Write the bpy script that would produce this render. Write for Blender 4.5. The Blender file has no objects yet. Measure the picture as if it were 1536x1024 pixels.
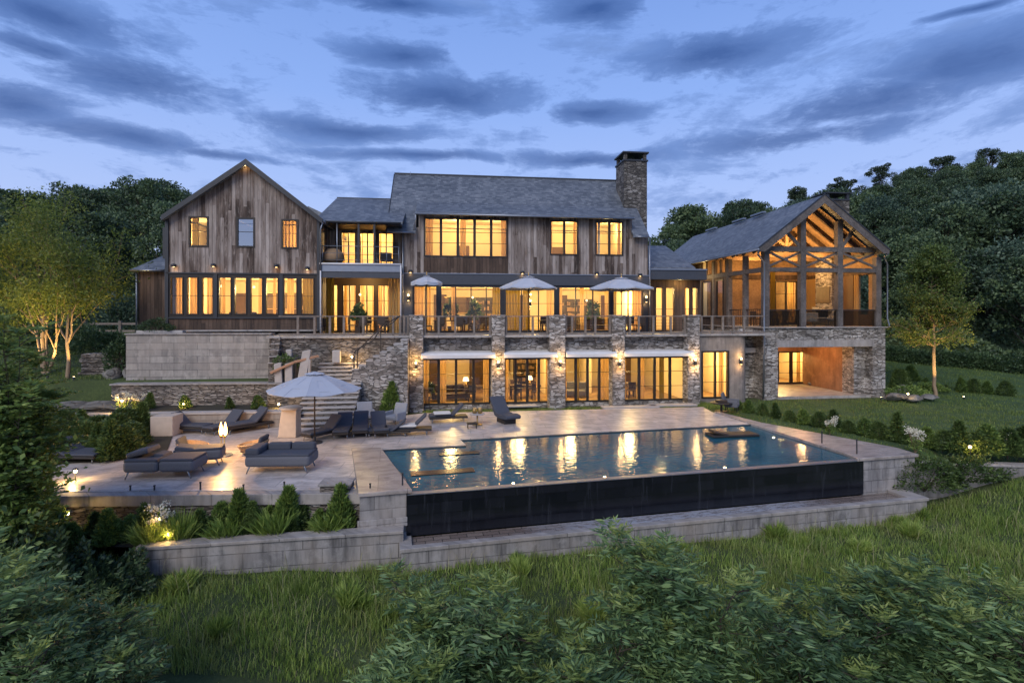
import bpy, bmesh, math, random
import numpy as np
from mathutils import Vector, Matrix
R = math.radians
PI = math.pi
random.seed(7)
sc = bpy.context.scene
col = sc.collection

# ------------------------------------------------------------------ camera
CH = 4.8                       # height of the camera above the pool deck
FP = 791.0                     # focal length in photo pixels (1536 wide)
cam_d = bpy.data.cameras.new('camera')
cam_d.sensor_width = 36
cam_d.lens = FP / 1536 * 36
cam_d.shift_y = -40 / 1536
cam_d.clip_end = 2000
cam = bpy.data.objects.new('camera', cam_d)
cam.location = (0, 0, CH)
cam.rotation_euler = (R(90), 0, 0)
col.objects.link(cam)
sc.camera = cam
sc.view_settings.view_transform = 'Standard'
sc.view_settings.look = 'None'
sc.view_settings.exposure = 0.56
sc.view_settings.gamma = 1.0
sc.render.engine = 'CYCLES'
cy = sc.cycles
cy.max_bounces = 6; cy.diffuse_bounces = 2; cy.glossy_bounces = 3
cy.transmission_bounces = 4; cy.transparent_max_bounces = 12
cy.sample_clamp_indirect = 4; cy.sample_clamp_direct = 0
cy.caustics_reflective = False; cy.caustics_refractive = False
cy.use_denoising = True
try: cy.denoiser = 'OPENIMAGEDENOISE'
except Exception: pass


# ------------------------------------------------------------------ node helper
class NT:
    def __init__(s, tree): s.t = tree
    def n(s, typ, _p=None, **k):
        nd = s.t.nodes.new(typ)
        for a, b in (_p or {}).items(): setattr(nd, a, b)
        for a, b in k.items():
            if a[0] == 'i' and a[1:].isdigit(): sk = nd.inputs[int(a[1:])]
            else: sk = nd.inputs[a.replace('_', ' ')]
            s.set(sk, b)
        return nd
    def set(s, sk, b):
        if isinstance(b, bpy.types.NodeSocket): s.t.links.new(b, sk)
        elif isinstance(b, bpy.types.Node): s.t.links.new(b.outputs[0], sk)
        else:
            if isinstance(b, (tuple, list)) and len(b) == 3 and len(sk.default_value) == 4: b = (*b, 1)
            sk.default_value = b
    def m(s, op, a, b=0.0, c=None, clamp=False):
        nd = s.n('ShaderNodeMath', dict(operation=op, use_clamp=clamp), i0=a, i1=b)
        if c is not None: s.set(nd.inputs[2], c)
        return nd.outputs[0]
    def vm(s, op, a, b=(0, 0, 0)):
        return s.n('ShaderNodeVectorMath', dict(operation=op), i0=a, i1=b).outputs[0]
    def mix(s, f, a, b, mode='MIX'):
        nd = s.n('ShaderNodeMix', dict(data_type='RGBA', blend_type=mode))
        s.set(nd.inputs[0], f); s.set(nd.inputs[6], a); s.set(nd.inputs[7], b)
        return nd.outputs[2]
    def ramp(s, f, stops, interp='LINEAR'):
        nd = s.n('ShaderNodeValToRGB', i0=f)
        cr = nd.color_ramp; cr.interpolation = interp
        while len(cr.elements) > 1: cr.elements.remove(cr.elements[-1])
        cr.elements[0].position = stops[0][0]
        c = stops[0][1]; cr.elements[0].color = (c, c, c, 1) if not isinstance(c, tuple) else (*c, 1)
        for p, c in stops[1:]:
            e = cr.elements.new(p); e.color = (c, c, c, 1) if not isinstance(c, tuple) else (*c, 1)
        return nd.outputs[0]
    def noise(s, vec, scale, detail=4, rough=.55, dist=0):
        return s.n('ShaderNodeTexNoise', Vector=vec, Scale=scale, Detail=detail, Roughness=rough, Distortion=dist).outputs[0]
    def sep(s, v):
        nd = s.n('ShaderNodeSeparateXYZ', i0=v); return nd.outputs[0], nd.outputs[1], nd.outputs[2]
    def comb(s, x, y, z): return s.n('ShaderNodeCombineXYZ', i0=x, i1=y, i2=z).outputs[0]
    def bump(s, h, strength=.3, dist=.02): return s.n('ShaderNodeBump', Strength=strength, Distance=dist, Height=h).outputs[0]

# ------------------------------------------------------------------ sky at dusk
SUN_EL, SUN_ROT = 4.0, 200.0
world = bpy.data.worlds.new('World'); sc.world = world
world.use_nodes = True
wt = world.node_tree; wt.nodes.clear()
W_ = NT(wt)
tc = W_.n('ShaderNodeTexCoord').outputs['Generated']
dx, dy, dz = W_.sep(tc)
az = W_.m('ARCTAN2', dx, dy)
hor = W_.m('SQRT', W_.m('ADD', W_.m('MULTIPLY', dx, dx), W_.m('MULTIPLY', dy, dy)))
el = W_.m('DIVIDE', dz, W_.m('MAXIMUM', hor, .05))
sky = W_.n('ShaderNodeTexSky', dict(sky_type='NISHITA', sun_disc=False, sun_elevation=R(SUN_EL), sun_rotation=R(SUN_ROT), air_density=1.0, ozone_density=3.0))
grad = W_.ramp(W_.m('MULTIPLY', el, 1.0), [(0.0, (.40, .46, .64)), (.10, (.36, .44, .67)), (.24, (.28, .385, .67)), (.4, (.20, .32, .64)), (.6, (.15, .26, .57)), (.8, (.11, .20, .48)), (1.0, (.08, .15, .36))])
base = W_.mix(.06, grad, W_.mix(1.0, sky.outputs[0], (.10, .12, .2), 'MULTIPLY'))
# clouds: banks placed by compass direction and height, broken up by noise
cv = W_.comb(az, W_.m('MULTIPLY', el, 2.5), 0.0)
warp = W_.n('ShaderNodeTexNoise', Vector=cv, Scale=3.0, Detail=3.0).outputs['Color']
cvw = W_.vm('ADD', cv, W_.vm('MULTIPLY', W_.vm('SUBTRACT', warp, (.5, .5, .5)), (.16, .16, 0)))
n1 = W_.noise(cvw, 4.6, 12, .64)
n2 = W_.noise(cvw, 19, 9, .70)
wx, wy, wz = W_.sep(W_.vm('SUBTRACT', warp, (.5, .5, .5)))
azw = W_.m('ADD', az, W_.m('MULTIPLY', wx, .16)); elw = W_.m('ADD', el, W_.m('MULTIPLY', wy, .05))
banks = [(70, 15, 260, 42), (190, 112, 230, 52), (30, 150, 120, 45), (590, 6, 130, 22), (600, 82, 130, 28), (660, 138, 190, 44),
         (170, 200, 200, 26), (530, 196, 170, 24), (890, 14, 110, 42), (1080, 78, 190, 46), (900, 165, 90, 26), (1300, 150, 230, 42),
         (1450, 95, 200, 62), (1200, 200, 260, 30), (620, 236, 200, 12), (880, 238, 180, 18), (40, 60, 120, 30), (330, 230, 130, 12), (1430, 20, 110, 10)]
acc = None
for (px, py, rx, ry) in banks:
    a0 = math.atan((px - 768) / FP); d0 = math.hypot(px - 768, FP)
    e0 = (472 - py) / d0; ra = rx * FP / (d0 * d0); re = ry / d0
    ddx = W_.m('DIVIDE', W_.m('SUBTRACT', azw, a0), ra); ddy = W_.m('DIVIDE', W_.m('SUBTRACT', elw, e0), re)
    g = W_.m('SUBTRACT', 1.0, W_.m('SQRT', W_.m('ADD', W_.m('MULTIPLY', ddx, ddx), W_.m('MULTIPLY', ddy, ddy))), clamp=True)
    acc = g if acc is None else W_.m('MAXIMUM', acc, g)
fld = W_.m('ADD', W_.m('MULTIPLY', acc, .85), W_.m('ADD', W_.m('MULTIPLY', W_.m('SUBTRACT', n1, .5), 2.3), W_.m('MULTIPLY', W_.m('SUBTRACT', n2, .5), 1.0)))
cm = W_.ramp(fld, [(-.06, 0.0), (.14, .38), (.36, .80), (.8, 1.0)])
ccol = W_.ramp(W_.m('ADD', W_.m('MULTIPLY', n1, .7), W_.m('MULTIPLY', acc, -.35)), [(.05, (.036, .085, .25)), (.35, (.085, .165, .40)), (.6, (.17, .27, .53))])
ccol = W_.mix(W_.ramp(el, [(0.0, .55), (.35, .15), (.6, 0.0)]), ccol, (.155, .225, .42))
skyc = W_.mix(cm, base, ccol)
bg = W_.n('ShaderNodeBackground', Color=skyc, Strength=1.0)
wo = W_.n('ShaderNodeOutputWorld'); wt.links.new(bg.outputs[0], wo.inputs[0])

# last glow of the day: one very soft lamp from behind the camera
sun_d = bpy.data.lights.new('sun', 'SUN'); sun_d.energy = 1.55; sun_d.angle = R(35); sun_d.color = (1.0, .95, .88)
sun = bpy.data.objects.new('sun', sun_d); sun.rotation_euler = (R(52), 0, R(-22)); col.objects.link(sun)

# ------------------------------------------------------------------ materials
MAT = {}
def newmat(name):
    m = bpy.data.materials.new(name); m.use_nodes = True
    m.node_tree.nodes.clear(); MAT[name] = m
    return m, NT(m.node_tree)
def finish(m, T, sh):
    o = T.n('ShaderNodeOutputMaterial'); T.t.links.new(sh if isinstance(sh, bpy.types.NodeSocket) else sh.outputs[0], o.inputs[0]); return m
def pbr(T, colr, rough=.7, normal=None, **k):
    nd = T.n('ShaderNodeBsdfPrincipled', Base_Color=colr, Roughness=rough, **k)
    if normal is not None: T.set(nd.inputs['Normal'], normal)
    return nd
def OC(T): return T.n('ShaderNodeTexCoord').outputs['Object']
def simple(name, c, rough=.6, metal=0.0, var=.25, scale=6, bump=0.0):
    m, T = newmat(name); v = OC(T)
    nz = T.noise(v, scale, 5)
    cc = T.mix(nz, tuple(x * (1 - var) for x in c), tuple(x * (1 + var) for x in c))
    nb = T.bump(T.noise(v, scale * 6, 4), bump, .01) if bump else None
    rr = T.m('ADD', T.m('MULTIPLY', T.noise(v, scale * 2, 3), .25), rough - .12)
    return finish(m, T, pbr(T, cc, rr, nb, Metallic=metal))

def mk_wood(name, pal, knots=True, pw=.19):
    m, T = newmat(name); v = OC(T); x, y, z = T.sep(v)
    s = T.m('ADD', x, T.m('MULTIPLY', y, 1.0))
    sc_ = T.m('DIVIDE', s, pw)
    idx = T.m('FLOOR', sc_)
    fr = T.m('FRACT', sc_)
    # boards have butt joints at different heights
    wn0 = T.n('ShaderNodeTexWhiteNoise', dict(noise_dimensions='1D'), W=idx).outputs[0]
    zi = T.m('FLOOR', T.m('ADD', T.m('DIVIDE', z, 4.6), T.m('MULTIPLY', wn0, 7.0)))
    wn = T.n('ShaderNodeTexWhiteNoise', dict(noise_dimensions='2D'), Vector=T.comb(idx, zi, 0.0)).outputs[0]
    wn2 = T.n('ShaderNodeTexWhiteNoise', dict(noise_dimensions='2D'), Vector=T.comb(zi, idx, 0.0)).outputs[0]
    big = T.noise(T.comb(T.m('MULTIPLY', s, .9), T.m('MULTIPLY', z, .16), 0.0), 1.6, 3)
    f = T.m('ADD', T.m('MULTIPLY', wn, .42), T.m('MULTIPLY', T.m('SUBTRACT', big, .24), 1.25))
    st = T.noise(T.comb(T.m('MULTIPLY', s, 26.0), T.m('ADD', T.m('MULTIPLY', z, 1.1), T.m('MULTIPLY', wn2, 30.0)), idx), 1.0, 6, .65)
    f = T.m('ADD', f, T.m('MULTIPLY', T.m('SUBTRACT', st, .5), .75))
    c = T.ramp(f, pal)
    blot = T.noise(T.comb(T.m('MULTIPLY', s, 5.0), T.m('MULTIPLY', z, 1.3), wn2), 1.3, 6, .7)
    c = T.mix(T.ramp(blot, [(.55, 0.0), (.75, .55)]), c, tuple(min(1, q * 1.15) for q in pal[-1][1]))
    c = T.mix(T.ramp(blot, [(.27, .8), (.42, 0.0)]), c, pal[0][1])
    gap = T.ramp(fr, [(0.0, 0.0), (.05, 1.0), (.95, 1.0), (1.0, 0.0)])
    c = T.mix(gap, tuple(q * .25 for q in pal[0][1]), c)
    h = T.m('ADD', T.m('MULTIPLY', gap, 1.0), T.m('MULTIPLY', st, .45))
    return finish(m, T, pbr(T, c, .82, T.bump(h, .7, .02)))
grey_pal = [(.12, (.022, .014, .010)), (.32, (.062, .040, .030)), (.46, (.15, .112, .092)), (.66, (.25, .205, .178)), (.95, (.42, .36, .325))]
mk_wood('weathered_siding', grey_pal)
mk_wood('brown_siding', [(.1, (.022, .013, .009)), (.45, (.06, .036, .024)), (.75, (.10, .062, .042)), (1.0, (.15, .1, .075))])
mk_wood('deck_boards', [(.1, (.10, .085, .07)), (.5, (.18, .15, .13)), (1.0, (.28, .24, .2))], pw=.14)

def mk_timber(name, pal):
    m, T = newmat(name); v = OC(T)
    st = T.noise(T.vm('MULTIPLY', v, (9, 9, 9)), 1.0, 6, .7, .6)
    b = T.noise(v, 1.1, 3)
    f = T.m('ADD', T.m('MULTIPLY', st, .6), T.m('MULTIPLY', b, .4))
    return finish(m, T, pbr(T, T.ramp(f, pal), .8, T.bump(st, .5, .02)))
mk_timber('grey_timber', [(.3, (.035, .028, .025)), (.5, (.10, .085, .078)), (.72, (.21, .185, .17))])
mk_timber('warm_timber', [(.3, (.11, .065, .035)), (.55, (.27, .17, .095)), (.8, (.42, .29, .17))])
mk_timber('rail_timber', [(.3, (.10, .078, .062)), (.55, (.20, .165, .14)), (.8, (.33, .285, .25))])

def mk_slate():
    m, T = newmat('slate_shingles'); v = OC(T); x, y, z = T.sep(v)
    row = T.m('DIVIDE', z, .115); ri = T.m('FLOOR', row); rf = T.m('FRACT', row)
    off = T.n('ShaderNodeTexWhiteNoise', dict(noise_dimensions='1D'), W=ri).outputs[0]
    # tiles run along the slope's own horizontal: ridge directions are x (main) and y (wings)
    geo = T.n('ShaderNodeNewGeometry')
    tcn = T.n('ShaderNodeTexCoord').outputs['Normal']; nx, ny, nz = T.sep(tcn)
    alongx = T.m('GREATER_THAN', T.m('ABSOLUTE', ny), T.m('ABSOLUTE', nx))
    s = T.m('ADD', T.m('MULTIPLY', x, alongx), T.m('MULTIPLY', y, T.m('SUBTRACT', 1.0, alongx)))
    tl = T.m('ADD', T.m('DIVIDE', s, .23), T.m('MULTIPLY', off, 5.0)); ti = T.m('FLOOR', tl); tf = T.m('FRACT', tl)
    wn = T.n('ShaderNodeTexWhiteNoise', dict(noise_dimensions='2D'), Vector=T.comb(ti, ri, 0.0)).outputs[0]
    big = T.noise(v, .7, 4)
    f = T.m('ADD', T.m('MULTIPLY', wn, .36), T.m('ADD', T.m('MULTIPLY', big, .5), .14))
    c = T.ramp(f, [(.15, (.035, .042, .055)), (.42, (.085, .097, .118)), (.7, (.145, .16, .185)), (.95, (.25, .26, .28))])
    edge = T.m('MULTIPLY', T.ramp(rf, [(0.0, .25), (.16, 1.0)]), T.ramp(tf, [(0.0, .45), (.05, 1.0)]))
    c = T.mix(edge, (.015, .016, .02), c)
    h = T.m('ADD', T.m('MULTIPLY', T.m('SUBTRACT', 1.0, rf), 1.0), T.m('MULTIPLY', wn, .35))
    return finish(m, T, pbr(T, c, .62, T.bump(h, .8, .03)))
mk_slate()

def mk_stone(name, pal, mort=(.12, .105, .09), scale=1.0, sq=2.3, dist=.25, rough=.85):
    m, T = newmat(name); v = OC(T)
    nz = T.n('ShaderNodeTexNoise', Vector=v, Scale=2.2 * scale, Detail=3.0).outputs['Color']
    vv = T.vm('ADD', T.vm('MULTIPLY', v, (1, 1, sq)), T.vm('MULTIPLY', T.vm('SUBTRACT', nz, (.5, .5, .5)), (dist, dist, dist)))
    vo = T.n('ShaderNodeTexVoronoi', dict(feature='F1'), Vector=vv, Scale=2.6 * scale, Randomness=.95)
    ve = T.n('ShaderNodeTexVoronoi', dict(feature='DISTANCE_TO_EDGE'), Vector=vv, Scale=2.6 * scale, Randomness=.95)
    cr = T.sep(vo.outputs['Color'])[0]
    fn = T.noise(v, 14, 6, .7)
    f = T.m('ADD', T.m('MULTIPLY', cr, .75), T.m('MULTIPLY', fn, .3))
    c = T.ramp(f, pal)
    e = T.ramp(ve.outputs['Distance'], [(.015, 0.0), (.075, 1.0)])
    c = T.mix(e, mort, c)
    big = T.noise(v, .55, 4)
    c = T.mix(T.ramp(big, [(.35, .55), (.6, 0.0)]), c, tuple(q * .5 for q in mort))
    h = T.m('ADD', e, T.m('MULTIPLY', fn, .5))
    return finish(m, T, pbr(T, c, rough, T.bump(h, .9, .04)))
mk_stone('rubble_stone', [(.1, (.07, .055, .045)), (.28, (.24, .205, .175)), (.52, (.42, .37, .325)), (.78, (.57, .52, .475)), (1.0, (.68, .64, .60))], scale=1.35, sq=3.0, mort=(.10, .088, .078))
mk_stone('ledge_stone', [(.1, (.06, .048, .040)), (.35, (.19, .155, .128)), (.65, (.31, .265, .225)), (1.0, (.48, .43, .38))], mort=(.05, .043, .037), sq=5.0, scale=1.3)
mk_stone('chimney_stone', [(.1, (.04, .034, .03)), (.45, (.115, .10, .088)), (.75, (.19, .17, .152)), (1.0, (.31, .29, .27))], mort=(.055, .05, .045), scale=1.25, sq=2.6)
mk_stone('boulder_rock', [(.1, (.06, .055, .05)), (.6, (.17, .16, .145)), (1.0, (.28, .26, .24))], scale=.4, sq=1.0)

def mk_block(name, c1, c2, bw=1.1, bh=.42, streak=.7, rough=.75, warm=(.36, .30, .25)):
    m, T = newmat(name); v = OC(T); x, y, z = T.sep(v)
    s = T.m('ADD', x, y)
    bv = T.comb(s, z, 0.0)
    br = T.n('ShaderNodeTexBrick', dict(offset=.5), Vector=bv, Color1=c1, Color2=c2, Mortar=tuple(q * .45 for q in c1), Scale=1.0, Mortar_Size=.013, Mortar_Smooth=.3, Bias=0.0, Brick_Width=bw, Row_Height=bh)
    st = T.noise(T.comb(T.m('MULTIPLY', s, 4.5), T.m('MULTIPLY', z, .55), 0.0), 1.0, 6, .62)
    bl = T.noise(v, 2.0, 7, .7); fn = T.noise(v, 22, 5, .7)
    c = T.mix(T.ramp(st, [(.42, 0.0), (.68, streak)]), br.outputs[0], tuple(q * .38 for q in c1))
    c = T.mix(T.ramp(bl, [(.5, 0.0), (.72, .7)]), c, tuple(min(1, q * 1.35) for q in c2))
    c = T.mix(T.m('MULTIPLY', T.ramp(T.noise(v, .8, 3), [(.45, 0.0), (.65, 1.0)]), .45), c, warm)
    h = T.m('ADD', T.m('MULTIPLY', T.m('SUBTRACT', 1.0, br.outputs[1]), .6), T.m('MULTIPLY', fn, .4))
    return finish(m, T, pbr(T, c, rough, T.bump(h, .5, .02)))
mk_block('board_concrete', (.22, .205, .20), (.31, .29, .28), streak=.95, bw=.95, bh=.38)
mk_block('ashlar_wall', (.22, .195, .175), (.37, .33, .29), bw=1.15, bh=.34, streak=.45)
mk_block('cap_stone', (.27, .245, .23), (.34, .31, .29), bw=1.6, bh=5, streak=.6, rough=.6)
mk_block('stucco', (.24, .20, .17), (.30, .25, .215), bw=30, bh=30, streak=.65)
mk_block('umber_stucco', (.26, .13, .07), (.33, .18, .10), bw=30, bh=30, streak=.55, warm=(.40, .22, .12))

def mk_paving(name, c1, c2, bw, bh, rough, rot=0.0):
    m, T = newmat(name); v = OC(T)
    br = T.n('ShaderNodeTexBrick', dict(offset=.37, offset_frequency=2), Vector=v, Color1=c1, Color2=c2, Mortar=tuple(q * .35 for q in c1), Scale=1.0, Mortar_Size=.010, Mortar_Smooth=.2, Bias=0.0, Brick_Width=bw, Row_Height=bh)
    a = T.noise(T.vm('MULTIPLY', v, (1, 2.2, 1)), 1.3, 8, .68, .8); b = T.noise(v, 11, 6, .7)
    c = T.mix(T.ramp(a, [(.42, .0), (.62, .75)]), br.outputs[0], tuple(q * .5 for q in c1))
    c = T.mix(T.ramp(b, [(.55, 0.0), (.75, .5)]), c, tuple(min(.8, q * 1.3) for q in c2))
    rr = T.m('ADD', T.m('MULTIPLY', a, .5), rough - .25)
    h = T.m('ADD', T.m('MULTIPLY', T.m('SUBTRACT', 1.0, br.outputs[1]), .6), T.m('MULTIPLY', b, .25))
    return finish(m, T, pbr(T, c, rr, T.bump(h, .35, .012)))
mk_paving('deck_paving', (.48, .42, .385), (.60, .53, .49), 1.35, .78, .36)
mk_paving('coping_paving', (.33, .275, .245), (.42, .36, .32), 2.1, 1.4, .34)
mk_paving('terrace_paving', (.36, .32, .29), (.43, .39, .35), 1.1, .7, .4)

simple('charcoal_metal', (.030, .032, .038), .5, .2, .2)
simple('bronze_frame', (.028, .022, .018), .45, .3, .2)
simple('steel_band', (.050, .055, .068), .5, .1, .2)
simple('zinc', (.24, .26, .30), .4, .7, .15)
simple('white_metal', (.62, .62, .64), .5, 0, .08)
simple('dark_rail', (.05, .042, .036), .4, .6, .2)
simple('awning_cloth', (.60, .58, .57), .8, 0, .15, 3)
simple('umbrella_cloth', (.38, .40, .46), .85, 0, .10, 2.5)
simple('terrace_umbrella_cloth', (.40, .43, .50), .85, 0, .08, 2.5)
simple('sling_fabric', (.055, .060, .078), .85, 0, .2, 30, .25)
simple('cushion_fabric', (.115, .115, .13), .9, 0, .2, 30, .25)
simple('tan_wicker', (.30, .20, .12), .75, 0, .3, 40, .4)
simple('dark_base', (.030, .024, .020), .55, .2, .3)
simple('pale_cushion', (.55, .53, .50), .9, 0, .1, 10, .1)
simple('linen', (.26, .26, .28), .9, 0, .15, 10, .1)
simple('dark_wood_furniture', (.045, .028, .018), .5, 0, .3)
simple('plaster', (.76, .63, .42), .9, 0, .08, 2)
simple('ceiling_plaster', (.80, .66, .42), .9, 0, .06, 2)
simple('interior_floor', (.30, .19, .10), .4, 0, .2, 2)
simple('interior_dark_panel', (.10, .055, .030), .6, 0, .35, 2)
simple('curtain_cloth', (.66, .52, .33), .95, 0, .1, 3)
simple('olive_curtain', (.20, .17, .05), .95, 0, .15, 3)
simple('pedestal_stone', (.42, .36, .31), .7, 0, .2, 5, .2)
simple('bed_soil', (.035, .030, .018), .95, 0, .4, 4, .5)
simple('pale_stone', (.38, .345, .32), .7, 0, .22, 5, .3)
simple('black_tile', (.004, .005, .007), .12, 0, .3, 5)
simple('painting_dark', (.12, .08, .05), .6, 0, .5, 4)
simple('brass', (.45, .30, .12), .35, .9, .1)
simple('copper_rail', (.36, .20, .12), .55, .2, .2)
simple('white_petal', (.62, .58, .45), .8, 0, .15)

m, T = newmat('black_tile_wall'); v = OC(T); x, y, z = T.sep(v)
st = T.noise(T.comb(T.m('MULTIPLY', x, 6.0), T.m('MULTIPLY', y, 6.0), T.m('MULTIPLY', z, .5)), 1.0, 5, .7)
dr = T.ramp(st, [(.58, 0.0), (.76, .5)])
br = T.n('ShaderNodeTexBrick', Vector=T.comb(x, z, 0.0), Color1=(.006, .007, .010), Color2=(.012, .013, .018), Mortar=(.003, .003, .004), Scale=1.0, Mortar_Size=.006, Brick_Width=.6, Row_Height=.3)
c = T.mix(dr, br.outputs[0], (.05, .054, .065))
finish(m, T, pbr(T, c, T.m('ADD', T.m('MULTIPLY', st, .25), .08), T.bump(T.noise(T.comb(T.m('MULTIPLY', x, 14.0), y, T.m('MULTIPLY', z, 1.2)), 1.0, 3), .12, .01)))

m, T = newmat('wet_stone'); v = OC(T)
a = T.noise(v, .9, 6, .65); b = T.noise(T.vm('MULTIPLY', v, (3, 9, 1)), 1.2, 5, .65)
br = T.n('ShaderNodeTexBrick', dict(offset=.5), Vector=v, Color1=(.15, .115, .10), Color2=(.22, .175, .15), Mortar=(.05, .045, .04), Scale=1.0, Mortar_Size=.012, Brick_Width=.45, Row_Height=.22)
x, y, z = T.sep(v)
foam = T.m('MULTIPLY', T.ramp(T.m('ADD', T.m('DIVIDE', x, 16.0), T.m('MULTIPLY', a, .25)), [(.28, 0.0), (.48, 1.0), (.85, 1.0), (.98, 0.0)]), T.ramp(b, [(.35, .15), (.6, .8)]))
c = T.mix(foam, br.outputs[0], (.40, .43, .50))
finish(m, T, pbr(T, c, T.m('ADD', T.m('MULTIPLY', b, .4), .08), T.bump(T.m('ADD', br.outputs[1], b), .4, .015)))

# glass: thin pane, no refraction
m, T = newmat('window_glass')
gg = T.n('ShaderNodeNewGeometry'); dt = T.n('ShaderNodeVectorMath', dict(operation='DOT_PRODUCT'), i0=gg.outputs['Normal'], i1=gg.outputs['Incoming']).outputs['Value']
fr = T.m('MULTIPLY', T.m('POWER', T.m('SUBTRACT', 1.0, T.m('ABSOLUTE', dt)), 5.0), .9)
gl = T.n('ShaderNodeBsdfGlossy', Color=(.9, .95, 1), Roughness=.02); frr = fr
tr = T.n('ShaderNodeBsdfTransparent', Color=(.93, .93, .92))
mx = T.n('ShaderNodeMixShader', i0=T.m('ADD', T.m('MULTIPLY', fr, 1.0), .05), i1=tr.outputs[0], i2=gl.outputs[0])
finish(m, T, mx)
m, T = newmat('coated_glass'); g_ = T.n('ShaderNodeBsdfGlossy', Color=(.9, .95, 1), Roughness=.04); t_ = T.n('ShaderNodeBsdfTransparent', Color=(.8, .8, .8)); finish(m, T, T.n('ShaderNodeMixShader', i0=.42, i1=t_.outputs[0], i2=g_.outputs[0]))
# dark insect screen
m, T = newmat('screen_mesh'); d = T.n('ShaderNodeBsdfDiffuse', Color=(.02, .016, .013)); t = T.n('ShaderNodeBsdfTransparent')
finish(m, T, T.n('ShaderNodeMixShader', i0=.45, i1=d.outputs[0], i2=t.outputs[0]))
# translucent curtain
def mk_curtain(name, c):
    m, T = newmat(name); v = OC(T); x, y, z = T.sep(v)
    f = T.noise(T.comb(T.m('MULTIPLY', T.m('ADD', x, y), 9.0), T.m('MULTIPLY', z, .15), 0.0), 1.0, 3)
    cc = T.mix(f, tuple(q * .75 for q in c), c)
    d = T.n('ShaderNodeBsdfDiffuse', Color=cc); t = T.n('ShaderNodeBsdfTranslucent', Color=cc)
    finish(m, T, T.n('ShaderNodeMixShader', i0=.5, i1=d.outputs[0], i2=t.outputs[0]))
mk_curtain('curtain_cloth2', (.62, .40, .17)); mk_curtain('olive_curtain2', (.24, .17, .04))

def emis(name, c, s):
    m, T = newmat(name); finish(m, T, T.n('ShaderNodeEmission', Color=c, Strength=s))
emis('bulb_glow', (1, .62, .25), 7); emis('flame_glow', (1, .50, .13), 13); emis('soft_glow', (1, .68, .32), 3); emis('spot_glow', (1, .70, .32), 16)

# water
m, T = newmat('pool_water'); v = OC(T)
b1 = T.noise(T.vm('MULTIPLY', v, (1.0, 1.25, 1)), 5.0, 2, .5); b2 = T.noise(v, 17, 2, .5)
h = T.m('ADD', b1, T.m('MULTIPLY', b2, .35))
dk = T.noise(v, .5, 3)
c = T.mix(T.ramp(dk, [(.35, 0.0), (.65, 1.0)]), (.012, .078, .112), (.026, .12, .16))
w1 = pbr(T, c, .03, T.bump(h, .30, .025), IOR=1.33)
finish(m, T, w1)

# ground, foliage
m, T = newmat('grass_ground'); v = OC(T)
a = T.noise(v, .35, 5); b = T.noise(v, 9, 6, .7)
c = T.ramp(T.m('ADD', T.m('MULTIPLY', a, .5), T.m('MULTIPLY', b, .5)), [(.3, (.020, .030, .010)), (.5, (.045, .065, .016)), (.68, (.085, .105, .03))])
finish(m, T, pbr(T, c, .95, T.bump(b, .8, .06)))
m, T = newmat('lawn_ground'); v = OC(T)
a = T.noise(v, .6, 5); b = T.noise(v, 30, 6, .7)
c = T.ramp(T.m('ADD', T.m('MULTIPLY', a, .4), T.m('MULTIPLY', b, .6)), [(.3, (.020, .040, .010)), (.5, (.045, .085, .020)), (.7, (.08, .13, .032))])
finish(m, T, pbr(T, c, .95, T.bump(b, .8, .05)))

def mk_leaf(name, dark, mid, light, trans=.35, nsc=.6, dry=None):
    m, T = newmat(name); v = OC(T)
    geo = T.n('ShaderNodeNewGeometry'); oi = T.n('ShaderNodeObjectInfo')
    rnd = geo.outputs['Random Per Island']
    cl = T.noise(v, nsc, 4)
    f = T.m('ADD', T.m('ADD', T.m('MULTIPLY', rnd, .60), T.m('MULTIPLY', T.m('SUBTRACT', cl, .14), .60)), T.m('MULTIPLY', T.m('SUBTRACT', oi.outputs['Random'], .5), .36))
    c = T.ramp(f, [(.22, dark), (.5, mid), (.8, light)])
    if dry: c = T.mix(T.m('MULTIPLY', T.ramp(T.noise(v, .55, 5, .65), [(.50, 0.0), (.66, 1.0)]), T.ramp(rnd, [(.2, .2), (.7, .8)])), c, dry)
    p = pbr(T, c, .55); t = T.n('ShaderNodeBsdfTranslucent', Color=T.mix(.5, c, light))
    finish(m, T, T.n('ShaderNodeMixShader', i0=trans, i1=p.outputs[0], i2=t.outputs[0]))
mk_leaf('forest_leaves', (.022, .042, .024), (.065, .11, .052), (.15, .21, .085), .25, .25)
mk_leaf('forest_leaves_pale', (.035, .068, .046), (.080, .135, .085), (.15, .21, .13), .25, .25)
mk_leaf('tree_leaves', (.05, .085, .016), (.12, .17, .03), (.24, .28, .05), .45, .8)
mk_leaf('green_tree_leaves', (.045, .080, .020), (.10, .155, .035), (.19, .24, .05), .4, .8)
mk_leaf('shrub_leaves', (.035, .065, .018), (.085, .14, .034), (.17, .24, .065), .3, 2)
mk_leaf('sumac_leaves', (.032, .068, .032), (.105, .19, .078), (.26, .37, .135), .3, 1.2)
mk_leaf('sumac_tips', (.13, .19, .05), (.22, .30, .08), (.32, .38, .11), .35, 1.2)
mk_leaf('bush_leaves', (.050, .10, .024), (.13, .21, .045), (.26, .34, .075), .3, 1.2)
mk_leaf('hedge_leaves', (.020, .044, .020), (.05, .092, .038), (.10, .16, .06), .25, .8)
mk_leaf('grass_blades', (.10, .17, .03), (.22, .32, .055), (.42, .50, .13), .35, .9, (.22, .22, .085))
mk_leaf('lawn_blades', (.055, .10, .02), (.12, .18, .035), (.22, .28, .06), .3, .9)
mk_leaf('stone_pine_leaves', (.018, .032, .02), (.036, .060, .032), (.07, .10, .045), .2, .5)
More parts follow.
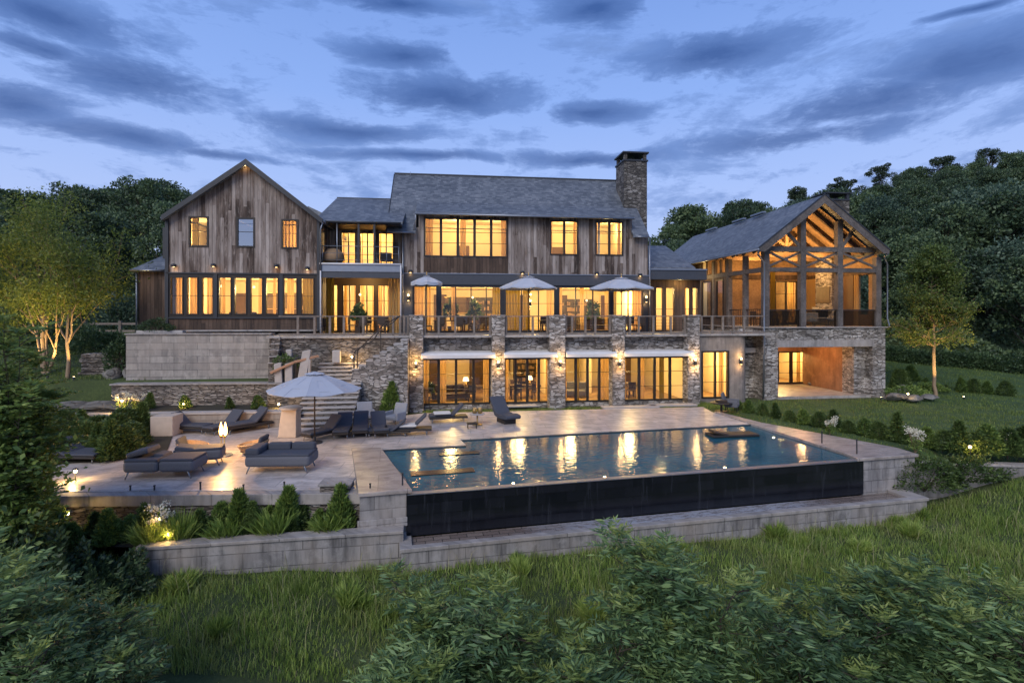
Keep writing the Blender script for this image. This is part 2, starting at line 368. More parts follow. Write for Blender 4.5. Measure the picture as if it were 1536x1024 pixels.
mk_leaf('dry_stalks', (.16, .15, .07), (.27, .25, .12), (.40, .36, .19), .3, .9)
simple('bark', (.27, .19, .12), .9, 0, .3, 8, .4)
simple('dark_bark', (.05, .038, .028), .9, 0, .3, 8, .4)

# ------------------------------------------------------------------ object helpers
def tag(o, label=None, cat=None, group=None, kind=None):
    if label: o['label'] = label
    if cat: o['category'] = cat
    if group: o['group'] = group
    if kind: o['kind'] = kind
    return o
def empty(name, loc=(0, 0, 0), rz=0.0):
    o = bpy.data.objects.new(name, None); col.objects.link(o)
    o.location = loc; o.rotation_euler = (0, 0, rz); o.empty_display_size = .3
    return o
def copy_tree(o, parent=None):
    c = o.copy(); col.objects.link(c); c.parent = parent
    for ch in list(o.children): copy_tree(ch, c)
    return c

class MB:
    def __init__(s): s.v = []; s.f = []
    def quad(s, *p):
        b = len(s.v); s.v += [tuple(q) for q in p]; s.f.append(tuple(range(b, b + len(p)))); return s
    def box(s, x0, x1, y0, y1, z0, z1):
        if x0 > x1: x0, x1 = x1, x0
        if y0 > y1: y0, y1 = y1, y0
        if z0 > z1: z0, z1 = z1, z0
        b = len(s.v)
        s.v += [(x0, y0, z0), (x1, y0, z0), (x1, y1, z0), (x0, y1, z0), (x0, y0, z1), (x1, y0, z1), (x1, y1, z1), (x0, y1, z1)]
        s.f += [tuple(b + i for i in q) for q in ((3, 2, 1, 0), (4, 5, 6, 7), (0, 1, 5, 4), (1, 2, 6, 5), (2, 3, 7, 6), (3, 0, 4, 7))]
        return s
    def bar(s, p, q, w, h, up=(0, 0, 1)):
        p = Vector(p); q = Vector(q); d = (q - p).normalized(); up = Vector(up)
        if abs(d.dot(up)) > .98: up = Vector((0, 1, 0))
        a = d.cross(up).normalized() * (w / 2); c = a.cross(d).normalized() * (h / 2)
        b = len(s.v)
        for e in (p, q):
            for k in (-a - c, a - c, a + c, -a + c): s.v.append(tuple(e + k))
        s.f += [tuple(b + i for i in q_) for q_ in ((0, 1, 2, 3), (7, 6, 5, 4), (0, 4, 5, 1), (1, 5, 6, 2), (2, 6, 7, 3), (3, 7, 4, 0))]
        return s
    def tube(s, pts, rad, n=8, cap=True):
        pts = [Vector(p) for p in pts]
        if not isinstance(rad, (list, tuple)): rad = [rad] * len(pts)
        b = len(s.v); ref = Vector((0.31, .87, .2))
        for i, p in enumerate(pts):
            d = (pts[min(i + 1, len(pts) - 1)] - pts[max(i - 1, 0)]).normalized()
            a = d.cross(ref)
            if a.length < .1: a = d.cross(Vector((1, 0, 0)))
            a.normalize(); c = d.cross(a)
            for k in range(n):
                t = 2 * PI * k / n
                s.v.append(tuple(p + (a * math.cos(t) + c * math.sin(t)) * rad[i]))
        for i in range(len(pts) - 1):
            for k in range(n):
                k2 = (k + 1) % n
                s.f.append((b + i * n + k, b + i * n + k2, b + (i + 1) * n + k2, b + (i + 1) * n + k))
        if cap:
            s.f.append(tuple(b + k for k in range(n))[::-1]); s.f.append(tuple(b + (len(pts) - 1) * n + k for k in range(n)))
        return s
    def lathe(s, prof, c=(0, 0, 0), n=20, cap=True):
        b = len(s.v)
        for r, z in prof:
            for k in range(n):
                t = 2 * PI * k / n; s.v.append((c[0] + r * math.cos(t), c[1] + r * math.sin(t), c[2] + z))
        for i in range(len(prof) - 1):
            for k in range(n):
                k2 = (k + 1) % n; s.f.append((b + i * n + k, b + i * n + k2, b + (i + 1) * n + k2, b + (i + 1) * n + k))
        if cap:
            s.f.append(tuple(b + k for k in range(n))[::-1]); s.f.append(tuple(b + (len(prof) - 1) * n + k for k in range(n)))
        return s
    def prism(s, poly, z0, z1):
        n = len(poly); b = len(s.v)
        A = sum(poly[i][0] * poly[(i + 1) % n][1] - poly[(i + 1) % n][0] * poly[i][1] for i in range(n))
        if A < 0: poly = poly[::-1]
        s.v += [(p[0], p[1], z0) for p in poly] + [(p[0], p[1], z1) for p in poly]
        s.f.append(tuple(range(b + n - 1, b - 1, -1))); s.f.append(tuple(range(b + n, b + 2 * n)))
        for i in range(n):
            j = (i + 1) % n; s.f.append((b + i, b + j, b + n + j, b + n + i))
        return s
    def extr(s, poly, axis, a0, a1):
        """polygon in the two other axes, extruded along axis (0 = x, 1 = y)"""
        n = len(poly); b = len(s.v)
        for a in (a0, a1):
            for p in poly: s.v.append((a, p[0], p[1]) if axis == 0 else (p[0], a, p[1]))
        s.f.append(tuple(range(b, b + n))); s.f.append(tuple(range(b + 2 * n - 1, b + n - 1, -1)))
        for i in range(n):
            j = (i + 1) % n; s.f.append((b + j, b + i, b + n + i, b + n + j))
        return s
    def build(s, name, mat, parent=None, smooth=False, bevel=0.0, seg=2, subsurf=0):
        me = bpy.data.meshes.new(name); me.from_pydata(s.v, [], s.f); me.update()
        bm = bmesh.new(); bm.from_mesh(me); bmesh.ops.recalc_face_normals(bm, faces=bm.faces) ; bm.to_mesh(me); bm.free()
        me.materials.append(MAT[mat])
        if smooth:
            me.polygons.foreach_set('use_smooth', [True] * len(me.polygons))
        o = bpy.data.objects.new(name, me); col.objects.link(o)
        if parent is not None: o.parent = parent
        if bevel:
            md = o.modifiers.new('bevel', 'BEVEL'); md.width = bevel; md.segments = seg; md.limit_method = 'ANGLE'; md.harden_normals = False
        if subsurf:
            md = o.modifiers.new('sub', 'SUBSURF'); md.levels = subsurf; md.render_levels = subsurf
        return o

def np_mesh(name, V, F, mat, parent=None, smooth=False):
    """V (n,3) float array, F (m,k) int array of equal-sized faces"""
    me = bpy.data.meshes.new(name); n, k = F.shape
    me.vertices.add(len(V)); me.vertices.foreach_set('co', np.ascontiguousarray(V, dtype=np.float32).ravel())
    me.loops.add(n * k); me.loops.foreach_set('vertex_index', np.ascontiguousarray(F, dtype=np.int32).ravel())
    me.polygons.add(n); me.polygons.foreach_set('loop_start', np.arange(0, n * k, k, dtype=np.int32))
    if smooth: me.polygons.foreach_set('use_smooth', np.ones(n, dtype=bool))
    me.update(calc_edges=True); me.validate()
    me.materials.append(MAT[mat])
    o = bpy.data.objects.new(name, me); col.objects.link(o)
    if parent is not None: o.parent = parent
    return o
def leaf_cards(P, D, S, W, rng, curl=.25):
    """diamond leaves: centre-base P, direction D, length S, width ratio W; folded along the middle"""
    n = len(P)
    D = D / (np.linalg.norm(D, axis=1, keepdims=True) + 1e-9)
    r = rng.normal(size=(n, 3)); A = np.cross(D, r); A /= (np.linalg.norm(A, axis=1, keepdims=True) + 1e-9)
    N = np.cross(D, A); S = S[:, None]; Wd = S * W
    v0 = P; v1 = P + D * S * .45 + A * Wd * .5 + N * S * curl * .2; v2 = P + D * S - N * S * curl * .3; v3 = P + D * S * .45 - A * Wd * .5 + N * S * curl * .2
    V = np.stack([v0, v1, v2, v3], 1).reshape(-1, 3); F = np.arange(4 * n).reshape(n, 4)
    return V, F
def lamp(name, loc, power, color=(1, .62, .27), r=.15, parent=None, typ='POINT', **k):
    d = bpy.data.lights.new(name, typ); d.energy = power; d.color = color
    if typ != 'AREA': d.shadow_soft_size = r
    for a, b in k.items(): setattr(d, a, b)
    o = bpy.data.objects.new(name, d); col.objects.link(o); o.location = loc
    if parent is not None: o.parent = parent
    return o

# ------------------------------------------------------------------ places: the house frame and the pool frame
TH = R(7.0); HO = (-4.88, 27.0); hc, hs = math.cos(TH), math.sin(TH)
def W2(u, v): return (HO[0] + u * hc - v * hs, HO[1] + u * hs + v * hc)
def fu(px, v):                              # where the sight line through px meets the wall plane v
    k = (px - 768) / FP
    return (k * (HO[1] + v * hc) - HO[0] + v * hs) / (hc - k * hs)
def fv(px, u):
    k = (px - 768) / FP
    return (HO[0] + u * hc - k * (HO[1] + u * hs)) / (hs + k * hc)
def fz(py, u, v): return CH + (472 - py) / FP * W2(u, v)[1]
def DK(px, py, z=0.0):                      # point of a level surface
    Y = (CH - z) * FP / (py - 472); return ((px - 768) / FP * Y, Y)
PT = R(13.0); PO = (-2.84, 14.3); pc, ps = math.cos(PT), math.sin(PT)
def PW(a, b): return (PO[0] + a * pc - b * ps, PO[1] + a * ps + b * pc)

# ------------------------------------------------------------------ ground
def sm(a, b, x):
    t = np.clip((x - a) / (b - a), 0, 1); return t * t * (3 - 2 * t)
SL_R = [-1.4, -.9, -.7, -.45, 0, .2, .32, .6, .9, 1.3]
SL_H = [.22, .21, .165, .09, .04, .09, .235, .31, .37, .40]
def G(x, y):
    x = np.asarray(x, float); y = np.asarray(y, float)
    yfr = np.where(x > -2.84, 14.6 + (x + 2.84) * .2309, 14.6 + (x + 2.84) * .075)
    yfr = np.where(x > 14.3, 18.5, yfr)
    yfr = np.where(x < -13.5, 13.4 - (x + 13.5) * -.5, yfr)
    rise = sm(13.0, 20.0, x)
    zf = -1.76 + .26 * sm(-3, -8, x) + .22 * np.sin(x * .35 + 1) * .3 - .10 * np.clip(yfr - 2 - y, 0, 40) + rise * (1.15 + .06 * np.clip(y - 12, -4, 6))
    zf = zf + sm(-9, -14, x) * .5
    zp = -.16 + 0 * x
    wid = .7 + 1.0 * sm(14.3, 17, x)
    t = sm(yfr, yfr + wid, y)
    z = zf * (1 - t) + zp * t
    # lawn beside and behind the house climbing to the woods
    z = z + .125 * np.clip(y - 32, 0, 12) * sm(22.6, 25, x)
    # upper garden on the left
    tl = sm(25.75, 26.1, y) * sm(-5.6, -6.2, x)
    z = z * (1 - tl) + tl * (1.50 + .155 * np.clip(y - 26, 0, 30))
    r = x / np.maximum(y, 1)
    s = np.interp(r, SL_R, SL_H); lim = np.interp(r, [-.9, -.4, .3, .6, 1.0], [78, 85, 100, 118, 135])
    z = z + s * np.clip(np.minimum(y, lim) - 42, 0, 200) + .02 * np.clip(y - lim, 0, 500)
    far = sm(40, 60, y)
    z = z + far * (1.6 * np.sin(x * .07 + 1.3) * np.cos(y * .06) + .8 * np.sin(x * .17 + y * .11))
    return z
xs = np.concatenate([np.linspace(-420, -45, 30)[:-1], np.linspace(-45, 60, 300), np.linspace(60, 480, 36)[1:]])
ys = np.concatenate([np.linspace(-60, 6, 14)[:-1], np.linspace(6, 46, 180), np.linspace(46, 160, 60)[1:], np.linspace(160, 700, 18)[1:]])
X, Y = np.meshgrid(xs, ys); Z = G(X, Y)
Z = Z + np.where((Y < 20), .04 * np.sin(X * 2.1 + Y) * np.sin(Y * 2.7 - X * .6), 0)
ny_, nx_ = X.shape; idx = np.arange(ny_ * nx_).reshape(ny_, nx_)
V = np.stack([X, Y, Z], -1).reshape(-1, 3)
F = np.stack([idx[:-1, :-1], idx[:-1, 1:], idx[1:, 1:], idx[1:, :-1]], -1).reshape(-1, 4)
gr = np_mesh('ground', V, F, 'grass_ground', smooth=True); tag(gr, kind='structure')

# ------------------------------------------------------------------ deck, water, pool
def frame_obj(name, loc, rz, mb, mat, **k):
    o = mb.build(name, mat, **k); o.location = loc; o.rotation_euler = (0, 0, rz); return o
def to_frame(pts, O, th):
    c, s = math.cos(th), math.sin(th)
    return [((x - O[0]) * c + (y - O[1]) * s, -(x - O[0]) * s + (y - O[1]) * c) for x, y in pts]
water_ab = [(0.12, 0.0), (-.78, 4.75), (2.25, 4.70), (2.15, 5.62), (14.95, 5.62), (14.75, 0.0)]
# paved deck in strips round the pool so that nothing overlaps
dk1 = [(-13.9, 13.9), (-4.06, 14.55), (-5.72, 18.98), (-5.85, 19.6), (-4.4, 19.35)]
L0 = (-4.06, 14.55); L1 = (-5.72, 18.98)
pA = PW(-.78, 4.75); pB = PW(2.25, 4.70); pC = PW(2.15, 5.62); pD = PW(14.95, 5.62)
far_r = PW(15.5, 8.3); far_l = W2(0.2, -.95)
deck_poly = [(-14.6, 14.25), L0, L1, (pA[0] - .05, pA[1] + .10), (pB[0], pB[1] + .10), (pC[0], pC[1] + .10), (pD[0], pD[1] + .10), (15.6 - 2.9, 26.3), W2(14.8, -1.3), W2(.4, -1.3), (-7.6, 23.4), (-14.2, 22.2)]
deck_poly[7] = PW(15.05, 8.6)
mb = MB().prism(to_frame(deck_poly, (-5, 18), R(4)), -.30, 0.0)
deck = frame_obj('pool_deck', (-5, 18, 0), R(4), mb, 'deck_paving'); tag(deck, kind='structure')
# low stone retaining wall under the deck's front edge
mb = MB(); d = to_frame([(-14.4, 14.16), (L0[0] - .02, L0[1] - .16)], (-14.4, 14.16), math.atan2(L0[1] - 14.25, L0[0] + 14.6))
ln = math.hypot(L0[0] + 14.5, L0[1] - 14.2)
mb.box(0, ln, 0.03, .30, -1.5, -.305)
w = frame_obj('retaining_wall', (-14.5, 13.98, 0), math.atan2(.3, 10.5), mb, 'ledge_stone')
tag(w, 'low dark stone wall holding up the front edge of the pool terrace behind the planting bed', 'wall')
MB().box(0, ln, -.06, .28, -.300, -.012).build('coping', 'cap_stone', w, bevel=.012)

water = MB(); water.quad(*[(a, b, -.045) for a, b in water_ab])
wat = frame_obj('water', (PO[0], PO[1], 0), PT, water, 'pool_water'); tag(wat, kind='structure')

pool = empty('infinity_pool', (PO[0], PO[1], 0), PT)
tag(pool, 'long infinity pool with black spill wall, stone copings and low catch basin below', 'pool')
MB().box(-.02, 14.9, -.10, -.005, -1.16, -.055).build('spill_wall', 'black_tile_wall', pool)
MB().box(.0, 14.88, -.13, .10, -.054, -.030).build('spill_edge', 'zinc', pool)
mb = MB()                                   # dark water line round the sides
for (p, q) in (((-.78, 4.75), (2.25, 4.70)), ((2.25, 4.7), (2.15, 5.62)), ((2.15, 5.62), (14.95, 5.62))):
    mb.bar((*p, -.06), (*q, -.06), .05, .10)
mb.build('waterline_tiles', 'charcoal_metal', pool)
MB().prism([(.12, -.12), (-.78, 4.72), (-1.78, 4.86), (-1.30, .12), (-1.27, -.16)], .0, .10).build('coping', 'coping_paving', pool, bevel=.015)
mb = MB(); mb.prism([(-1.24, -.10), (-.02, -.06), (-.02, .5), (-1.24, .5)], -1.95, -.003)
mb.prism([(-.0, 1.2), (-.75, 4.6), (-1.7, 4.7), (-1.22, .5), (-.0, .5)], -1.3, -.003)
mb.build('pier', 'board_concrete', pool, bevel=.012)
mb = MB(); mb.prism([(-1.29, -.19), (0.0, -.15), (0.0, -.105), (-1.29, -.105)], -.86, -.62); mb.prism([(-1.31, -.26), (-.03, -.22), (-.03, -.105), (-1.31, -.105)], -1.95, -1.02)
mb.build('pier_step', 'board_concrete', pool, bevel=.015)
# right side coping widening into the block at the near corner
MB().prism([(14.95, 5.66), (14.82, .5), (14.62, -.14), (17.15, -.14), (17.25, .75), (15.55, 5.7), (15.3, 8.4), (15.02, 8.4)], -.055, .045).build('coping', 'coping_paving', pool, bevel=.015)
MB().prism([(14.90, -.06), (17.08, -.06), (17.15, .9), (14.95, 5.0)], -2.2, -.058).build('pier', 'board_concrete', pool, bevel=.012)
# catch basin
MB().box(-.18, 16.35, -.93, -.11, -1.5, -1.19).build('basin_floor', 'wet_stone', pool)
MB().box(-.22, 16.5, -1.02, -.80, -1.20, -1.10).build('basin_cap', 'cap_stone', pool, bevel=.012)
MB().box(-.22, .10, -.798, -.20, -1.20, -1.102).build('basin_cap', 'cap_stone', pool, bevel=.012)
MB().box(15.9, 16.5, -.798, -.08, -1.20, -1.102).build('basin_cap', 'cap_stone', pool, bevel=.012)
MB().box(-.18, 16.46, -.98, -.84, -2.6, -1.205).box(16.3, 16.46, -.83, 0, -2.6, -1.205).box(-.18, 0, -.83, -.2, -2.6, -1.205).build('basin_wall', 'board_concrete', pool, bevel=.01)
# submerged ledge and rails
MB().box(.15, 2.1, 1.5, 1.95, -.048, -.022).box(1.2, 2.6, 3.6, 3.95, -.048, -.024).build('submerged_bench', 'black_tile_wall', pool, bevel=.01)
for i, (a, b) in enumerate(((.35, 3.6), (3.0, .2), (5.8, .18), (9.9, .22), (14.3, 3.4))):
    o = MB().lathe([(.04, -.042), (.035, -.034), (.02, -.030)], (a, b, 0), 12).build('underwater_light', 'spot_glow', pool)

# front garden wall
g = empty('garden_wall', (-9.05, 12.75, 0), math.atan2(.98, 6.1))
tag(g, 'low concrete block garden wall with stone cap below the planted bed left of the pool', 'wall')
MB().box(0, 6.30, 0, .26, -2.6, -.895).box(0, .26, .262, 1.4, -2.6, -.895).build('wall', 'board_concrete', g, bevel=.01)
MB().box(-.05, 6.30, -.05, .36, -.89, -.81).box(-.05, .50, .362, 1.5, -.89, -.812).build('coping', 'cap_stone', g, bevel=.012)
mb = MB(); mb.quad((-14.3, 13.2, -.93), (-9.0, 13.0, -.93), (-3.0, 13.95, -.93), (-3.9, 14.5, -.93), (-14.3, 14.25, -.93))
o = mb.build('planting_bed', 'bed_soil'); tag(o, kind='structure')
# right lower wall
g = empty('garden_wall', (PW(17.12, .2)[0], PW(17.12, .2)[1], 0), R(-6))
tag(g, 'low pale kerb wall running right from the pool corner along the lawn', 'wall')
MB().box(0, 9, 0, .25, -2.0, -.40).build('wall', 'board_concrete', g, bevel=.01)
MB().box(-.0, 9, -.05, .36, -.395, -.32).build('coping', 'cap_stone', g, bevel=.012)

# ------------------------------------------------------------------ left garden terraces
LT = (-14.0, 25.3)
g = empty('retaining_wall', (-18.8, 24.75, 0), R(3.5))
tag(g, 'long rubble stone retaining wall with thin cap behind the loungers', 'wall')
MB().box(0, 9.05, 0, .5, 0.0, 1.48).build('wall', 'ledge_stone', g)
MB().box(-.06, 9.05, -.07, .56, 1.485, 1.56).build('coping', 'cap_stone', g, bevel=.012)
cwx0 = (190 - 768) / FP * 26.3; cwx1 = (404 - 768) / FP * 26.6
g = empty('retaining_wall', (cwx0, 26.25, 0), R(3.5))
tag(g, 'smooth pale ashlar wall below the left barn with a flat cap', 'wall')
MB().box(0, 7.05, 0, .4, 1.2, 3.80).box(0, .4, .402, 3.6, 1.2, 3.80).build('wall', 'ashlar_wall', g)
MB().box(-.05, 7.08, -.06, .45, 3.805, 3.87).box(-.05, .45, .452, 3.6, 3.805, 3.87).build('coping', 'cap_stone', g, bevel=.01)
# low bench wall with pedestals
b0 = (-15.4, 22.0); b1 = (-9.15, 22.6)
g = empty('bench_wall', (b0[0], b0[1], 0), math.atan2(b1[1] - b0[1], b1[0] - b0[0])); L = math.hypot(b1[0] - b0[0], b1[1] - b0[1])
tag(g, 'low smooth stone bench wall behind the back row of loungers', 'wall')
MB().box(0, L, 0, .3, -.1, .60).build('wall', 'ashlar_wall', g, bevel=.01)
MB().box(-.04, L, -.05, .42, .605, .69).build('coping', 'pale_stone', g, bevel=.012)
mb = MB(); mb.quad((-19, 21.6, .52), (-15.4, 22.25, .52), (-9.2, 22.9, .52), (-9.3, 25.4, .52), (-19, 24.9, .52))
o = mb.build('planting_bed', 'bed_soil'); tag(o, kind='structure')
p = DK(242, 655); o = MB().box(-.42, .42, 0, .8, 0, .80).build('square_pedestal', 'pedestal_stone', bevel=.02); o.location = (*p, 0); o.rotation_euler.z = R(5)
tag(o, 'short square stone pedestal at the left end of the bench wall', 'pedestal')
p = DK(431, 656); t = empty('round_top_pedestal', (p[0], p[1] + .2, 0)); tag(t, 'tall tapering stone pedestal with a round top beside the open umbrella', 'pedestal')
mb = MB(); mb.quad(); mb.v = []; mb.f = []
mb.v = [(-.36, -.26, 0), (.36, -.26, 0), (.36, .3, 0), (-.36, .3, 0), (-.24, -.22, 1.08), (.36, -.22, 1.08), (.36, .22, 1.08), (-.24, .22, 1.08)]
mb.f = [(3, 2, 1, 0), (4, 5, 6, 7), (0, 1, 5, 4), (1, 2, 6, 5), (2, 3, 7, 6), (3, 0, 4, 7)]
mb.build('pedestal', 'pedestal_stone', t, bevel=.03)
MB().lathe([(.0, 1.085), (.40, 1.085), (.44, 1.11), (.44, 1.15), (.38, 1.18), (0, 1.185)], (.06, 0, 0), 28, cap=False).build('round_top', 'pale_stone', t, smooth=False)

# ------------------------------------------------------------------ stairs
ST = W2(0, 0)
s = empty('stone_staircase', (HO[0], HO[1], 0), TH); tag(s, 'wide stone garden stairs climbing from the pool terrace to the house terrace', 'staircase')
NR = 9
def steps(name, u0, u1, v0, z0, n, rise, run):
    m2 = MB()
    for i in range(n):
        vv = v0 + i * run; zz = z0 + i * rise
        m2.box(u0, u1, vv + .04, vv + run + .03, max(zz - .4, z0), zz + rise - .055)
    m2.build('riser', 'ledge_stone', s)
    for i in range(n):
        vv = v0 + i * run; zz = z0 + i * rise
        MB().box(u0 - .02, u1 + .02, vv, vv + run + .03, zz + rise - .06, zz + rise).build('tread', 'pale_stone', s, bevel=.01)
lu0, lu1 = fu(447, -3.2), fu(532, -3.2)
steps('lower', lu0, lu1, -4.1, 0.0, 9, .172, .31)          # up to 1.55
MB().box(lu0 - 1.9, lu1 + .1, -1.29, -.10, .0, 1.50).box(lu1 + .1, 0 - .36, -1.28, -.10, 0, 1.02).build('landing_base', 'ledge_stone', s)
MB().box(lu0 - 1.9, lu1 + .1, -1.29, -.02, 1.505, 1.55).build('landing', 'cap_stone', s, bevel=.01)
uu0, uu1 = fu(474, -1.0), fu(536, -1.0)
steps('upper', uu0, uu1, -1.05, 1.55, 5, .172, .19)          # to 2.41
# right flight climbing along the wall towards the terrace
nst = 8; ru0 = fu(532, -.6); ru1 = -.36; dw = (ru1 - ru0) / nst
mbb = MB()
for i in range(nst):
    zt = 2.0 + (i + 1) * (3.6 - 2.0) / nst
    mbb.box(ru0 + i * dw + .003, ru0 + (i + 1) * dw - .003, -1.25, -.12, 1.0, zt - .06)
    MB().box(ru0 + i * dw - .03, ru0 + (i + 1) * dw + (0.0), -1.29, -.10, zt - .058, zt).build('tread', 'pale_stone', s, bevel=.01)
mbb.build('stair_wall', 'rubble_stone', s)
mbb = MB().box(ru0 - .05, ru1, -1.34, -1.26, 0.0, 1.9); 
for i in range(nst):
    zt = 1.93 + (i + 1) * (3.6 - 2.0) / nst
    mbb.box(ru0 + i * dw, ru0 + (i + 1) * dw, -1.34, -1.26, 1.9, zt - .0)
mbb.build('side_wall', 'rubble_stone', s)
# handrails
def rail(name, pts, r, mat, label, parent=None, posts=()):
    o = MB().tube(pts, r, 8).build(name, mat, parent, smooth=True)
    return o
hr = empty('stair_handrail', (HO[0], HO[1], 0), TH); tag(hr, 'bent dark metal handrail rising to the right along the stone stairs', 'handrail')
a0 = fu(531, -1.2)
MB().tube([(a0, -1.2, 1.6), (a0, -1.2, 2.95), (a0 + .1, -1.2, 3.1), (a0 + .9, -1.2, 3.55), (fu(569, -1.2), -1.2, 4.0), (fu(590, -1.2), -1.2, 4.45), (fu(600, -1.2), -1.2, 4.75)], .03, 8).build('handrail', 'dark_rail', hr, smooth=True)
MB().tube([(a0 + .12, -1.0, 1.6), (a0 + .12, -1.0, 3.05), (fu(572, -1.0), -1.0, 4.2), (fu(598, -1.0), -1.0, 4.72)], .025, 8).build('handrail', 'dark_rail', hr, smooth=True)
for px in (571,):
    MB().tube([(fu(px, -1.2), -1.2, 2.6), (fu(px, -1.2), -1.2, 4.02)], .022, 6).build('baluster', 'dark_rail', hr, smooth=True)
hr = empty('stair_handrail', (HO[0], HO[1], 0), TH); tag(hr, 'sloping copper-brown rail on pale slab posts left of the stairs', 'handrail')
q0, q1 = fu(406, -1.2), fu(478, -1.0)
MB().bar((q0, -1.25, 2.05), ((q0 + q1) / 2, -1.2, 2.55), .10, .12).bar(((q0 + q1) / 2, -1.2, 2.55), (q1, -1.0, 2.82), .10, .12).build('handrail', 'copper_rail', hr, bevel=.02)
for px, w_, tilt, h0 in ((418, .34, -.05, .95), (433, .34, .0, .95), (452, .40, .25, 1.55), (463, .10, .05, 1.1)):
    u_ = fu(px, -1.1); m_ = MB(); m_.extr([(u_ - w_ / 2, 1.55), (u_ + w_ / 2, 1.55), (u_ + w_ / 2 + tilt, 1.55 + h0), (u_ + w_ / 2 + tilt - .12, 1.57 + h0), (u_ - w_ / 2 + tilt, 1.5 + h0)], 1, -1.15, -.95)
    m_.build('slab_post', 'pale_stone', hr, bevel=.03)
# narrow steps beside the ashlar wall
s2 = empty('side_steps', (HO[0], HO[1], 0), TH); tag(s2, 'narrow flight of stone steps between the ashlar wall and the stair garden', 'staircase')
k0, k1 = fu(405, -.5), fu(417, -.5)
for i in range(5):
    MB().box(k0, k1, -.75 + i * .14, -.02, 2.2 + i * .30 - .3 * (i == 0), 2.2 + (i + 1) * .30 - .06).build('riser', 'ledge_stone', s2)
    MB().box(k0 - .02, k1 + .03, -.79 + i * .14, -.02, 2.2 + (i + 1) * .30 - .058, 2.2 + (i + 1) * .30).build('tread', 'cap_stone', s2, bevel=.008)
MB().box(k0, k1, -.75, -.02, 1.5, 1.9).build('riser', 'ledge_stone', s2)
o = MB().box(-.2, .2, -.12, .12, 0, .62).build('standing_slab', 'pale_stone', bevel=.05, seg=3); o.location = (*W2(fu(505, -.35), -.35), 2.42); o.rotation_euler.z = TH
tag(o, 'upright rounded white stone slab at the head of the wide steps', 'stone')
o = MB().box(-.14, .14, -.12, .12, 0, .35).build('standing_slab', 'pale_stone', bevel=.05, seg=3); o.location = (*W2(fu(434, -.35), -.35), 2.75); o.rotation_euler.z = TH
tag(o, 'small rounded white stone set high against the rubble wall beside the narrow steps', 'stone')
o = MB().box(-.5, .5, -.4, .35, 1.5, 2.75).build('stone_block', 'boulder_rock', bevel=.12, seg=3); o.location = (*W2(fu(434, -.35), -.35), 0)
tag(o, 'dark planted rock mound under the small white stone by the stairs', 'rock')

# ------------------------------------------------------------------ the house
H = empty('house', (HO[0], HO[1], 0), TH)
tag(H, 'sprawling two storey barn style house of weathered boards and rubble stone with glowing windows', 'house')

def facade(name, u0, u1, z0, z1, v, holes, mat, th=.28, axis=0, cut=None):
    """wall with openings; axis 0: faces -v, spans u;  axis 1: faces -u, spans v. cut(s, z) -> keep, for gables use poly()"""
    S = sorted(set([u0, u1] + [h[0] for h in holes] + [h[1] for h in holes])); Zs = sorted(set([z0, z1] + [h[2] for h in holes] + [h[3] for h in holes]))
    S = [q for q in S if u0 <= q <= u1]; Zs = [q for q in Zs if z0 <= q <= z1]
    def solid(i, j):
        if i < 0 or j < 0 or i >= len(S) - 1 or j >= len(Zs) - 1: return False
        cu = (S[i] + S[i + 1]) / 2; cz = (Zs[j] + Zs[j + 1]) / 2
        return not any(h[0] < cu < h[1] and h[2] < cz < h[3] for h in holes)
    mb = MB()
    def P(s_, d, z): return (s_, v + d, z) if axis == 0 else (v + d, s_, z)
    for i in range(len(S) - 1):
        for j in range(len(Zs) - 1):
            if not solid(i, j): continue
            a, b, c, d = S[i], S[i + 1], Zs[j], Zs[j + 1]
            mb.quad(P(a, 0, c), P(b, 0, c), P(b, 0, d), P(a, 0, d)); mb.quad(P(b, th, c), P(a, th, c), P(a, th, d), P(b, th, d))
            if not solid(i - 1, j): mb.quad(P(a, 0, c), P(a, 0, d), P(a, th, d), P(a, th, c))
            if not solid(i + 1, j): mb.quad(P(b, 0, c), P(b, th, c), P(b, th, d), P(b, 0, d))
            if not solid(i, j - 1): mb.quad(P(a, 0, c), P(a, th, c), P(b, th, c), P(b, 0, c))
            if not solid(i, j + 1): mb.quad(P(a, 0, d), P(b, 0, d), P(b, th, d), P(a, th, d))
    return mb.build(name, mat, H)

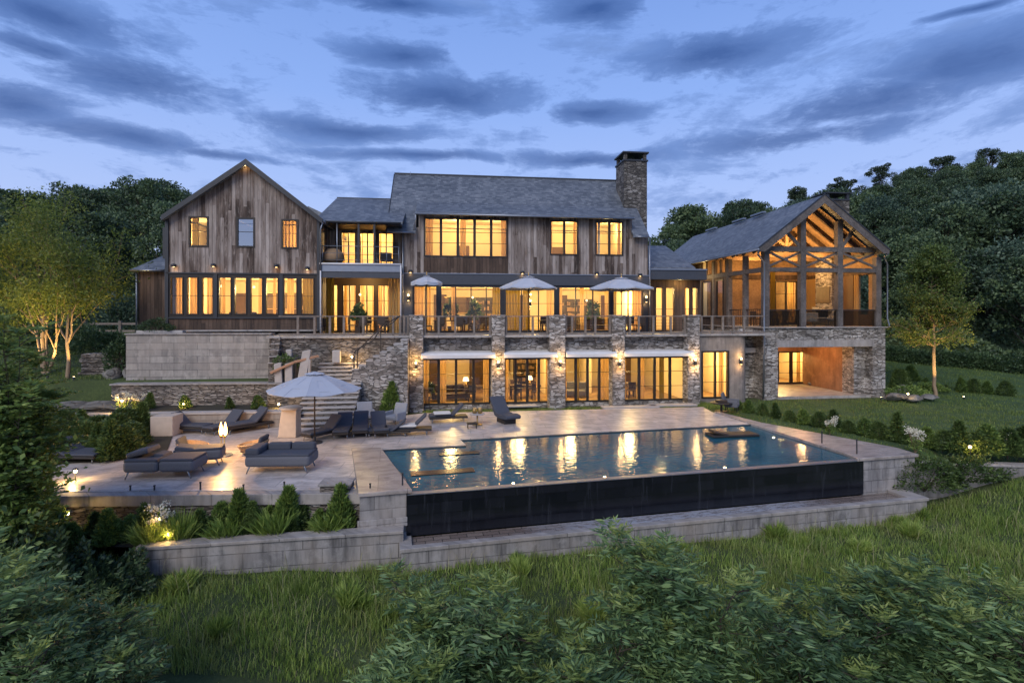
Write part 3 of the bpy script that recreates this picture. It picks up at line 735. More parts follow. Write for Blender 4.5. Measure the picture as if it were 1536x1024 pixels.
def window(u0, u1, z0, z1, v, nx=1, rows=(), fw=.07, mat='bronze_frame', curt=None, axis=0, name='window', parent=None, bars=.025, depth=.10, mull=.08, glass='window_glass'):
    """frame with mullions and bars; pane and curtains are its sub-parts. rows: heights (0..1) of glazing bars"""
    parent = H if parent is None else parent
    def B(mb, a0, a1, d0, d1, c0, c1):
        if axis == 0: mb.box(a0, a1, v + d0, v + d1, c0, c1)
        else: mb.box(v + d0, v + d1, a0, a1, c0, c1)
    mb = MB(); f0, f1 = -.035, depth
    B(mb, u0, u0 + fw, f0, f1, z0, z1); B(mb, u1 - fw, u1, f0, f1, z0, z1)
    B(mb, u0 + fw, u1 - fw, f0 - .004, f1, z0, z0 + fw); B(mb, u0 + fw, u1 - fw, f0 - .004, f1, z1 - fw, z1)
    for k in range(1, nx):
        c = u0 + (u1 - u0) * k / nx; B(mb, c - mull / 2, c + mull / 2, f0 + .006, f1, z0 + fw, z1 - fw)
    for r in rows:
        c = z0 + (z1 - z0) * r; B(mb, u0 + fw, u1 - fw, .0, .05, c - bars / 2, c + bars / 2)
    o = mb.build(name, mat, parent)
    mp = MB(); mp_d = .035
    if axis == 0: mp.quad((u0 + fw, v + mp_d, z0 + fw), (u1 - fw, v + mp_d, z0 + fw), (u1 - fw, v + mp_d, z1 - fw), (u0 + fw, v + mp_d, z1 - fw))
    else: mp.quad((v + mp_d, u0 + fw, z0 + fw), (v + mp_d, u1 - fw, z0 + fw), (v + mp_d, u1 - fw, z1 - fw), (v + mp_d, u0 + fw, z1 - fw))
    mp.build('pane', glass, o)
    for cu in (curt or []):
        a, b, cm_ = cu if len(cu) == 3 else (*cu, 'curtain_cloth2')
        curtain(u0 + (u1 - u0) * a, u0 + (u1 - u0) * b, z0 - .02, z1 - .01, v + .42, cm_, o, axis)
    return o
def curtain(u0, u1, z0, z1, v, mat, parent, axis=0):
    n = max(8, int((u1 - u0) / .035)); mb = MB(); ph = random.random() * 6
    pts = []
    for i in range(n + 1):
        t = i / n; a = u0 + (u1 - u0) * t; d = .045 * math.sin(a * 34 + ph) + .02 * math.sin(a * 71)
        pts.append((a, d))
    for i in range(n):
        (a, d), (b, e) = pts[i], pts[i + 1]
        if axis == 0: mb.quad((a, v + d, z0), (b, v + e, z0), (b, v + e * .6, z1), (a, v + d * .6, z1))
        else: mb.quad((v + d, a, z0), (v + e, b, z0), (v + e * .6, b, z1), (v + d * .6, a, z1))
    mb.build('curtain', mat, parent, smooth=True)
def room(u0, u1, v0, v1, z0, z1, wall='plaster', floor='interior_floor', ceil='ceiling_plaster', front=False):
    mb = MB(); mb.quad((u0, v1, z0), (u1, v1, z0), (u1, v1, z1), (u0, v1, z1)); mb.quad((u0, v0, z0), (u0, v1, z0), (u0, v1, z1), (u0, v0, z1)); mb.quad((u1, v0, z0), (u1, v1, z0), (u1, v1, z1), (u1, v0, z1))
    mb.build('interior_wall', wall, H)
    MB().quad((u0, v0, z0), (u1, v0, z0), (u1, v1, z0), (u0, v1, z0)).build('floor', floor, H)
    MB().quad((u0, v0, z1), (u1, v0, z1), (u1, v1, z1), (u0, v1, z1)).build('ceiling', ceil, H)
WARM = (1, .67, .25)
def rlamp(u, v, z, p, r=.12, c=WARM): return lamp('lamp_light', (u, v, z), p * 2.5, c, r, H)

TZ = 3.75                                            # house terrace level
# ---- main block
MV = 3.6
m0, m1 = fu(604, MV), fu(972, MV)
zb0, zb1 = fz(428, 6, MV), fz(411, 6, MV)            # steel band
Zt = fz(321, 6, MV)
ww = []
row = [(637.3, 657.5), (663.3, 684.5), (688.7, 709.3), (713.5, 734.7), (740.5, 760)]
zw0, zw1 = fz(386.5, 4, MV), fz(328, 4, MV)
ua, ub = fu(636, MV), fu(761.5, MV)
ww.append((ua, ub, zw0, zw1))
w2 = (fu(825, MV), fu(867.5, MV), fz(383, 9, MV), fz(331, 9, MV)); w3 = (fu(893, MV), fu(935, MV), fz(383.5, 11, MV), fz(332, 11, MV))
ww += [w2, w3]
d0, d1 = fu(628, MV), fu(948, MV)
# main upper wall; the dormer part stands a little higher than the ends
facade('wall', m0, m1, zb1, fz(345, 0, MV) + .15, MV, [h if h[3] < 99 else h for h in [(a, b, c, min(d, fz(345, 0, MV) + .149)) for a, b, c, d in ww]], 'weathered_siding')
zc = fz(345, 0, MV) + .15
facade('wall', d0, d1, zc, Zt, MV, [(a, b, zc - 1, d) for a, b, c, d in ww], 'weathered_siding')
window(ua, ub, zw0, zw1, MV, 5, (.36, .64), .09, 'bronze_frame', [(.02, .10), (.43, .5), (.93, .99)], mull=.15)
window(*w2, MV, 2, (.34, .65), .08, 'bronze_frame', [(.02, .12), (.88, .98)], mull=.13)
window(*w3, MV, 2, (.34, .65), .08, 'bronze_frame', [(.02, .14), (.86, .98)], mull=.13)
MB().box(ua, ub, MV - .02, MV - .003, zb1 + .06, zw0 - .04).build('dark_siding_panel', 'brown_siding', H)
MB().box(fu(883.5, MV), fu(889, MV), MV - .022, MV - .003, zb1 + .06, Zt - .1).build('dark_siding_panel', 'brown_siding', H)
# band
bnd1 = fu(1052, MV)
MB().box(m0 - .1, m1 + .02, MV - .10, MV + .2, zb0, zb1 - .05).build('steel_band', 'steel_band', H, bevel=.01)
MB().box(m0 - .1, m1 + .02, MV - .14, MV + .2, zb1 - .048, zb1 - .002).build('flashing', 'zinc', H)
# glazed terrace storey
gl = [(620, 656), (660.5, 752), (757, 833), (837.5, 915), (918.5, 966)]
zg0, zg1 = TZ + .06, zb0 - .06
holes = [(fu(a, MV), fu(b, MV), zg0, zg1) for a, b in gl]
facade('wall', m0 - .1, m1 + .02, TZ, zb0 - .003, MV, holes, 'charcoal_metal')
cs = [[(.0, .42), (.55, .72)], [(.18, .26), (.86, 1.0, 'olive_curtain2')], [(.0, .32, 'olive_curtain2'), (.38, .52, 'olive_curtain2'), (.85, .98)], [(.0, .1), (.45, .53), (.93, 1.0)], [(.02, .20, 'olive_curtain2'), (.70, .99)]]
for (a, b, c, d), cc, nx in zip(holes, cs, (2, 4, 3, 3, 2)):
    window(a, b, c, d, MV, nx, (.62,), .07, 'charcoal_metal', cc, mull=.06, name='glazed_wall')
room(m0 + .35, m1 - .3, MV + .30, MV + 7.5, TZ, zb0 + .05)
room(d0 + .1, d1 - .1, MV + .30, MV + 4.5, zb1 + .05, Zt + .05)
for u_ in (1.2, 4.3, 7.4, 10.4, 12.6):
    rlamp(u_, MV + 2.6, zb0 - .7, 125)
for u_, p_ in ((2.0, 95), (4.6, 60), (9.2, 95), (12.0, 60)):
    rlamp(u_, MV + 2.2, Zt - .45, p_)
for a in (7.3, 10.7): MB().box(a, a + .1, MV + .3, MV + 4.45, zb1 + .06, Zt).build('partition', 'plaster', H)  # added walls: split the lamp light between window groups so their glow differs
# floor slab between storeys
MB().box(m0, m1, MV + .285, MV + 7.4, zb0 + .06, zb1 + .03).build('floor_slab', 'charcoal_metal', H)
MB().box(m0 + .003, m0 + .3, MV + .282, MV + 7.9, TZ - .1, fz(345, 0, MV)).build('side_wall', 'weathered_siding', H)
MB().box(m1 - .29, m1 - .003, MV + .282, MV + 7.9, TZ - .1, fz(345, 0, MV)).build('side_wall', 'weathered_siding', H)
# roofs
def slab(name, pts, th, mat, parent=H, trim=None):
    """roof slope from 4 (or more) top points (u, v, z), thickness straight down"""
    n = len(pts); mb = MB(); b = list(pts) + [(p[0], p[1], p[2] - th) for p in pts]
    mb.v = [tuple(p) for p in b]
    mb.f = [tuple(range(n)), tuple(range(2 * n - 1, n - 1, -1))] + [(i, (i + 1) % n, n + (i + 1) % n, n + i)[::-1] for i in range(n)]
    return mb.build(name, mat, parent)
def gutter(pts, r=.055, mat='zinc', name='gutter', parent=H):
    return MB().tube(pts, r, 8).build(name, mat, parent, smooth=True)
RV = 7.6                                              # ridge of the main roof
ru = fu(590, RV) ; rr = fu(925, RV) + 1.6
rz = fz(259, ru, RV) - .05; ez = fz(346, 0, 3.15); ev = 3.15
sl = (rz - ez) / (RV - ev)
u_l = fu(600, ev); u_r = fu(973.5, ev)
dvz = fz(322, 6, 3.05)                                # dormer eave height
dsl = .46; dv = ((dvz - dsl * 3.05) - (ez - sl * ev)) / (sl - dsl); dz = ez + sl * (dv - ev)
UL = fu(592, RV) ; UR = fu(971, 5.2)
du0, du1 = fu(623, 3.05), fu(951, 3.05)
ul = min(UL, u_l)
# one mesh part per slope, cut round the dormer
slab('roof', [(ul, ev, ez), (du0, ev, ez), (du0, dv, dz), (du1, dv, dz), (du1, ev, ez), (u_r, ev, ez), (u_r, RV, rz), (ul, RV, rz)], .16, 'slate_shingles')
slab('dormer_roof', [(du0, 3.05, dvz + .02), (du1, 3.05, dvz + .02), (du1, dv + .05, dz + .06), (du0, dv + .05, dz + .06)], .12, 'slate_shingles')
slab('roof', [(ul, RV + .002, rz), (u_r, RV + .002, rz), (u_r, RV + 4.8, ez - .2), (ul, RV + 4.8, ez - .2)], .16, 'slate_shingles')
MB().box(ul - .01, u_r, RV - .09, RV + .09, rz - .06, rz + .035).build('ridge_cap', 'charcoal_metal', H)
for s_ in (du0 + .02, du1 - .10):                      # dormer cheeks
    MB().quad((s_, MV + .02, ez - .3), (s_, dv + .1, dz - .1), (s_, MV + .02, dvz)).build('dormer_cheek', 'weathered_siding', H)
gutter([(du0 - .02, 3.0, dvz - .09), (du1 + .02, 3.0, dvz - .09)], .06, 'zinc')
gutter([(ul, ev - .06, ez - .12), (du0 - .1, ev - .06, ez - .12)]); gutter([(du1 + .1, ev - .06, ez - .12), (u_r, ev - .06, ez - .12)])
MB().tube([(du0 + .03, 3.0, dvz - .12), (du0 + .0, 3.1, dvz - .45), (du0 - .12, 3.2, ez - .1)], .035, 8).build('downpipe', 'zinc', H, smooth=True)
MB().tube([(m0 + .02, MV - .12, ez - .15), (m0 + .02, MV - .12, TZ)], .045, 8).build('downpipe', 'zinc', H, smooth=True)
MB().tube([(m1 + .06, MV - .12, ez - .15), (m1 + .06, MV - .12, zb1), (m1 + .06, MV - .16, TZ)], .045, 8).build('downpipe', 'zinc', H, smooth=True)
# gable end infill, left side, and its bargeboard
MB().quad((m0 + .02, MV, ez - .2), (m0 + .02, RV + 4, ez - .2), (m0 + .02, RV, rz - .35)).build('gable_wall', 'warm_timber', H)
MB().quad((m1 - .02, MV, ez - .2), (m1 - .02, RV + 4, ez - .2), (m1 - .02, RV, rz - .35)).build('gable_wall', 'weathered_siding', H)
mb = MB(); mb.bar((ul - .02, ev, ez - .16), (ul - .02, RV, rz - .16), .05, .26); mb.build('bargeboard', 'charcoal_metal', H)
# chimney
cu0, cu1 = fu(936, 5.2), fu(970.5, 5.2); cv0, cv1 = 5.2, 6.8
ctz = fz(226.5, 12, 5.2)
ch = MB().box(cu0, cu1, cv0, cv1, 8.5, ctz - .52).build('chimney', 'chimney_stone', H)
MB().box(cu0 - .06, cu1 + .06, cv0 - .06, cv1 + .06, ctz - .60, ctz - .50).build('ledge', 'charcoal_metal', ch)
mb = MB()
for a in (cu0 + .02, cu1 - .22):
    for b in (cv0 + .02, cv1 - .22): mb.box(a, a + .2, b, b + .2, ctz - .498, ctz - .10)
mb.build('cap_post', 'chimney_stone', ch)
MB().box(cu0 - .10, cu1 + .10, cv0 - .10, cv1 + .10, ctz - .098, ctz).build('cap', 'charcoal_metal', ch, bevel=.01)
MB().lathe([(.12, ctz - .5), (.12, ctz - .2), (.0, ctz - .2)], ((cu0 + cu1) / 2, (cv0 + cv1) / 2, 0), 12, cap=False).build('flue', 'charcoal_metal', ch)
MB().tube([(fu(616, RV), RV - .2, rz - .15), (fu(616, RV), RV - .2, rz + .1)], .012, 6).build('lightning_rod', 'zinc', H)

# ---- left barn wing
LV = 2.2
l0, l1 = fu(250, LV), fu(478, LV)
zl0 = fz(492, -8, LV); zlb = fz(410.5, -8, LV); lez = fz(329, -8, LV); lapex = fz(243.5, -8, LV)
uc = fu(369, LV)
wl = [(fu(283, LV), fu(313, LV), fz(371.5, -9, LV), fz(326, -9, LV)), (fu(354.6, LV), fu(382.5, LV), fz(372, -7, LV), fz(327.5, -7, LV)), (fu(422, LV), fu(447.5, LV), fz(374, -5, LV), fz(330, -5, LV))]
wtop = max(w[3] for w in wl) + .25
facade('wall', l0, l1, zlb, lez - .25, LV, [(a, b, c, min(d, lez - .2501)) for a, b, c, d in wl], 'weathered_siding')
# gable triangle: polygon with notches for window heads
zt = lez - .25
poly = [(l0, zt)]
for a, b, c, d in wl:
    if d > zt: poly += [(a, zt), (a, d), (b, d), (b, zt)]
poly += [(l1, zt), (l1, lez), (uc, lapex - .1), (l0, lez)]
MB().extr(poly, 1, LV, LV + .25).build('gable_wall', 'weathered_siding', H)
for k, (a, b, c, d) in enumerate(wl):
    window(a, b, c, d, LV, 1, (.52,), .085, 'bronze_frame', [[(.0, .35, 'olive_curtain2')], None, [(.0, 1.0)]][k], glass=('window_glass', 'coated_glass', 'window_glass')[k])
lowz0, lowz1 = fz(471.8, -8, LV), fz(416.2, -8, LV)
lw = [(255, 275), (279.5, 297.5), (302, 320.5), (327.5, 347.5), (351, 370.5), (375, 394.5), (398, 418), (425, 446), (450.8, 471.5)]
holes = [(fu(a, LV), fu(b, LV), lowz0, lowz1) for a, b in lw]
zll = fz(476.5, -8, LV)
facade('window_wall', l0, l1, zll, zlb - .003, LV, holes, 'bronze_frame')
cc = [[(0, .9)], [(0, .6)], [(.2, .9)], [(0, .3)], None, [(.45, .7)], [(.4, .62)], [(.1, .6)], [(.0, .9, 'olive_curtain2')]]
for h, c_ in zip(holes, cc): window(*h, LV, 1, (.5,), .05, 'bronze_frame', c_, depth=.08)
facade('wall', l0, l1, zl0 - .3, zll - .003, LV, [], 'brown_siding')
MB().box(l0 - .03, l1 + .02, LV - .07, LV + .02, zll - .04, zll + .03).build('sill', 'charcoal_metal', H)
MB().box(l0 - .03, l1 + .02, LV - .06, LV + .02, zlb - .035, zlb + .03).build('flashing', 'charcoal_metal', H)
MB().box(l0 - .06, l0 + .10, LV - .06, LV + .05, zl0 - .2, lez).build('corner_board', 'charcoal_metal', H)
MB().box(l1 - .08, l1 + .06, LV - .06, LV + .05, zl0 - .2, lez).build('corner_board', 'charcoal_metal', H)
for px in (323.5, 422): MB().box(fu(px, LV) - .09, fu(px, LV) + .09, LV - .05, LV + .02, zll + .03, zlb - .04).build('post', 'charcoal_metal', H)
MB().box(l1 - .25, l1 - .003, LV + .285, LV + 9, zl0 - .4, lez).build('side_wall', 'weathered_siding', H)
MB().box(l0 + .003, l0 + .25, LV + .285, LV + 9, zl0 - .4, lez).build('side_wall', 'weathered_siding', H)
MB().box(l0 - .3, l1 + .3, LV - .5, LV + .1, 2.5, zl0 - .305).build('plinth', 'ledge_stone', H)
MB().box(l0 - 1.0, l0 + 1.2, LV - .9, LV - .505, 3.4, zl0 - .08).build('plinth_block', 'pale_stone', H, bevel=.02)
MB().box(l0 + 1.2, l1, LV - .62, LV - .001, zl0 - .16, zl0 - .08).build('plinth_cap', 'cap_stone', H, bevel=.01)
room(l0 + .3, l1 - .3, LV + .3, LV + 6.5, zl0 - .2, zlb - .06)
room(l0 + .3, l1 - .3, LV + .3, LV + 5, zlb + .2, lez + .15)
for a in (.2, .5, .8): rlamp(l0 + (l1 - l0) * a, LV + 2.4, zlb - .75, 115)
for a, b_ in ((.12, 48), (.88, 75)): rlamp(l0 + (l1 - l0) * a, LV + 1.6, lez - .9, b_)
for a in (wl[1][0] - .5, wl[1][1] + .5): MB().box(a, a + .1, LV + .3, LV + 4.95, zlb + .22, lez + .1).build('partition', 'interior_dark_panel', H)  # added dark walls: keep the room lamps from lighting the middle gable window
oe0, oe1 = fu(242, LV - .35), fu(484, LV - .35); oez = fz(327, -8, LV - .35); oap = fz(240, -8, LV - .35)
uo = fu(369, LV - .35)
for (ue,) in ((oe0,), (oe1,)):
    slab('roof', [(ue, LV - .35, oez), (uo, LV - .35, oap), (uo, LV + 9.5, oap), (ue, LV + 9.5, oez)], .20, 'slate_shingles')
    mb = MB(); mb.bar((ue, LV - .375, oez - .13), (uo, LV - .375, oap - .13), .05, .30, up=(0, 1, 0)); 
    mb = MB(); mb.extr([(ue, oez + .02), (uo, oap + .02), (uo, oap - .30), (ue, oez - .26)], 1, LV - .40, LV - .352); mb.build('bargeboard', 'charcoal_metal', H)
gutter([(oe1 + .03, LV - .3, oez - .1), (oe1 + .03, LV + 4, oez - .1)]); gutter([(oe0 - .03, LV - .3, oez - .1), (oe0 - .03, LV + 9, oez - .1)])
MB().tube([(oe1 - .05, LV - .2, oez - .2), (l1 + .12, LV - .1, oez - .5), (l1 + .12, LV - .1, zlb + .2)], .04, 8).build('downpipe', 'zinc', H, smooth=True)
MB().box(l0 - .35, l0 - .12, LV + .3, LV + .5, fz(387, -12, LV), oez - .5).build('rain_head', 'charcoal_metal', H)
MB().tube([(l0 - .24, LV + .4, fz(387, -12, LV)), (l0 - .24, LV + .4, 4.2)], .05, 8).build('downpipe', 'zinc', H, smooth=True)
# small dormers on the barn's back slopes
slab('dormer_roof', [(uc - 4.3, LV + 2.2, oez + 1.05), (uc - 2.4, LV + 2.2, oez + 1.75), (uc - 2.4, LV + 5, oez + 1.75), (uc - 4.3, LV + 5, oez + 1.05)], .35, 'slate_shingles')
slab('dormer_roof', [(uc + 2.6, LV + 2.2, oez + 1.2), (uc + 4.1, LV + 2.2, oez + .5), (uc + 4.1, LV + 5, oez + .5), (uc + 2.6, LV + 5, oez + 1.2)], .35, 'slate_shingles')
# annex
AV = 3.4
a0, a1 = fu(207, AV), fu(250, AV); az0 = 3.3; az1 = fz(405, -12, AV)
facade('annex_wall', a0, a1, az0, az1, AV, [], 'brown_siding')
MB().box(a0 + .003, a0 + .25, AV + .285, AV + 4, az0, az1).build('annex_wall', 'brown_siding', H)
slab('annex_roof', [(a0 - .2, AV - .3, az1 - .02), (a1, AV - .3, az1 - .02), (a1, AV + 1.8, az1 + 1.15), (a0 + .75, AV + 1.8, az1 + 1.15)], .12, 'slate_shingles')
slab('annex_roof', [(a0 - .2, AV - .3, az1 - .022), (a0 + .75, AV + 1.8, az1 + 1.148), (a0 + .75, AV + 3, az1 + 1.148), (a0 - .2, AV + 4, az1 - .02)], .12, 'slate_shingles')
MB().tube([(a0 - .02, AV - .1, az1 - .1), (a0 - .02, AV - .1, az0)], .045, 8).build('downpipe', 'zinc', H, smooth=True)
gutter([(a0 - .22, AV - .35, az1 - .06), (a1, AV - .35, az1 - .06)], .05)

# ---- middle link with balcony
BV = 4.6; b0_, b1_ = l1 + .06, m0 - .0
zf0 = fz(397, -2, LV)                                 # balcony floor
bz1 = fz(334, -2, BV)
dr_ = [(511.5, 534), (539.5, 563), (567.5, 591)]
holes = [(fu(a, BV), fu(b, BV), zf0 + .05, fz(349, -2, BV)) for a, b in dr_]
tr_ = [(fu(a, BV), fu(b, BV), fz(345.5, -2, BV), fz(340, -2, BV)) for a, b in dr_]
facade('wall', b0_, b1_, zf0, bz1 + .3, BV, holes + tr_, 'weathered_siding')
for h in holes: window(*h, BV, 2, (.36, .72), .06, 'bronze_frame', [(.05, .14), (.86, .95)], name='balcony_door', mull=.06)
for h in tr_: window(*h, BV, 1, (), .02, 'bronze_frame')
MB().box(b0_ + .02, b1_ - .02, LV + .15, BV - .003, zf0 - .42, zf0 - .03).build('balcony_slab', 'charcoal_metal', H)
MB().box(b0_ + .01, b1_ + .05, LV - .02, LV + .14, fz(408, -2, LV), zf0 + .0).build('balcony_fascia', 'zinc', H, bevel=.01)
MB().box(b0_ + .01, b1_ + .05, LV + .02, LV + .142, fz(417, -2, LV), fz(408, -2, LV) - .005).build('balcony_beam', 'steel_band', H)
gutter([(b0_ + .0, LV - .06, zf0 + .02), (b1_ + .06, LV - .06, zf0 + .02)], .05, 'white_metal')
for u_ in (b0_ + .05, b1_ + .02): MB().tube([(u_, LV - .05, zf0), (u_, LV - .05, TZ)], .04, 8).build('downpipe', 'white_metal', H, smooth=True)
for px in (481, 505.5): MB().tube([(fu(px, LV + .1), LV + .1, zf0), (fu(px, LV + .1), LV + .1, fz(333, -2, LV + .25) - .12)], .035, 8).build('balcony_post', 'zinc', H, smooth=True)
for px in (538, 561.5): MB().box(fu(px, LV + .1) - .05, fu(px, LV + .1) + .05, LV + .06, LV + .16, zf0, fz(333, -2, LV + .25) - .12).build('balcony_post', 'charcoal_metal', H)
mb = MB()
mb.tube([(b0_ + .05, LV + .1, zf0 + 1.0), (b1_ - .1, LV + .1, zf0 + 1.0)], .022, 6).tube([(b0_ + .05, LV + .1, zf0 + .62), (b1_ - .1, LV + .1, zf0 + .62)], .012, 6).tube([(b0_ + .05, LV + .1, zf0 + .25), (b1_ - .1, LV + .1, zf0 + .25)], .012, 6)
for px in (484, 522, 580, 598): mb.tube([(fu(px, LV + .1), LV + .1, zf0), (fu(px, LV + .1), LV + .1, zf0 + 1.0)], .018, 6)
mb.build('balcony_railing', 'zinc', H, smooth=True)
mid_e = fz(333, -2, LV + .25)
slab('roof', [(b0_ - .3, LV + .05, mid_e), (b1_ + .1, LV + .05, mid_e), (b1_ + .1, LV + 6, fz(299, -2, LV + 6)), (b0_ - .3, LV + 6, fz(299, -2, LV + 6))], .14, 'slate_shingles')
MB().box(b0_ - .3, b1_ + .1, LV + 5.95, LV + 6.1, fz(299, -2, LV + 6) - .2, fz(299, -2, LV + 6) + .04).build('ridge_cap', 'charcoal_metal', H)
gutter([(b0_, LV + .0, mid_e - .08), (b1_, LV + .0, mid_e - .08)], .05, 'charcoal_metal')
MB().box(b0_, b1_, LV + .25, BV, mid_e - .16, mid_e - .145 + .0).build('soffit', 'charcoal_metal', H)
# lower recess
RVv = 5.0
holes = [(fu(a, RVv), fu(b, RVv), TZ + .05, zf0 - .95) for a, b in ((484, 507), (514, 535), (538.5, 562), (566, 586))]
facade('wall', b0_, b1_, TZ, zf0 - .42, RVv, holes, 'interior_dark_panel')
for h, c_ in zip(holes, ([(.1, .45)], [(.0, .25), (.75, 1.0)], [(.05, .3), (.8, .98)], [(0, .3), (.7, 1)])): window(*h, RVv, 2, (.66,), .05, 'dark_wood_furniture', c_, name='terrace_door', mull=.05)
curtain(b1_ - .75, b1_ - .12, TZ, zf0 - .6, LV + 1.0, 'curtain_cloth2', H)
curtain(b0_ + .12, b0_ + .55, TZ, zf0 - .6, LV + 1.0, 'olive_curtain2', H)
room(b0_ + .05, b1_ - .05, RVv + .3, RVv + 5, TZ, zf0 - .5)
room(b0_ + .05, b1_ - .05, BV + .3, BV + 4, zf0, bz1 + .2)
rlamp((b0_ + b1_) / 2, BV + 1.9, bz1 - .4, 150); rlamp((b0_ + b1_) / 2, RVv + 2, zf0 - 1.1, 170)
rlamp((b0_ + b1_) / 2, LV + 1.5, zf0 - .7, 26, .08)
# steel column and dark side wall by the main block
MB().box(m0 - .12, fu(619, MV), MV - .12, MV - .003, TZ, zb0).build('wall_panel', 'steel_band', H)

# ---- link between main block and pavilion
KV = 4.4; k0, k1 = m1 + .05, fu(1050, KV)
kz1 = fz(420, 16, KV - .3); kz2 = fz(405, 16, KV - .5)
holes = [(fu(a, KV), fu(b, KV), TZ + .05, fz(431, 16, KV)) for a, b in ((983, 995), (998, 1012), (1026, 1036), (1038, 1046.5))]
facade('wall', k0, k1, TZ, kz1, KV, holes, 'brown_siding')
for h, c_ in zip(holes, (None, [(0, .35)], [(0, .8)], None)): window(*h, KV, 1, (.5,), .045, 'dark_wood_furniture', c_, name='terrace_door')
MB().box(k0 - .05, k1 + .1, KV - .7, KV + 3, kz1 + .003, kz2).build('flat_roof', 'steel_band', H, bevel=.01)
MB().box(k0 - .05, k1 + .1, KV - .76, KV - .6, kz2 - .03, kz2 + .06).build('fascia', 'zinc', H)
room(k0, k1, KV + .3, KV + 4, TZ, kz1 - .02)
rlamp((k0 + k1) / 2, KV + 1.6, kz1 - .6, 130); rlamp((k0 + k1) / 2 + .3, KV - .45, kz1 - .25, 9, .06)
slab('roof', [(m1 + .1, KV + .3, fz(401, 15, KV + .3)), (fu(1010, KV + .3) + 1.5, KV + .3, fz(401, 15, KV + .3)), (fu(1010, KV + .3) + 1.5, KV + 5, fz(368, 15, KV + 5)), (m1 + .1, KV + 5, fz(368, 15, KV + 5))], .12, 'slate_shingles')

# ---- timber pavilion (right wing)
PV = 1.25
p0, p1 = fu(1144, PV), fu(1328, PV)
pz = fz(490, 23, PV); pzb = -.15
pe = fz(371, 20, PV); pc_ = fu(1237, PV - .4)
o0, o1, ot = fu(1167, PV), fu(1309, PV), fz(520.5, 23, PV)
facade('stone_wall', p0, p1, pzb, pz - .08, PV, [(o0, o1, pzb, ot)], 'rubble_stone', th=.55)
MB().box(o0 - .1, o1 + .1, PV - .012, PV + .5, ot + .003, ot + .42).build('lintel', 'cap_stone', H, bevel=.01)
MB().box(p0 - .12, p1 + .12, PV - .12, PV + 9, pz - .075, pz).build('floor_ledge', 'cap_stone', H, bevel=.01)
MB().box(p0 + .003, p0 + .5, PV + .555, PV + 12, pzb, pz - .08).build('stone_wall', 'rubble_stone', H)
MB().box(p1 - .5, p1 - .003, PV + .555, PV + 12, pzb, pz - .08).build('stone_wall', 'rubble_stone', H)
# carport interior
CB = PV + 5.2
c0_, c1_ = fu(1166.5, CB), fu(1207, CB)
wz1 = fz(529, 23, CB)
facade('back_wall', p0 + .5, p1 - .5, 0, ot + .3, CB, [(c0_, c1_, .06, wz1 + .08)], 'umber_stucco', th=.2)
window(c0_, c1_, .06, wz1 + .08, CB, 2, (.33, .66), .09, 'bronze_frame', [(.85, .98)], mull=.2, name='glazed_door')
MB().box(p1 - 1.6, p1 - .505, PV + 1.5, CB - .003, 0.0, ot + .2).build('inner_wall', 'umber_stucco', H)
MB().box(p1 - 1.6, p1 - .505, PV + .56, PV + 1.498, 0.0, ot + .2).build('inner_wall', 'rubble_stone', H)
MB().box(p0 + .5, p1 - .5, PV + .56, CB, ot + .003, ot + .25).build('carport_ceiling', 'warm_timber', H)
MB().box(o0 - .1, p1 - .5, PV + .1, CB - .003, -.3, .0).build('carport_floor', 'terrace_paving', H)
room(p0 + .55, p1 - .7, CB + .25, CB + 4, 0.01, 3)
rlamp((c0_ + c1_) / 2 + .3, CB + 1.6, 2.4, 110)
rlamp((o0 + o1) / 2 + .4, PV + 2.7, ot - .25, 52, .1, (1, .5, .18))
# timber frame, front
mb = MB()
tw = .34
def post(name, u_, v_, z0_, z1_, w=tw, mat='grey_timber'):
    return MB().box(u_ - w / 2, u_ + w / 2, v_, v_ + w, z0_, z1_).build(name, mat, H, bevel=.015)
bz0, bz1 = fz(408, 23, PV), fz(401.5, 23, PV); tz0, tz1 = fz(377.5, 23, PV), fz(370, 23, PV)
pu = [fu(1150.5, PV), fu(1205.5, PV), fu(1261, PV), fu(1318.5, PV)]
slp = (fz(292, 23, PV - .4) - pe) / (pc_ - p0)
def rz_at(u_): return pe + slp * (pc_ - p0 - abs(u_ - pc_))
for i, u_ in enumerate(pu): post('post', u_, PV, pz, rz_at(u_) - .28)
for i in range(3):
    a, b = pu[i] + tw / 2, pu[i + 1] - tw / 2
    for (x0_, x1_) in ((bz0, bz1), (tz0, tz1)):
        MB().box(a, b, PV + .03, PV + .27, x0_, x1_).build('tie_beam', 'grey_timber', H, bevel=.01)
    for (s0, s1) in (((a, bz1), (b, tz0)), ((a, tz0), (b, bz1))):
        MB().bar((s0[0], PV + .12 + (.05 if s0[1] == bz1 else -.04), s0[1] + (.06 if s0[1] == bz1 else -.06)), (s1[0], PV + .12 + (.05 if s0[1] == bz1 else -.04), s1[1] + (.06 if s1[1] == bz1 else -.06)), .09, .13).build('cross_brace', 'grey_timber', H, bevel=.01)
MB().bar((pu[1] - tw / 2, PV + .12, tz1 + .02), (pu[1] - 1.0, PV + .12, tz1 + .85), .1, .2).build('knee_brace', 'grey_timber', H, bevel=.01)
MB().bar((pu[2] + tw / 2, PV + .12, tz1 + .02), (pu[2] + .85, PV + .12, tz1 + .95), .1, .2).build('knee_brace', 'grey_timber', H, bevel=.01)
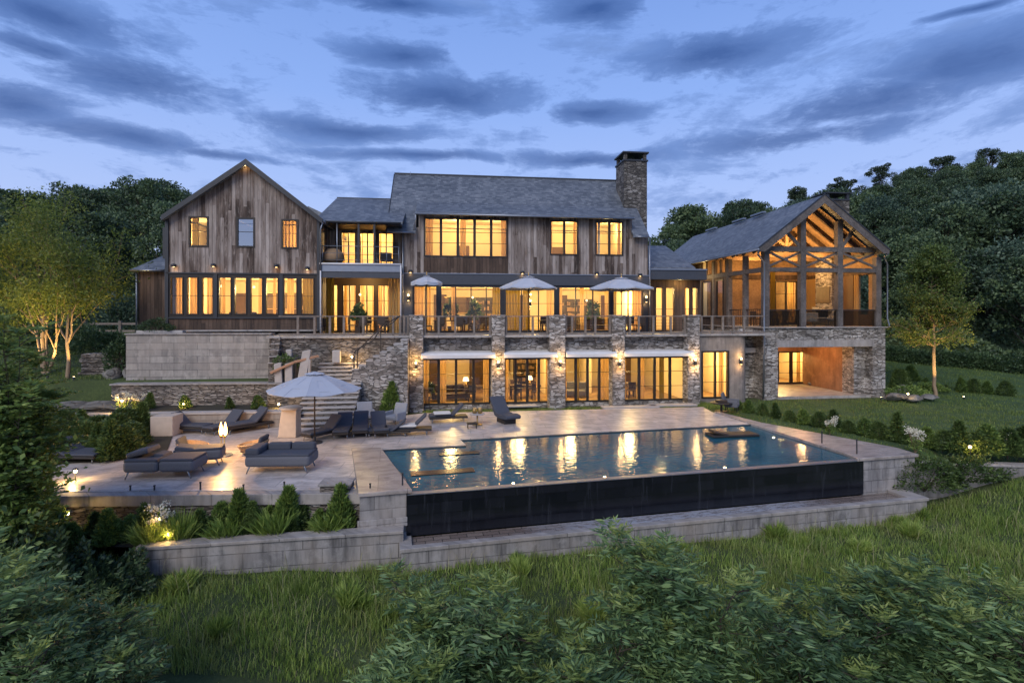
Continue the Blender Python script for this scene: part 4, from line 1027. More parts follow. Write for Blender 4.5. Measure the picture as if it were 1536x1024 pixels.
# screen panels at the foot and rail
rzz = fz(464.5, 23, PV)
for i in range(3):
    a, b = pu[i] + tw / 2, pu[i + 1] - tw / 2
    MB().box(a, b, PV + .14, PV + .16, pz + .04, rzz - .05).build('screen_panel', 'screen_mesh', H)
    MB().box(a, b, PV + .10, PV + .2, rzz - .045, rzz + .02).build('screen_rail', 'dark_rail', H)
    mb = MB(); n = 26
    for k in range(n): mb.box(a + (b - a) * (k + .5) / n - .008, a + (b - a) * (k + .5) / n + .008, PV + .17, PV + .185, pz + .03, rzz - .05)
    mb.build('screen_bars', 'dark_rail', H)
# roof of pavilion
PD = 17.0
fo = PV - .55; az_ = fz(292, 23, fo)
oeL, oeR = fu(1138, fo), fu(1333, fo); ozL = fz(371.5, 19.5, fo); ozR = fz(375, 27, fo); ou = fu(1236, fo)
sl_l = [(oeL, fo, ozL), (ou, fo, az_), (ou, PD, az_), (oeL, PD, ozL)]
slab('roof', sl_l, .14, 'slate_shingles'); slab('roof', [(oeR, fo, ozL - .05), (ou, fo + .001, az_), (ou, PD, az_), (oeR, PD, ozL - .05)], .14, 'slate_shingles')
for ue in (oeL, oeR):
    MB().extr([(ue, ozL - .02), (ou, az_ + .0), (ou, az_ - .50), (ue + (.35 if ue < ou else -.35), ozL - .24), (ue, ozL - .22)], 1, fo - .06, fo - .002).build('bargeboard', 'grey_timber', H)
    MB().extr([(ue - (.04 if ue < ou else -.04), ozL + .03), (ou, az_ + .06), (ou, az_ - .02), (ue - (.04 if ue < ou else -.04), ozL - .06)], 1, fo - .09, fo - .061).build('roof_edge', 'charcoal_metal', H)
# ceiling boards and rafters inside
MB().quad((oeL + .3, PV + .3, ozL - .05), (ou, PV + .3, az_ - .30), (ou, PD - .2, az_ - .30), (oeL + .3, PD - .2, ozL - .05)).build('ceiling_boards', 'warm_timber', H)
MB().quad((oeR - .3, PV + .3, ozL - .05), (ou, PV + .3, az_ - .302), (ou, PD - .2, az_ - .302), (oeR - .3, PD - .2, ozL - .05)).build('ceiling_boards', 'warm_timber', H)
for k in range(6):
    vv = PV + .8 + k * 1.15
    for ue in (oeL + .45, oeR - .45): MB().bar((ue, vv, ozL - .08), (ou, vv, az_ - .44), .14, .26).build('rafter', 'brown_siding', H)
for vv in (PV + 2.8, PV + 5.2):
    MB().box(p0 + .1, p1 - .1, vv, vv + .22, tz0, tz1).build('tie_beam', 'warm_timber', H)
    MB().box(ou - .11, ou + .11, vv, vv + .22, tz1, az_ - .4).build('king_post', 'warm_timber', H)
    for d_ in (-1, 1): MB().bar((ou + d_ * .15, vv + .1, tz1 + .5), (ou + d_ * 1.4, vv + .1, tz1 + 1.35), .12, .18).build('strut', 'warm_timber', H)
gutter([(oeL - .05, fo - .1, ozL - .12), (oeL - .05, PD, ozL - .12)], .06)
MB().tube([(oeL, fo, ozL - .15), (oeL + .08, PV - .35, ozL - .35), (p0 + .02, PV - .1, ozL - .8), (p0 + .02, PV - .1, pz + .05), (p0 - .02, PV - .18, pz - .3), (p0 - .02, PV - .1, 0)], .05, 8).build('downpipe', 'zinc', H, smooth=True)
MB().tube([(oeR, fo, ozL - .2), (oeR - .05, PV - .3, ozL - .4), (p1 + .04, PV - .1, ozL - .8), (p1 + .04, PV - .1, pz + .5), (p1 + .12, PV - .15, pz + .1), (p1 + .12, PV - .15, pz - .05)], .045, 8).build('downpipe', 'zinc', H, smooth=True)
# pavilion back wall with glazed door + fireplace
QV = PV + 6.6
q0, q1 = fu(1162, QV), fu(1196, QV)
qz1 = fz(421, 23, QV)
facade('back_wall', p0 + .1, p1 - .1, pz, ozL + .2, QV, [(q0, q1, pz + .05, qz1)], 'warm_timber', th=.2)
MB().extr([(p0 + .1, ozL + .203), (p1 - .1, ozL + .203), (ou, az_ - .35)], 1, QV, QV + .2).build('gable_wall', 'warm_timber', H)
window(q0, q1, pz + .05, qz1, QV, 2, (.7,), .08, 'bronze_frame', [(0, .2), (.75, 1)], name='glazed_door')
f0_, f1_ = fu(1228, QV - 1), fu(1252, QV - 1)
RW = p1 - .26
va_, vb_ = fv(1258, RW), fv(1227, RW)
fp = MB().box(RW - .45, RW - .003, va_, vb_, pz, pz + 1.25).box(RW - .35, RW - .003, va_ + .2, vb_ - .2, pz + 1.25, tz1 + .6).build('fireplace', 'rubble_stone', H)
MB().box(RW - .48, RW - .451, va_ + .4, vb_ - .4, pz + .35, pz + 1.0).build('firebox', 'black_tile', fp)
MB().box(RW - .40, RW - .351, va_ + .35, vb_ - .35, pz + 1.5, pz + 2.6).build('picture_panel', 'painting_dark', fp)
room(p0 + .1, p1 - .1, QV + .21, QV + 4, pz, ozL)
rlamp((q0 + q1) / 2, QV + 1.4, qz1 - .5, 120)
for (du_, vv, zz, pw_) in ((2.2, PV + 1.9, tz0 - .2, 70), (5.6, PV + 1.9, tz0 - .2, 60), (2.4, PV + 4.4, tz0 - .2, 70), (5.6, PV + 4.4, tz0 - .2, 55), (ou - p0, PV + 2.0, tz1 + .7, 60), (ou - p0, PV + 5.0, tz1 + .7, 50)):
    rlamp(p0 + du_, vv, zz, pw_ * .78, .1, (1, .54, .17))
for (a_, b_, m_) in ((1156, 1163, 'olive_curtain2'), (1197, 1202, 'curtain_cloth2')): curtain(fu(a_, QV - .3), fu(b_, QV - .3), pz, tz0, QV - .3, m_, H)
for (a_, b_, m_) in ((1209, 1224, 'curtain_cloth2'), (1281, 1288, 'curtain_cloth2')): curtain(fv(b_, RW - .1), fv(a_, RW - .1), pz, bz0, RW - .12, m_, H, 1)
MB().box(RW - .06, RW - .004, fv(1281, RW), fv(1262, RW), pz, bz0).build('dark_panel', 'interior_dark_panel', H)
MB().box(RW - .09, RW - .005, PV + .6, QV, bz0, bz1).box(RW - .09, RW - .005, PV + .6, QV, tz0, tz1).build('wall_beam', 'brown_siding', H)
MB().box(p0 + .1, p1 - .1, QV - .12, QV - .052, qz1 + .12, qz1 + .42).build('wall_beam', 'brown_siding', H)
# left side of the pavilion: posts, windows, board wall
for v_ in (PV + 1.9, PV + 3.8, PV + 5.7, QV + 1.0):
    MB().box(p0 + .02, p0 + .30, v_, v_ + .26, pz, ozL - .18).build('post', 'grey_timber', H, bevel=.01)
MB().box(p0 + .03, p0 + .25, PV + tw + .003, QV + 1, bz0, bz1).build('side_beam', 'grey_timber', H); MB().box(p0 + .03, p0 + .25, PV + tw + .003, QV + 1, tz0 + .35, tz1 + .3).build('side_beam', 'grey_timber', H)
hv = [(PV + 4.15, PV + 5.6, pz + .55, bz0 - .1)]
facade('side_wall', PV + 4.1, PD - .5, pz, ozL - .1, p0 + .06, [(PV + 4.5, PV + 5.45, pz + .5, bz0 - .15), (PV + 6.1, PV + 7.4, pz + .5, bz0 - .15), (PV + 4.3, PV + 4.8, bz1 + .06, tz0 + .3), (PV + 5.0, PV + 5.5, bz1 + .06, tz0 + .3), (PV + 6.1, PV + 6.7, bz1 + .06, tz0 + .3), (PV + 6.9, PV + 7.4, bz1 + .06, tz0 + .3)], 'brown_siding', th=.1, axis=1)
for (a, b) in ((PV + 4.5, PV + 5.45), (PV + 6.1, PV + 7.4)): window(a, b, pz + .5, bz0 - .15, p0 + .06, 1, (), .06, 'bronze_frame', [(.1, .9)], axis=1)
mb = MB(); 
for v_ in np.linspace(PV + .5, PV + 4.0, 18): mb.box(p0 + .12, p0 + .14, v_ - .008, v_ + .008, pz + .03, rzz)
mb.box(p0 + .08, p0 + .18, PV + .35, PV + 4.1, rzz, rzz + .05)
mb.build('screen_bars', 'dark_rail', H)
rlamp(p0 - .9, PV + 6.5, ozL - 1.1, 22, .08)
facade('side_wall', PV + .35, PD - .5, pz, ozL - .1, p1 - .25, [(fv(1303, p1 - .25), fv(1288.5, p1 - .25), pz + .7, bz0 - .05)], 'warm_timber', th=.1, axis=1)
# chimney of the pavilion
gv = 6.5; g0_, g1_ = fu(1240, gv), fu(1274, gv)
gz = fz(286.5, 25, gv)
ch = MB().box(g0_, g1_, gv, gv + 1.3, 8.5, gz - .50).build('chimney', 'chimney_stone', H)
MB().box(g0_ - .05, g1_ + .05, gv - .05, gv + 1.35, gz - .55, gz - .46).build('ledge', 'charcoal_metal', ch)
mb = MB()
for a in (g0_, g1_ - .2):
    for b in (gv, gv + 1.1): mb.box(a, a + .2, b, b + .2, gz - .458, gz - .08)
mb.build('cap_post', 'charcoal_metal', ch); MB().box(g0_ - .12, g1_ + .12, gv - .1, gv + 1.4, gz - .078, gz).build('cap', 'charcoal_metal', ch)
for k, v_ in enumerate((6.0, 8.4, 12.5)):
    MB().bar((ou - .3, v_, az_ + .02), (ou - .3, v_ + 1.5, az_ + .02), .25, .10).build('ridge_vent', 'zinc', H)

# ---- stone terrace storey
p5 = fu(1047.5, 0)
piers = [fu(625, 0), fu(747, 0), fu(835, 0), fu(926, 0), fu(1038, 0)]
SV = .45
opn = [(631.5, 736), (756, 826), (846.5, 917), (936, 1029)]
dtz = fz(536, 7, SV)
holes = [(fu(a, SV), fu(b, SV), .07, dtz) for a, b in opn]
facade('stone_wall', -.3, p5, -.2, TZ - .13, SV, holes, 'rubble_stone', th=.45)
dc = [[(.0, .10), (.27, .36), (.90, 1.0)], [(.02, .12), (.72, .78), (.93, .99)], [(.0, .09), (.27, .36, 'olive_curtain2'), (.8, 1.0)], [(.0, .08), (.27, .38), (.62, .70, 'olive_curtain2')]]
for (a, b, c, d), cc, nx in zip(holes, dc, (4, 4, 4, 4)):
    window(a, b, c, d, SV + .08, nx, (.33, .66), .09, 'bronze_frame', cc, mull=.13, name='sliding_door', bars=.02)
for k, (a, b) in enumerate(((629.5, 742.5), (755, 835), (848, 924), (934.5, 1038.5))):
    a, b = fu(a, -.1), fu(b, -.1); zz = fz(535.5, 7, -.1)
    MB().extr([(-.34, zz), (-.34, zz + .16), (-.25, zz + .27), (SV - .01, zz + .34), (SV - .01, zz + .16), (-.2, zz)], 0, a + .02 if k else a + .08, min(b, piers[k + 1] + .25)).build('awning', 'awning_cloth', H, bevel=.01)
room(-.1, p5 - .3, SV + .6, SV + 7, 0, 3.2)
for u_ in (1.8, 5.6, 8.8, 12.2): rlamp(u_, SV + 2.4, 2.7, 100, .35)
for a_, b_ in ((.4, 1.3), (3.0, 4.2), (5.9, 6.6), (8.0, 8.9), (10.4, 11.0), (12.6, 14.0)): MB().box(a_, b_, SV + 6.9, SV + 6.99, 0.01, 2.6).build('wood_panel', 'interior_dark_panel', H)
for a_ in (3.9, 7.4, 10.2): MB().box(a_, a_ + .12, SV + 3.6, SV + 6.85, 0.01, 3.19).build('partition', 'plaster', H)
for a_, b_ in ((.6, 1.5), (6.2, 7.3), (9.6, 10.4), (13.0, 14.2)): MB().box(a_, b_, MV + 7.4, MV + 7.49, TZ + .01, TZ + 2.5).build('wood_panel', 'interior_dark_panel', H)
for a_, b_ in ((2.2, 3.0), (8.2, 9.4)): MB().box(a_, b_, MV + 4.38, MV + 4.49, zb1 + .06, zb1 + 2.2).build('wood_panel', 'interior_dark_panel', H)
for a_ in (.12, .38, .6, .84): MB().box(l0 + (l1 - l0) * a_, l0 + (l1 - l0) * a_ + .8, LV + 6.38, LV + 6.49, zl0 - .19, zl0 + 2.1).build('wood_panel', 'interior_dark_panel', H)
# piers
for i, u_ in enumerate(piers):
    wp = .34 if i not in (2,) else .42
    pr = MB().box(u_ - wp, u_ + wp, -.24, .442, -.2, TZ + .98).build('stone_pier', 'rubble_stone', H, bevel=.02)
    MB().box(u_ - wp - .03, u_ + wp + .03, -.27, .47, TZ + .985, TZ + 1.04).build('pier_cap', 'cap_stone', pr, bevel=.01)
# terrace slab, left stone wall
tl0 = fu(404, 0)
facade('stone_wall', tl0, -.31, 1.2, TZ - .13, 0.0, [], 'ledge_stone', th=.4)
MB().box(tl0 - .1, p5 + .0, -.14, MV + .02, TZ - .125, TZ).build('terrace_floor', 'terrace_paving', H, bevel=.01)
MB().box(p5 + .003, p0 - .0, .4, 6, TZ - .124, TZ - .001).build('terrace_floor', 'terrace_paving', H)
MB().box(l1 + .06, m0 - .0, MV + .024, RVv - .003, TZ - .12, TZ - .002).build('terrace_floor', 'terrace_paving', H)
MB().box(m1 + .06, p0, 3.66 + 2.36, 9, TZ - .12, TZ - .002).build('terrace_floor', 'terrace_paving', H)
# rounded stucco corner
qz = fz(504, 17, .5); e0, e1 = p5, fu(1126, 1.2)
wv = .55
hol = [(fu(1052, wv), fu(1093.5, wv), .12, fz(526, 16, wv))]
facade('stucco_wall', e0, fu(1108, wv), -.2, qz, wv, hol, 'stucco', th=.35)
window(*hol[0], wv, 2, (.34, .67), .09, 'bronze_frame', [(.05, .2), (.75, .95)], mull=.1, name='glazed_door')
rad = 1.5; ccu = fu(1108, wv); mb = MB(); mc = MB(); prev = None
for k in range(13):
    t = R(90) * k / 12; q = (ccu + rad * .62 * math.sin(t), wv + rad * (1 - math.cos(t)))
    if prev: mb.quad((*prev, -.2), (*q, -.2), (*q, qz), (*prev, qz))
    prev = q
mb.quad((*prev, -.2), (prev[0], prev[1] + 4, -.2), (prev[0], prev[1] + 4, qz), (*prev, qz))
mb.build('rounded_wall', 'stucco', H, smooth=True)
pl = [(e0 + .003, wv - .10)] + [(ccu + (rad * .62 + .1) * math.sin(R(90) * k / 12), wv - .10 + (rad + .0) * (1 - math.cos(R(90) * k / 12))) for k in range(13)]
pl += [(pl[-1][0], 5), (e0 + .003, 5)]
mc.prism(pl, qz + .003, TZ - .13); mc.build('curved_cornice', 'charcoal_metal', H)
room(e0 + .05, ccu - .1, wv + .4, wv + 4, 0, 2.9); rlamp((e0 + ccu) / 2, wv + 1.8, 2.3, 95)
MB().box(ccu + .95, p0 + .02, PV + .9, PV + 1.3, -.2, pz - .1).build('stone_wall', 'rubble_stone', H)
MB().box(ccu + .9, p0 - .05, PV + .6, PV + 1.0, 2.55, 2.85).build('ledge', 'pale_stone', H, bevel=.02)
# door steps
for px in (777, 940, 1010):
    pass

# ------------------------------------------------------------------ railings on the terrace
def railing(label, ua_, ub_, v_, posts, z=TZ, cables=4, top=1.0):
    g = empty('terrace_railing', (*W2(ua_, v_), z), TH); tag(g, label, 'railing', 'timber railings along the terrace edge')
    L = ub_ - ua_
    MB().box(0, L, -.05, .05, top - .06, top).build('top_rail', 'rail_timber', g, bevel=.008)
    MB().box(0, L, -.06, .06, .03, .12).build('bottom_rail', 'rail_timber', g, bevel=.008)
    for p in posts:
        MB().box(p - ua_ - .055, p - ua_ + .055, -.055, .055, 0.0, top - .065).build('post', 'rail_timber', g, bevel=.008)
    mb = MB()
    for k in range(cables):
        zz = .12 + (top - .2) * (k + 1) / (cables + 1); mb.tube([(0, 0, zz), (L, 0, zz)], .006, 5)
    mb.build('cables', 'dark_rail', g)
pz_ = [[(654 + 4), 683, 711, 733], [780, 799, 824], [858, 878, 893, 914], [945, 958, 980, 1006, 1026]]
ords = ['timber post railing between the first and second stone piers from the left', 'timber post railing between the second and third stone piers from the left', 'timber post railing between the third and fourth stone piers from the left', 'timber post railing between the fourth and fifth stone piers from the left']
for i in range(4):
    a, b = piers[i] + .36 + (.08 if i == 2 else 0), piers[i + 1] - .36 - (.08 if i == 1 else 0)
    railing(ords[i], a, b, .0, [a + .06] + [fu(p, 0) for p in pz_[i] if a + .3 < fu(p, 0) < b - .3] + [b - .06])
a, b = fu(418, 0), piers[0] - .38
railing('long timber railing on top of the stone wall left of the stone piers', a, b, .0, [fu(p, 0) for p in (447, 472, 495, 516, 545)] + [b - .8, b - .05, b - .25, b - .45])
MB().tube([(fu(416, 0), -.1, 3.0), (fu(416, 0), -.1, 4.5), (fu(419, 0), -.1, 4.74), (fu(600, 0), -.08, 4.76)], .022, 6)
a, b = p5 + .12, p0 - .35
railing('short timber railing over the rounded wall beside the timber pavilion', a, b, .55, [fu(p, .55) for p in (1052, 1068, 1084, 1100, 1116)])

# ------------------------------------------------------------------ wall lamps
def wall_lamp(u_, v_, z, label, p=11):
    g = empty('wall_lamp', (*W2(u_, v_), z), TH); tag(g, label, 'wall lamp', 'up and down lamps on the house walls')
    MB().box(-.05, .05, -.03, 0, -.16, .16).build('back_plate', 'charcoal_metal', g)
    MB().lathe([(.075, -.15), (.085, -.14), (.06, 0.0), (.05, .10)], (0, -.12, 0), 14).build('shade', 'charcoal_metal', g, smooth=True)
    MB().lathe([(.0, .105), (.05, .11), (.055, .16), (.04, .21), (0, .23)], (0, -.12, 0), 12, cap=False).build('bulb', 'bulb_glow', g, smooth=True)
    MB().lathe([(.0, -.17), (.045, -.165), (.05, -.151)], (0, -.12, 0), 12, cap=False).build('lower_bulb', 'bulb_glow', g)
    lamp('lamp_light', (0, -.24, .32), p * 1.5, (1, .60, .22), .06, g); lamp('lamp_light', (0, -.22, -.30), p * .9, (1, .56, .20), .04, g)
wn = ['first stone pier from the left', 'second stone pier from the left', 'third stone pier from the left', 'fourth stone pier from the left', 'fifth stone pier, nearest the rounded wall']
for i, px in enumerate((624, 747, 840, 929, 1042)):
    wall_lamp(fu(px, -.25), -.245, fz(547, 4, -.25), 'glowing black up and down lamp on the ' + wn[i])
wall_lamp(fu(1110, wv), wv - .02, fz(542, 17, wv), 'glowing black up and down lamp on the stucco wall beside the glazed door', 6)
wall_lamp(fu(613, MV), MV - .125, fz(447, 0, MV), 'small lamp on the dark panel at the left end of the glazed terrace storey', 3)
wall_lamp(fu(968.5, MV), MV - .005, fz(449, 10, MV), 'small lamp on the dark post at the right end of the glazed terrace storey', 4)
wall_lamp(fu(795, MV), MV - .04, fz(455, 5, MV), 'small lamp between the glazed bays behind the middle terrace umbrella', 3)
# eave spotlights
def eave_lamp(px, py, v_, label):
    g = empty('eave_lamp', (*W2(fu(px, v_), v_), fz(py, 0, v_)), TH); tag(g, label, 'lamp', 'small dark spotlights under the house walls')
    MB().box(-.05, .05, -.1, 0, -.03, .05).build('bracket', 'charcoal_metal', g)
    MB().lathe([(.10, -.09), (.13, -.07), (.12, .05), (.03, .08)], (0, -.17, 0), 14).build('shade', 'charcoal_metal', g, smooth=True)
    MB().lathe([(0, -.101), (.04, -.097), (.05, -.091)], (0, -.17, 0), 12, cap=False).build('bulb', 'bulb_glow', g)
    lamp('lamp_light', (0, -.2, -.2), 1.2, (1, .56, .2), .04, g)
eave_lamp(263, 402, LV, 'small dark spotlight near the left corner of the left barn above the window row')
eave_lamp(322, 401, LV, 'small dark spotlight above the fourth window of the left barn row')
eave_lamp(416, 401, LV, 'small dark spotlight above the eighth window of the left barn row')
eave_lamp(462, 404, LV, 'small dark spotlight near the right corner of the left barn above the window row')
eave_lamp(369, 256, LV, 'small dark spotlight under the peak of the left barn gable')
eave_lamp(616, 407, MV, 'small dark spotlight at the left end above the long steel band')
eave_lamp(783, 407, MV, 'small dark spotlight on the long steel band above the middle umbrella')
eave_lamp(894, 407, MV, 'small dark spotlight on the steel band below the right pair of windows')
eave_lamp(959, 409, MV, 'small dark spotlight at the right end above the long steel band')

# ------------------------------------------------------------------ umbrellas
def umbrella(loc, rad, h, label, mat='umbrella_cloth', drop=.45, n=8, tilt=0, pole_mat='dark_wood_furniture', finial=False, valance=.0):
    g = empty('umbrella', loc, .2); tag(g, label, 'umbrella')
    MB().tube([(0, 0, 0), (0, 0, h - .05)], .028, 10).build('pole', pole_mat, g, smooth=True)
    MB().lathe([(.28, 0), (.28, .04), (.05, .07), (.05, .25), (0, .25)], (0, 0, 0), 20, cap=False).build('base', 'charcoal_metal', g)
    mb = MB(); K = 6
    for i in range(n):
        a0_, a1_ = 2 * PI * i / n, 2 * PI * (i + 1) / n
        for k in range(K):
            for s_ in range(3):
                def P(t, w):
                    a = a0_ + (a1_ - a0_) * w; sag = .05 * math.sin(PI * w) * t
                    r_ = rad * t * (1 - .06 * math.sin(PI * w) * t); z_ = h - drop * (t ** 1.25) - sag
                    return (r_ * math.cos(a), r_ * math.sin(a), z_)
                t0, t1, w0, w1 = .14 + .86 * k / K, .14 + .86 * (k + 1) / K, s_ / 3, (s_ + 1) / 3
                mb.quad(P(t0, w0), P(t1, w0), P(t1, w1), P(t0, w1))
                if k == K - 1 and valance: a_, b_ = P(1, w0), P(1, w1); mb.quad(a_, (a_[0], a_[1], a_[2] - valance), (b_[0], b_[1], b_[2] - valance), b_)
    o = mb.build('canopy', mat, g); md = o.modifiers.new('solid', 'SOLIDIFY'); md.thickness = .012
    mb = MB()
    for i in range(n):
        a = 2 * PI * i / n; p = [(r_ * rad * math.cos(a), r_ * rad * math.sin(a), h - drop * (r_ ** 1.25) - .03) for r_ in (.02, .35, .7, .98)]
        mb.tube(p, .010, 5)
        mb.tube([(0, 0, h - drop - .25), (rad * .45 * math.cos(a), rad * .45 * math.sin(a), h - drop * (.45 ** 1.25) - .03)], .009, 5)
    mb.build('ribs', 'charcoal_metal', g)
    mb = MB()
    for i in range(n):
        a0_, a1_ = 2 * PI * i / n, 2 * PI * (i + 1) / n; r_ = rad * .22; zz = h - drop * (.22 ** 1.25) + .07
        mb.quad((0, 0, h + .06), (r_ * math.cos(a0_), r_ * math.sin(a0_), zz), (r_ * .9 * math.cos((a0_ + a1_) / 2), r_ * .9 * math.sin((a0_ + a1_) / 2), zz - .02), (r_ * math.cos(a1_), r_ * math.sin(a1_), zz))
    mb.build('vent', mat, g)
    if finial: MB().lathe([(.0, h + .02), (.03, h + .05), (.04, h + .12), (.02, h + .16), (.035, h + .2), (0, h + .26)], (0, 0, 0), 10, cap=False).build('finial', 'brass', g, smooth=True)
    return g
p = DK(472, 664); umbrella((p[0], p[1], 0), 1.70, 2.62, 'large open pale umbrella standing on the pool terrace beside the row of loungers', drop=.62)
for px, v_, rad, top, lab, dr in ((640, 2.0, .86, 414, 'small pale terrace umbrella nearest the left pier with a short valance', .36), (793, 1.55, 1.65, 415, 'middle pale terrace umbrella in front of the glazed storey', .62), (932, 1.5, 1.88, 417, 'widest pale terrace umbrella at the right of the glazed storey', .60)):
    x_, y_ = W2(fu(px, v_), v_); h = fz(top, fu(px, v_), v_) - TZ
    umbrella((x_, y_, TZ), rad, h, lab, 'terrace_umbrella_cloth', dr, finial=True, valance=.14 if px == 640 else .05)

# ------------------------------------------------------------------ loungers
def cush(mb, x0, x1, y0, y1, z0, z1): mb.box(x0, x1, y0, y1, z0, z1)
def chaise(name, label, W=.72, L=1.95, back=46, mat='sling_fabric', frame='dark_base', skirt=.10, wheels=False):
    """long axis x: feet at -x, head at +x"""
    g = empty(name); tag(g, label, 'lounger')
    MB().box(-L * .5, L * .5, -W / 2, W / 2, .20, .20 + skirt).build('frame', frame, g, bevel=.03)
    MB().box(-L * .5 + .01, L * .12, -W / 2 + .02, W / 2 - .02, .305, .405).build('seat_cushion', mat, g, bevel=.04, seg=3)
    bl = L * .40; b = MB().box(0, bl, -W / 2 + .02, W / 2 - .02, 0, .10).build('backrest', mat, g, bevel=.04, seg=3)
    b.location = (L * .125, 0, .31); b.rotation_euler = (0, -R(back), 0)
    MB().box(.02, bl - .1, -.02, .02, -.03, -.004).build('back_strut', frame, b)
    for x_ in (-L * .43, L * .40):
        for y_ in (-W / 2 + .08, W / 2 - .08): MB().tube([(x_, y_, 0), (x_ * .97, y_ * .94, .21)], [.02, .03], 8).build('leg', 'zinc', g, smooth=True)
    return g
def place(g, px, py, rz, z=0.0):
    p = DK(px, py, z); g.location = (p[0], p[1], z); g.rotation_euler.z = rz
    return g
LG = 'dark loungers set out on the pool terrace'
proto = chaise('sun_lounger', 'x'); proto['group'] = LG
def lounger(px, py, rz, label, first=False, scale=(1, 1, 1)):
    g = proto if first else copy_tree(proto)
    g['label'] = label; place(g, px, py, rz); g.scale = tuple(q * .88 for q in scale)
    return g
# right group under the umbrella
lounger(486, 656, R(58), 'low dark lounger nearest the umbrella pole with its seat half in shadow', True, (1, 1.0, 1))
lounger(515, 652, R(100), 'dark lounger with raised back, second from the umbrella pole')
lounger(541, 650, R(104), 'dark lounger with raised back in the middle of the row by the umbrella')
lounger(569, 650, R(110), 'dark lounger with raised back behind the pale chair')
lounger(612, 651, R(8), 'dark lounger turned sideways at the right end of the row by the umbrella', scale=(1.1, 1, 1))
lounger(583, 653, R(4), 'long flat dark lounger joined on in front of the row by the umbrella', scale=(1.0, .9, .8))
lounger(672, 632, R(14), 'dark lounger with a white towel near the middle of the pool terrace')
lounger(285, 648, R(172), 'low dark lounger at the left in front of the bench wall')
lounger(371, 645, R(50), 'dark lounger with steep back in front of the bench wall', scale=(1.1, 1.15, 1.1))
lounger(338, 647, R(70), 'dark lounger beside the steep one, behind the torch lamp')
lounger(120, 690, R(178), 'dark lounger at the far left edge of the terrace beside the hedge', scale=(1.0, 1.5, .9))
# wave chaise
def wave_chaise(label):
    g = empty('wave_chaise'); tag(g, label, 'lounger')
    prof = [(-.95, .34), (-.90, .42), (-.6, .44), (-.25, .38), (.1, .42), (.45, .75), (.72, 1.05), (.80, 1.04), (.56, .66), (.25, .26), (-.1, .20), (-.6, .22), (-.9, .25)]
    MB().extr(prof, 1, -.36, .36).build('shell', 'sling_fabric', g, bevel=.03, seg=3)
    MB().box(-.6, .15, -.30, .30, 0, .195).build('base', 'dark_base', g, bevel=.03)
    return g
place(wave_chaise('curved dark wave shaped chaise beside the small round table'), 756, 632, R(118))
# towel on lounger and pale chairs
def towel(px, py, z, sx, sy, rz, label):
    o = MB().box(-sx / 2, sx / 2, -sy / 2, sy / 2, 0, .09).build('folded_towel', 'pale_cushion', bevel=.04, seg=3); p = DK(px, py, 0); o.location = (p[0], p[1], z); o.rotation_euler.z = rz; tag(o, label, 'towel')
towel(663, 634, .405, .75, .5, R(14), 'white folded towel on the foot of the lounger in the middle of the terrace')
towel(612, 652, .35, .7, .5, R(8), 'white folded towel lying across the sideways lounger')
def armchair(label, px, py, rz, mat='pale_cushion'):
    g = empty('armchair'); tag(g, label, 'chair')
    MB().box(-.32, .32, -.32, .32, .22, .40).build('seat', mat, g, bevel=.06, seg=3)
    b = MB().box(-.34, .34, .0, .10, 0, .58).build('backrest', mat, g, bevel=.05, seg=3); b.location = (0, .24, .34); b.rotation_euler.x = R(-18)
    for s_ in (-1, 1):
        MB().box(s_ * .36 - .05, s_ * .36 + .05, -.3, .3, .22, .56).build('armrest', mat, g, bevel=.04, seg=3)
    for x_ in (-.28, .28):
        for y_ in (-.26, .26): MB().tube([(x_, y_, 0), (x_, y_, .23)], .02, 6).build('leg', 'dark_base', g)
    return place(g, px, py, rz)
armchair('pale low armchair behind the right end of the lounger row', 592, 636, R(-30), 'linen')
armchair('pale grey upright armchair at the foot of the wide stairs', 548, 634, R(20), 'linen')
# round table
g = empty('side_table'); tag(g, 'small round table with stacked glassware between the towel lounger and the wave chaise', 'table')
MB().lathe([(0, .46), (.32, .46), (.34, .48), (.32, .50), (0, .50)], (0, 0, 0), 24, cap=False).build('table_top', 'pale_stone', g)
MB().lathe([(.05, 0), (.04, .1), (.03, .46)], (0, 0, 0), 12).lathe([(.22, 0), (.22, .03), (.05, .05)], (0, 0, 0), 20).build('pedestal', 'brass', g, smooth=True)
place(g, 716, 637, 0)
for k, (dx_, dy_, hh) in enumerate(((-.12, .02, .22), (.12, -.06, .26))):
    p = DK(716, 637); o = MB().lathe([(.05, 0), (.09, .02), (.10, hh * .7), (.07, hh)], (0, 0, 0), 14).build('vase', 'brass', smooth=True); o.location = (p[0] + dx_, p[1] + dy_, .50); tag(o, ('short' if k == 0 else 'taller') + ' brass vase on the small round table', 'vase')
g = empty('side_table'); tag(g, 'low dark footstool in front of the round table', 'stool')
MB().box(-.22, .22, -.16, .16, .18, .24).build('top', 'dark_base', g, bevel=.02)
for x_ in (-.18, .18):
    for y_ in (-.12, .12): MB().box(x_ - .015, x_ + .015, y_ - .015, y_ + .015, 0, .18).build('leg', 'dark_base', g)
place(g, 708, 642, R(10)); g.name = 'footstool'

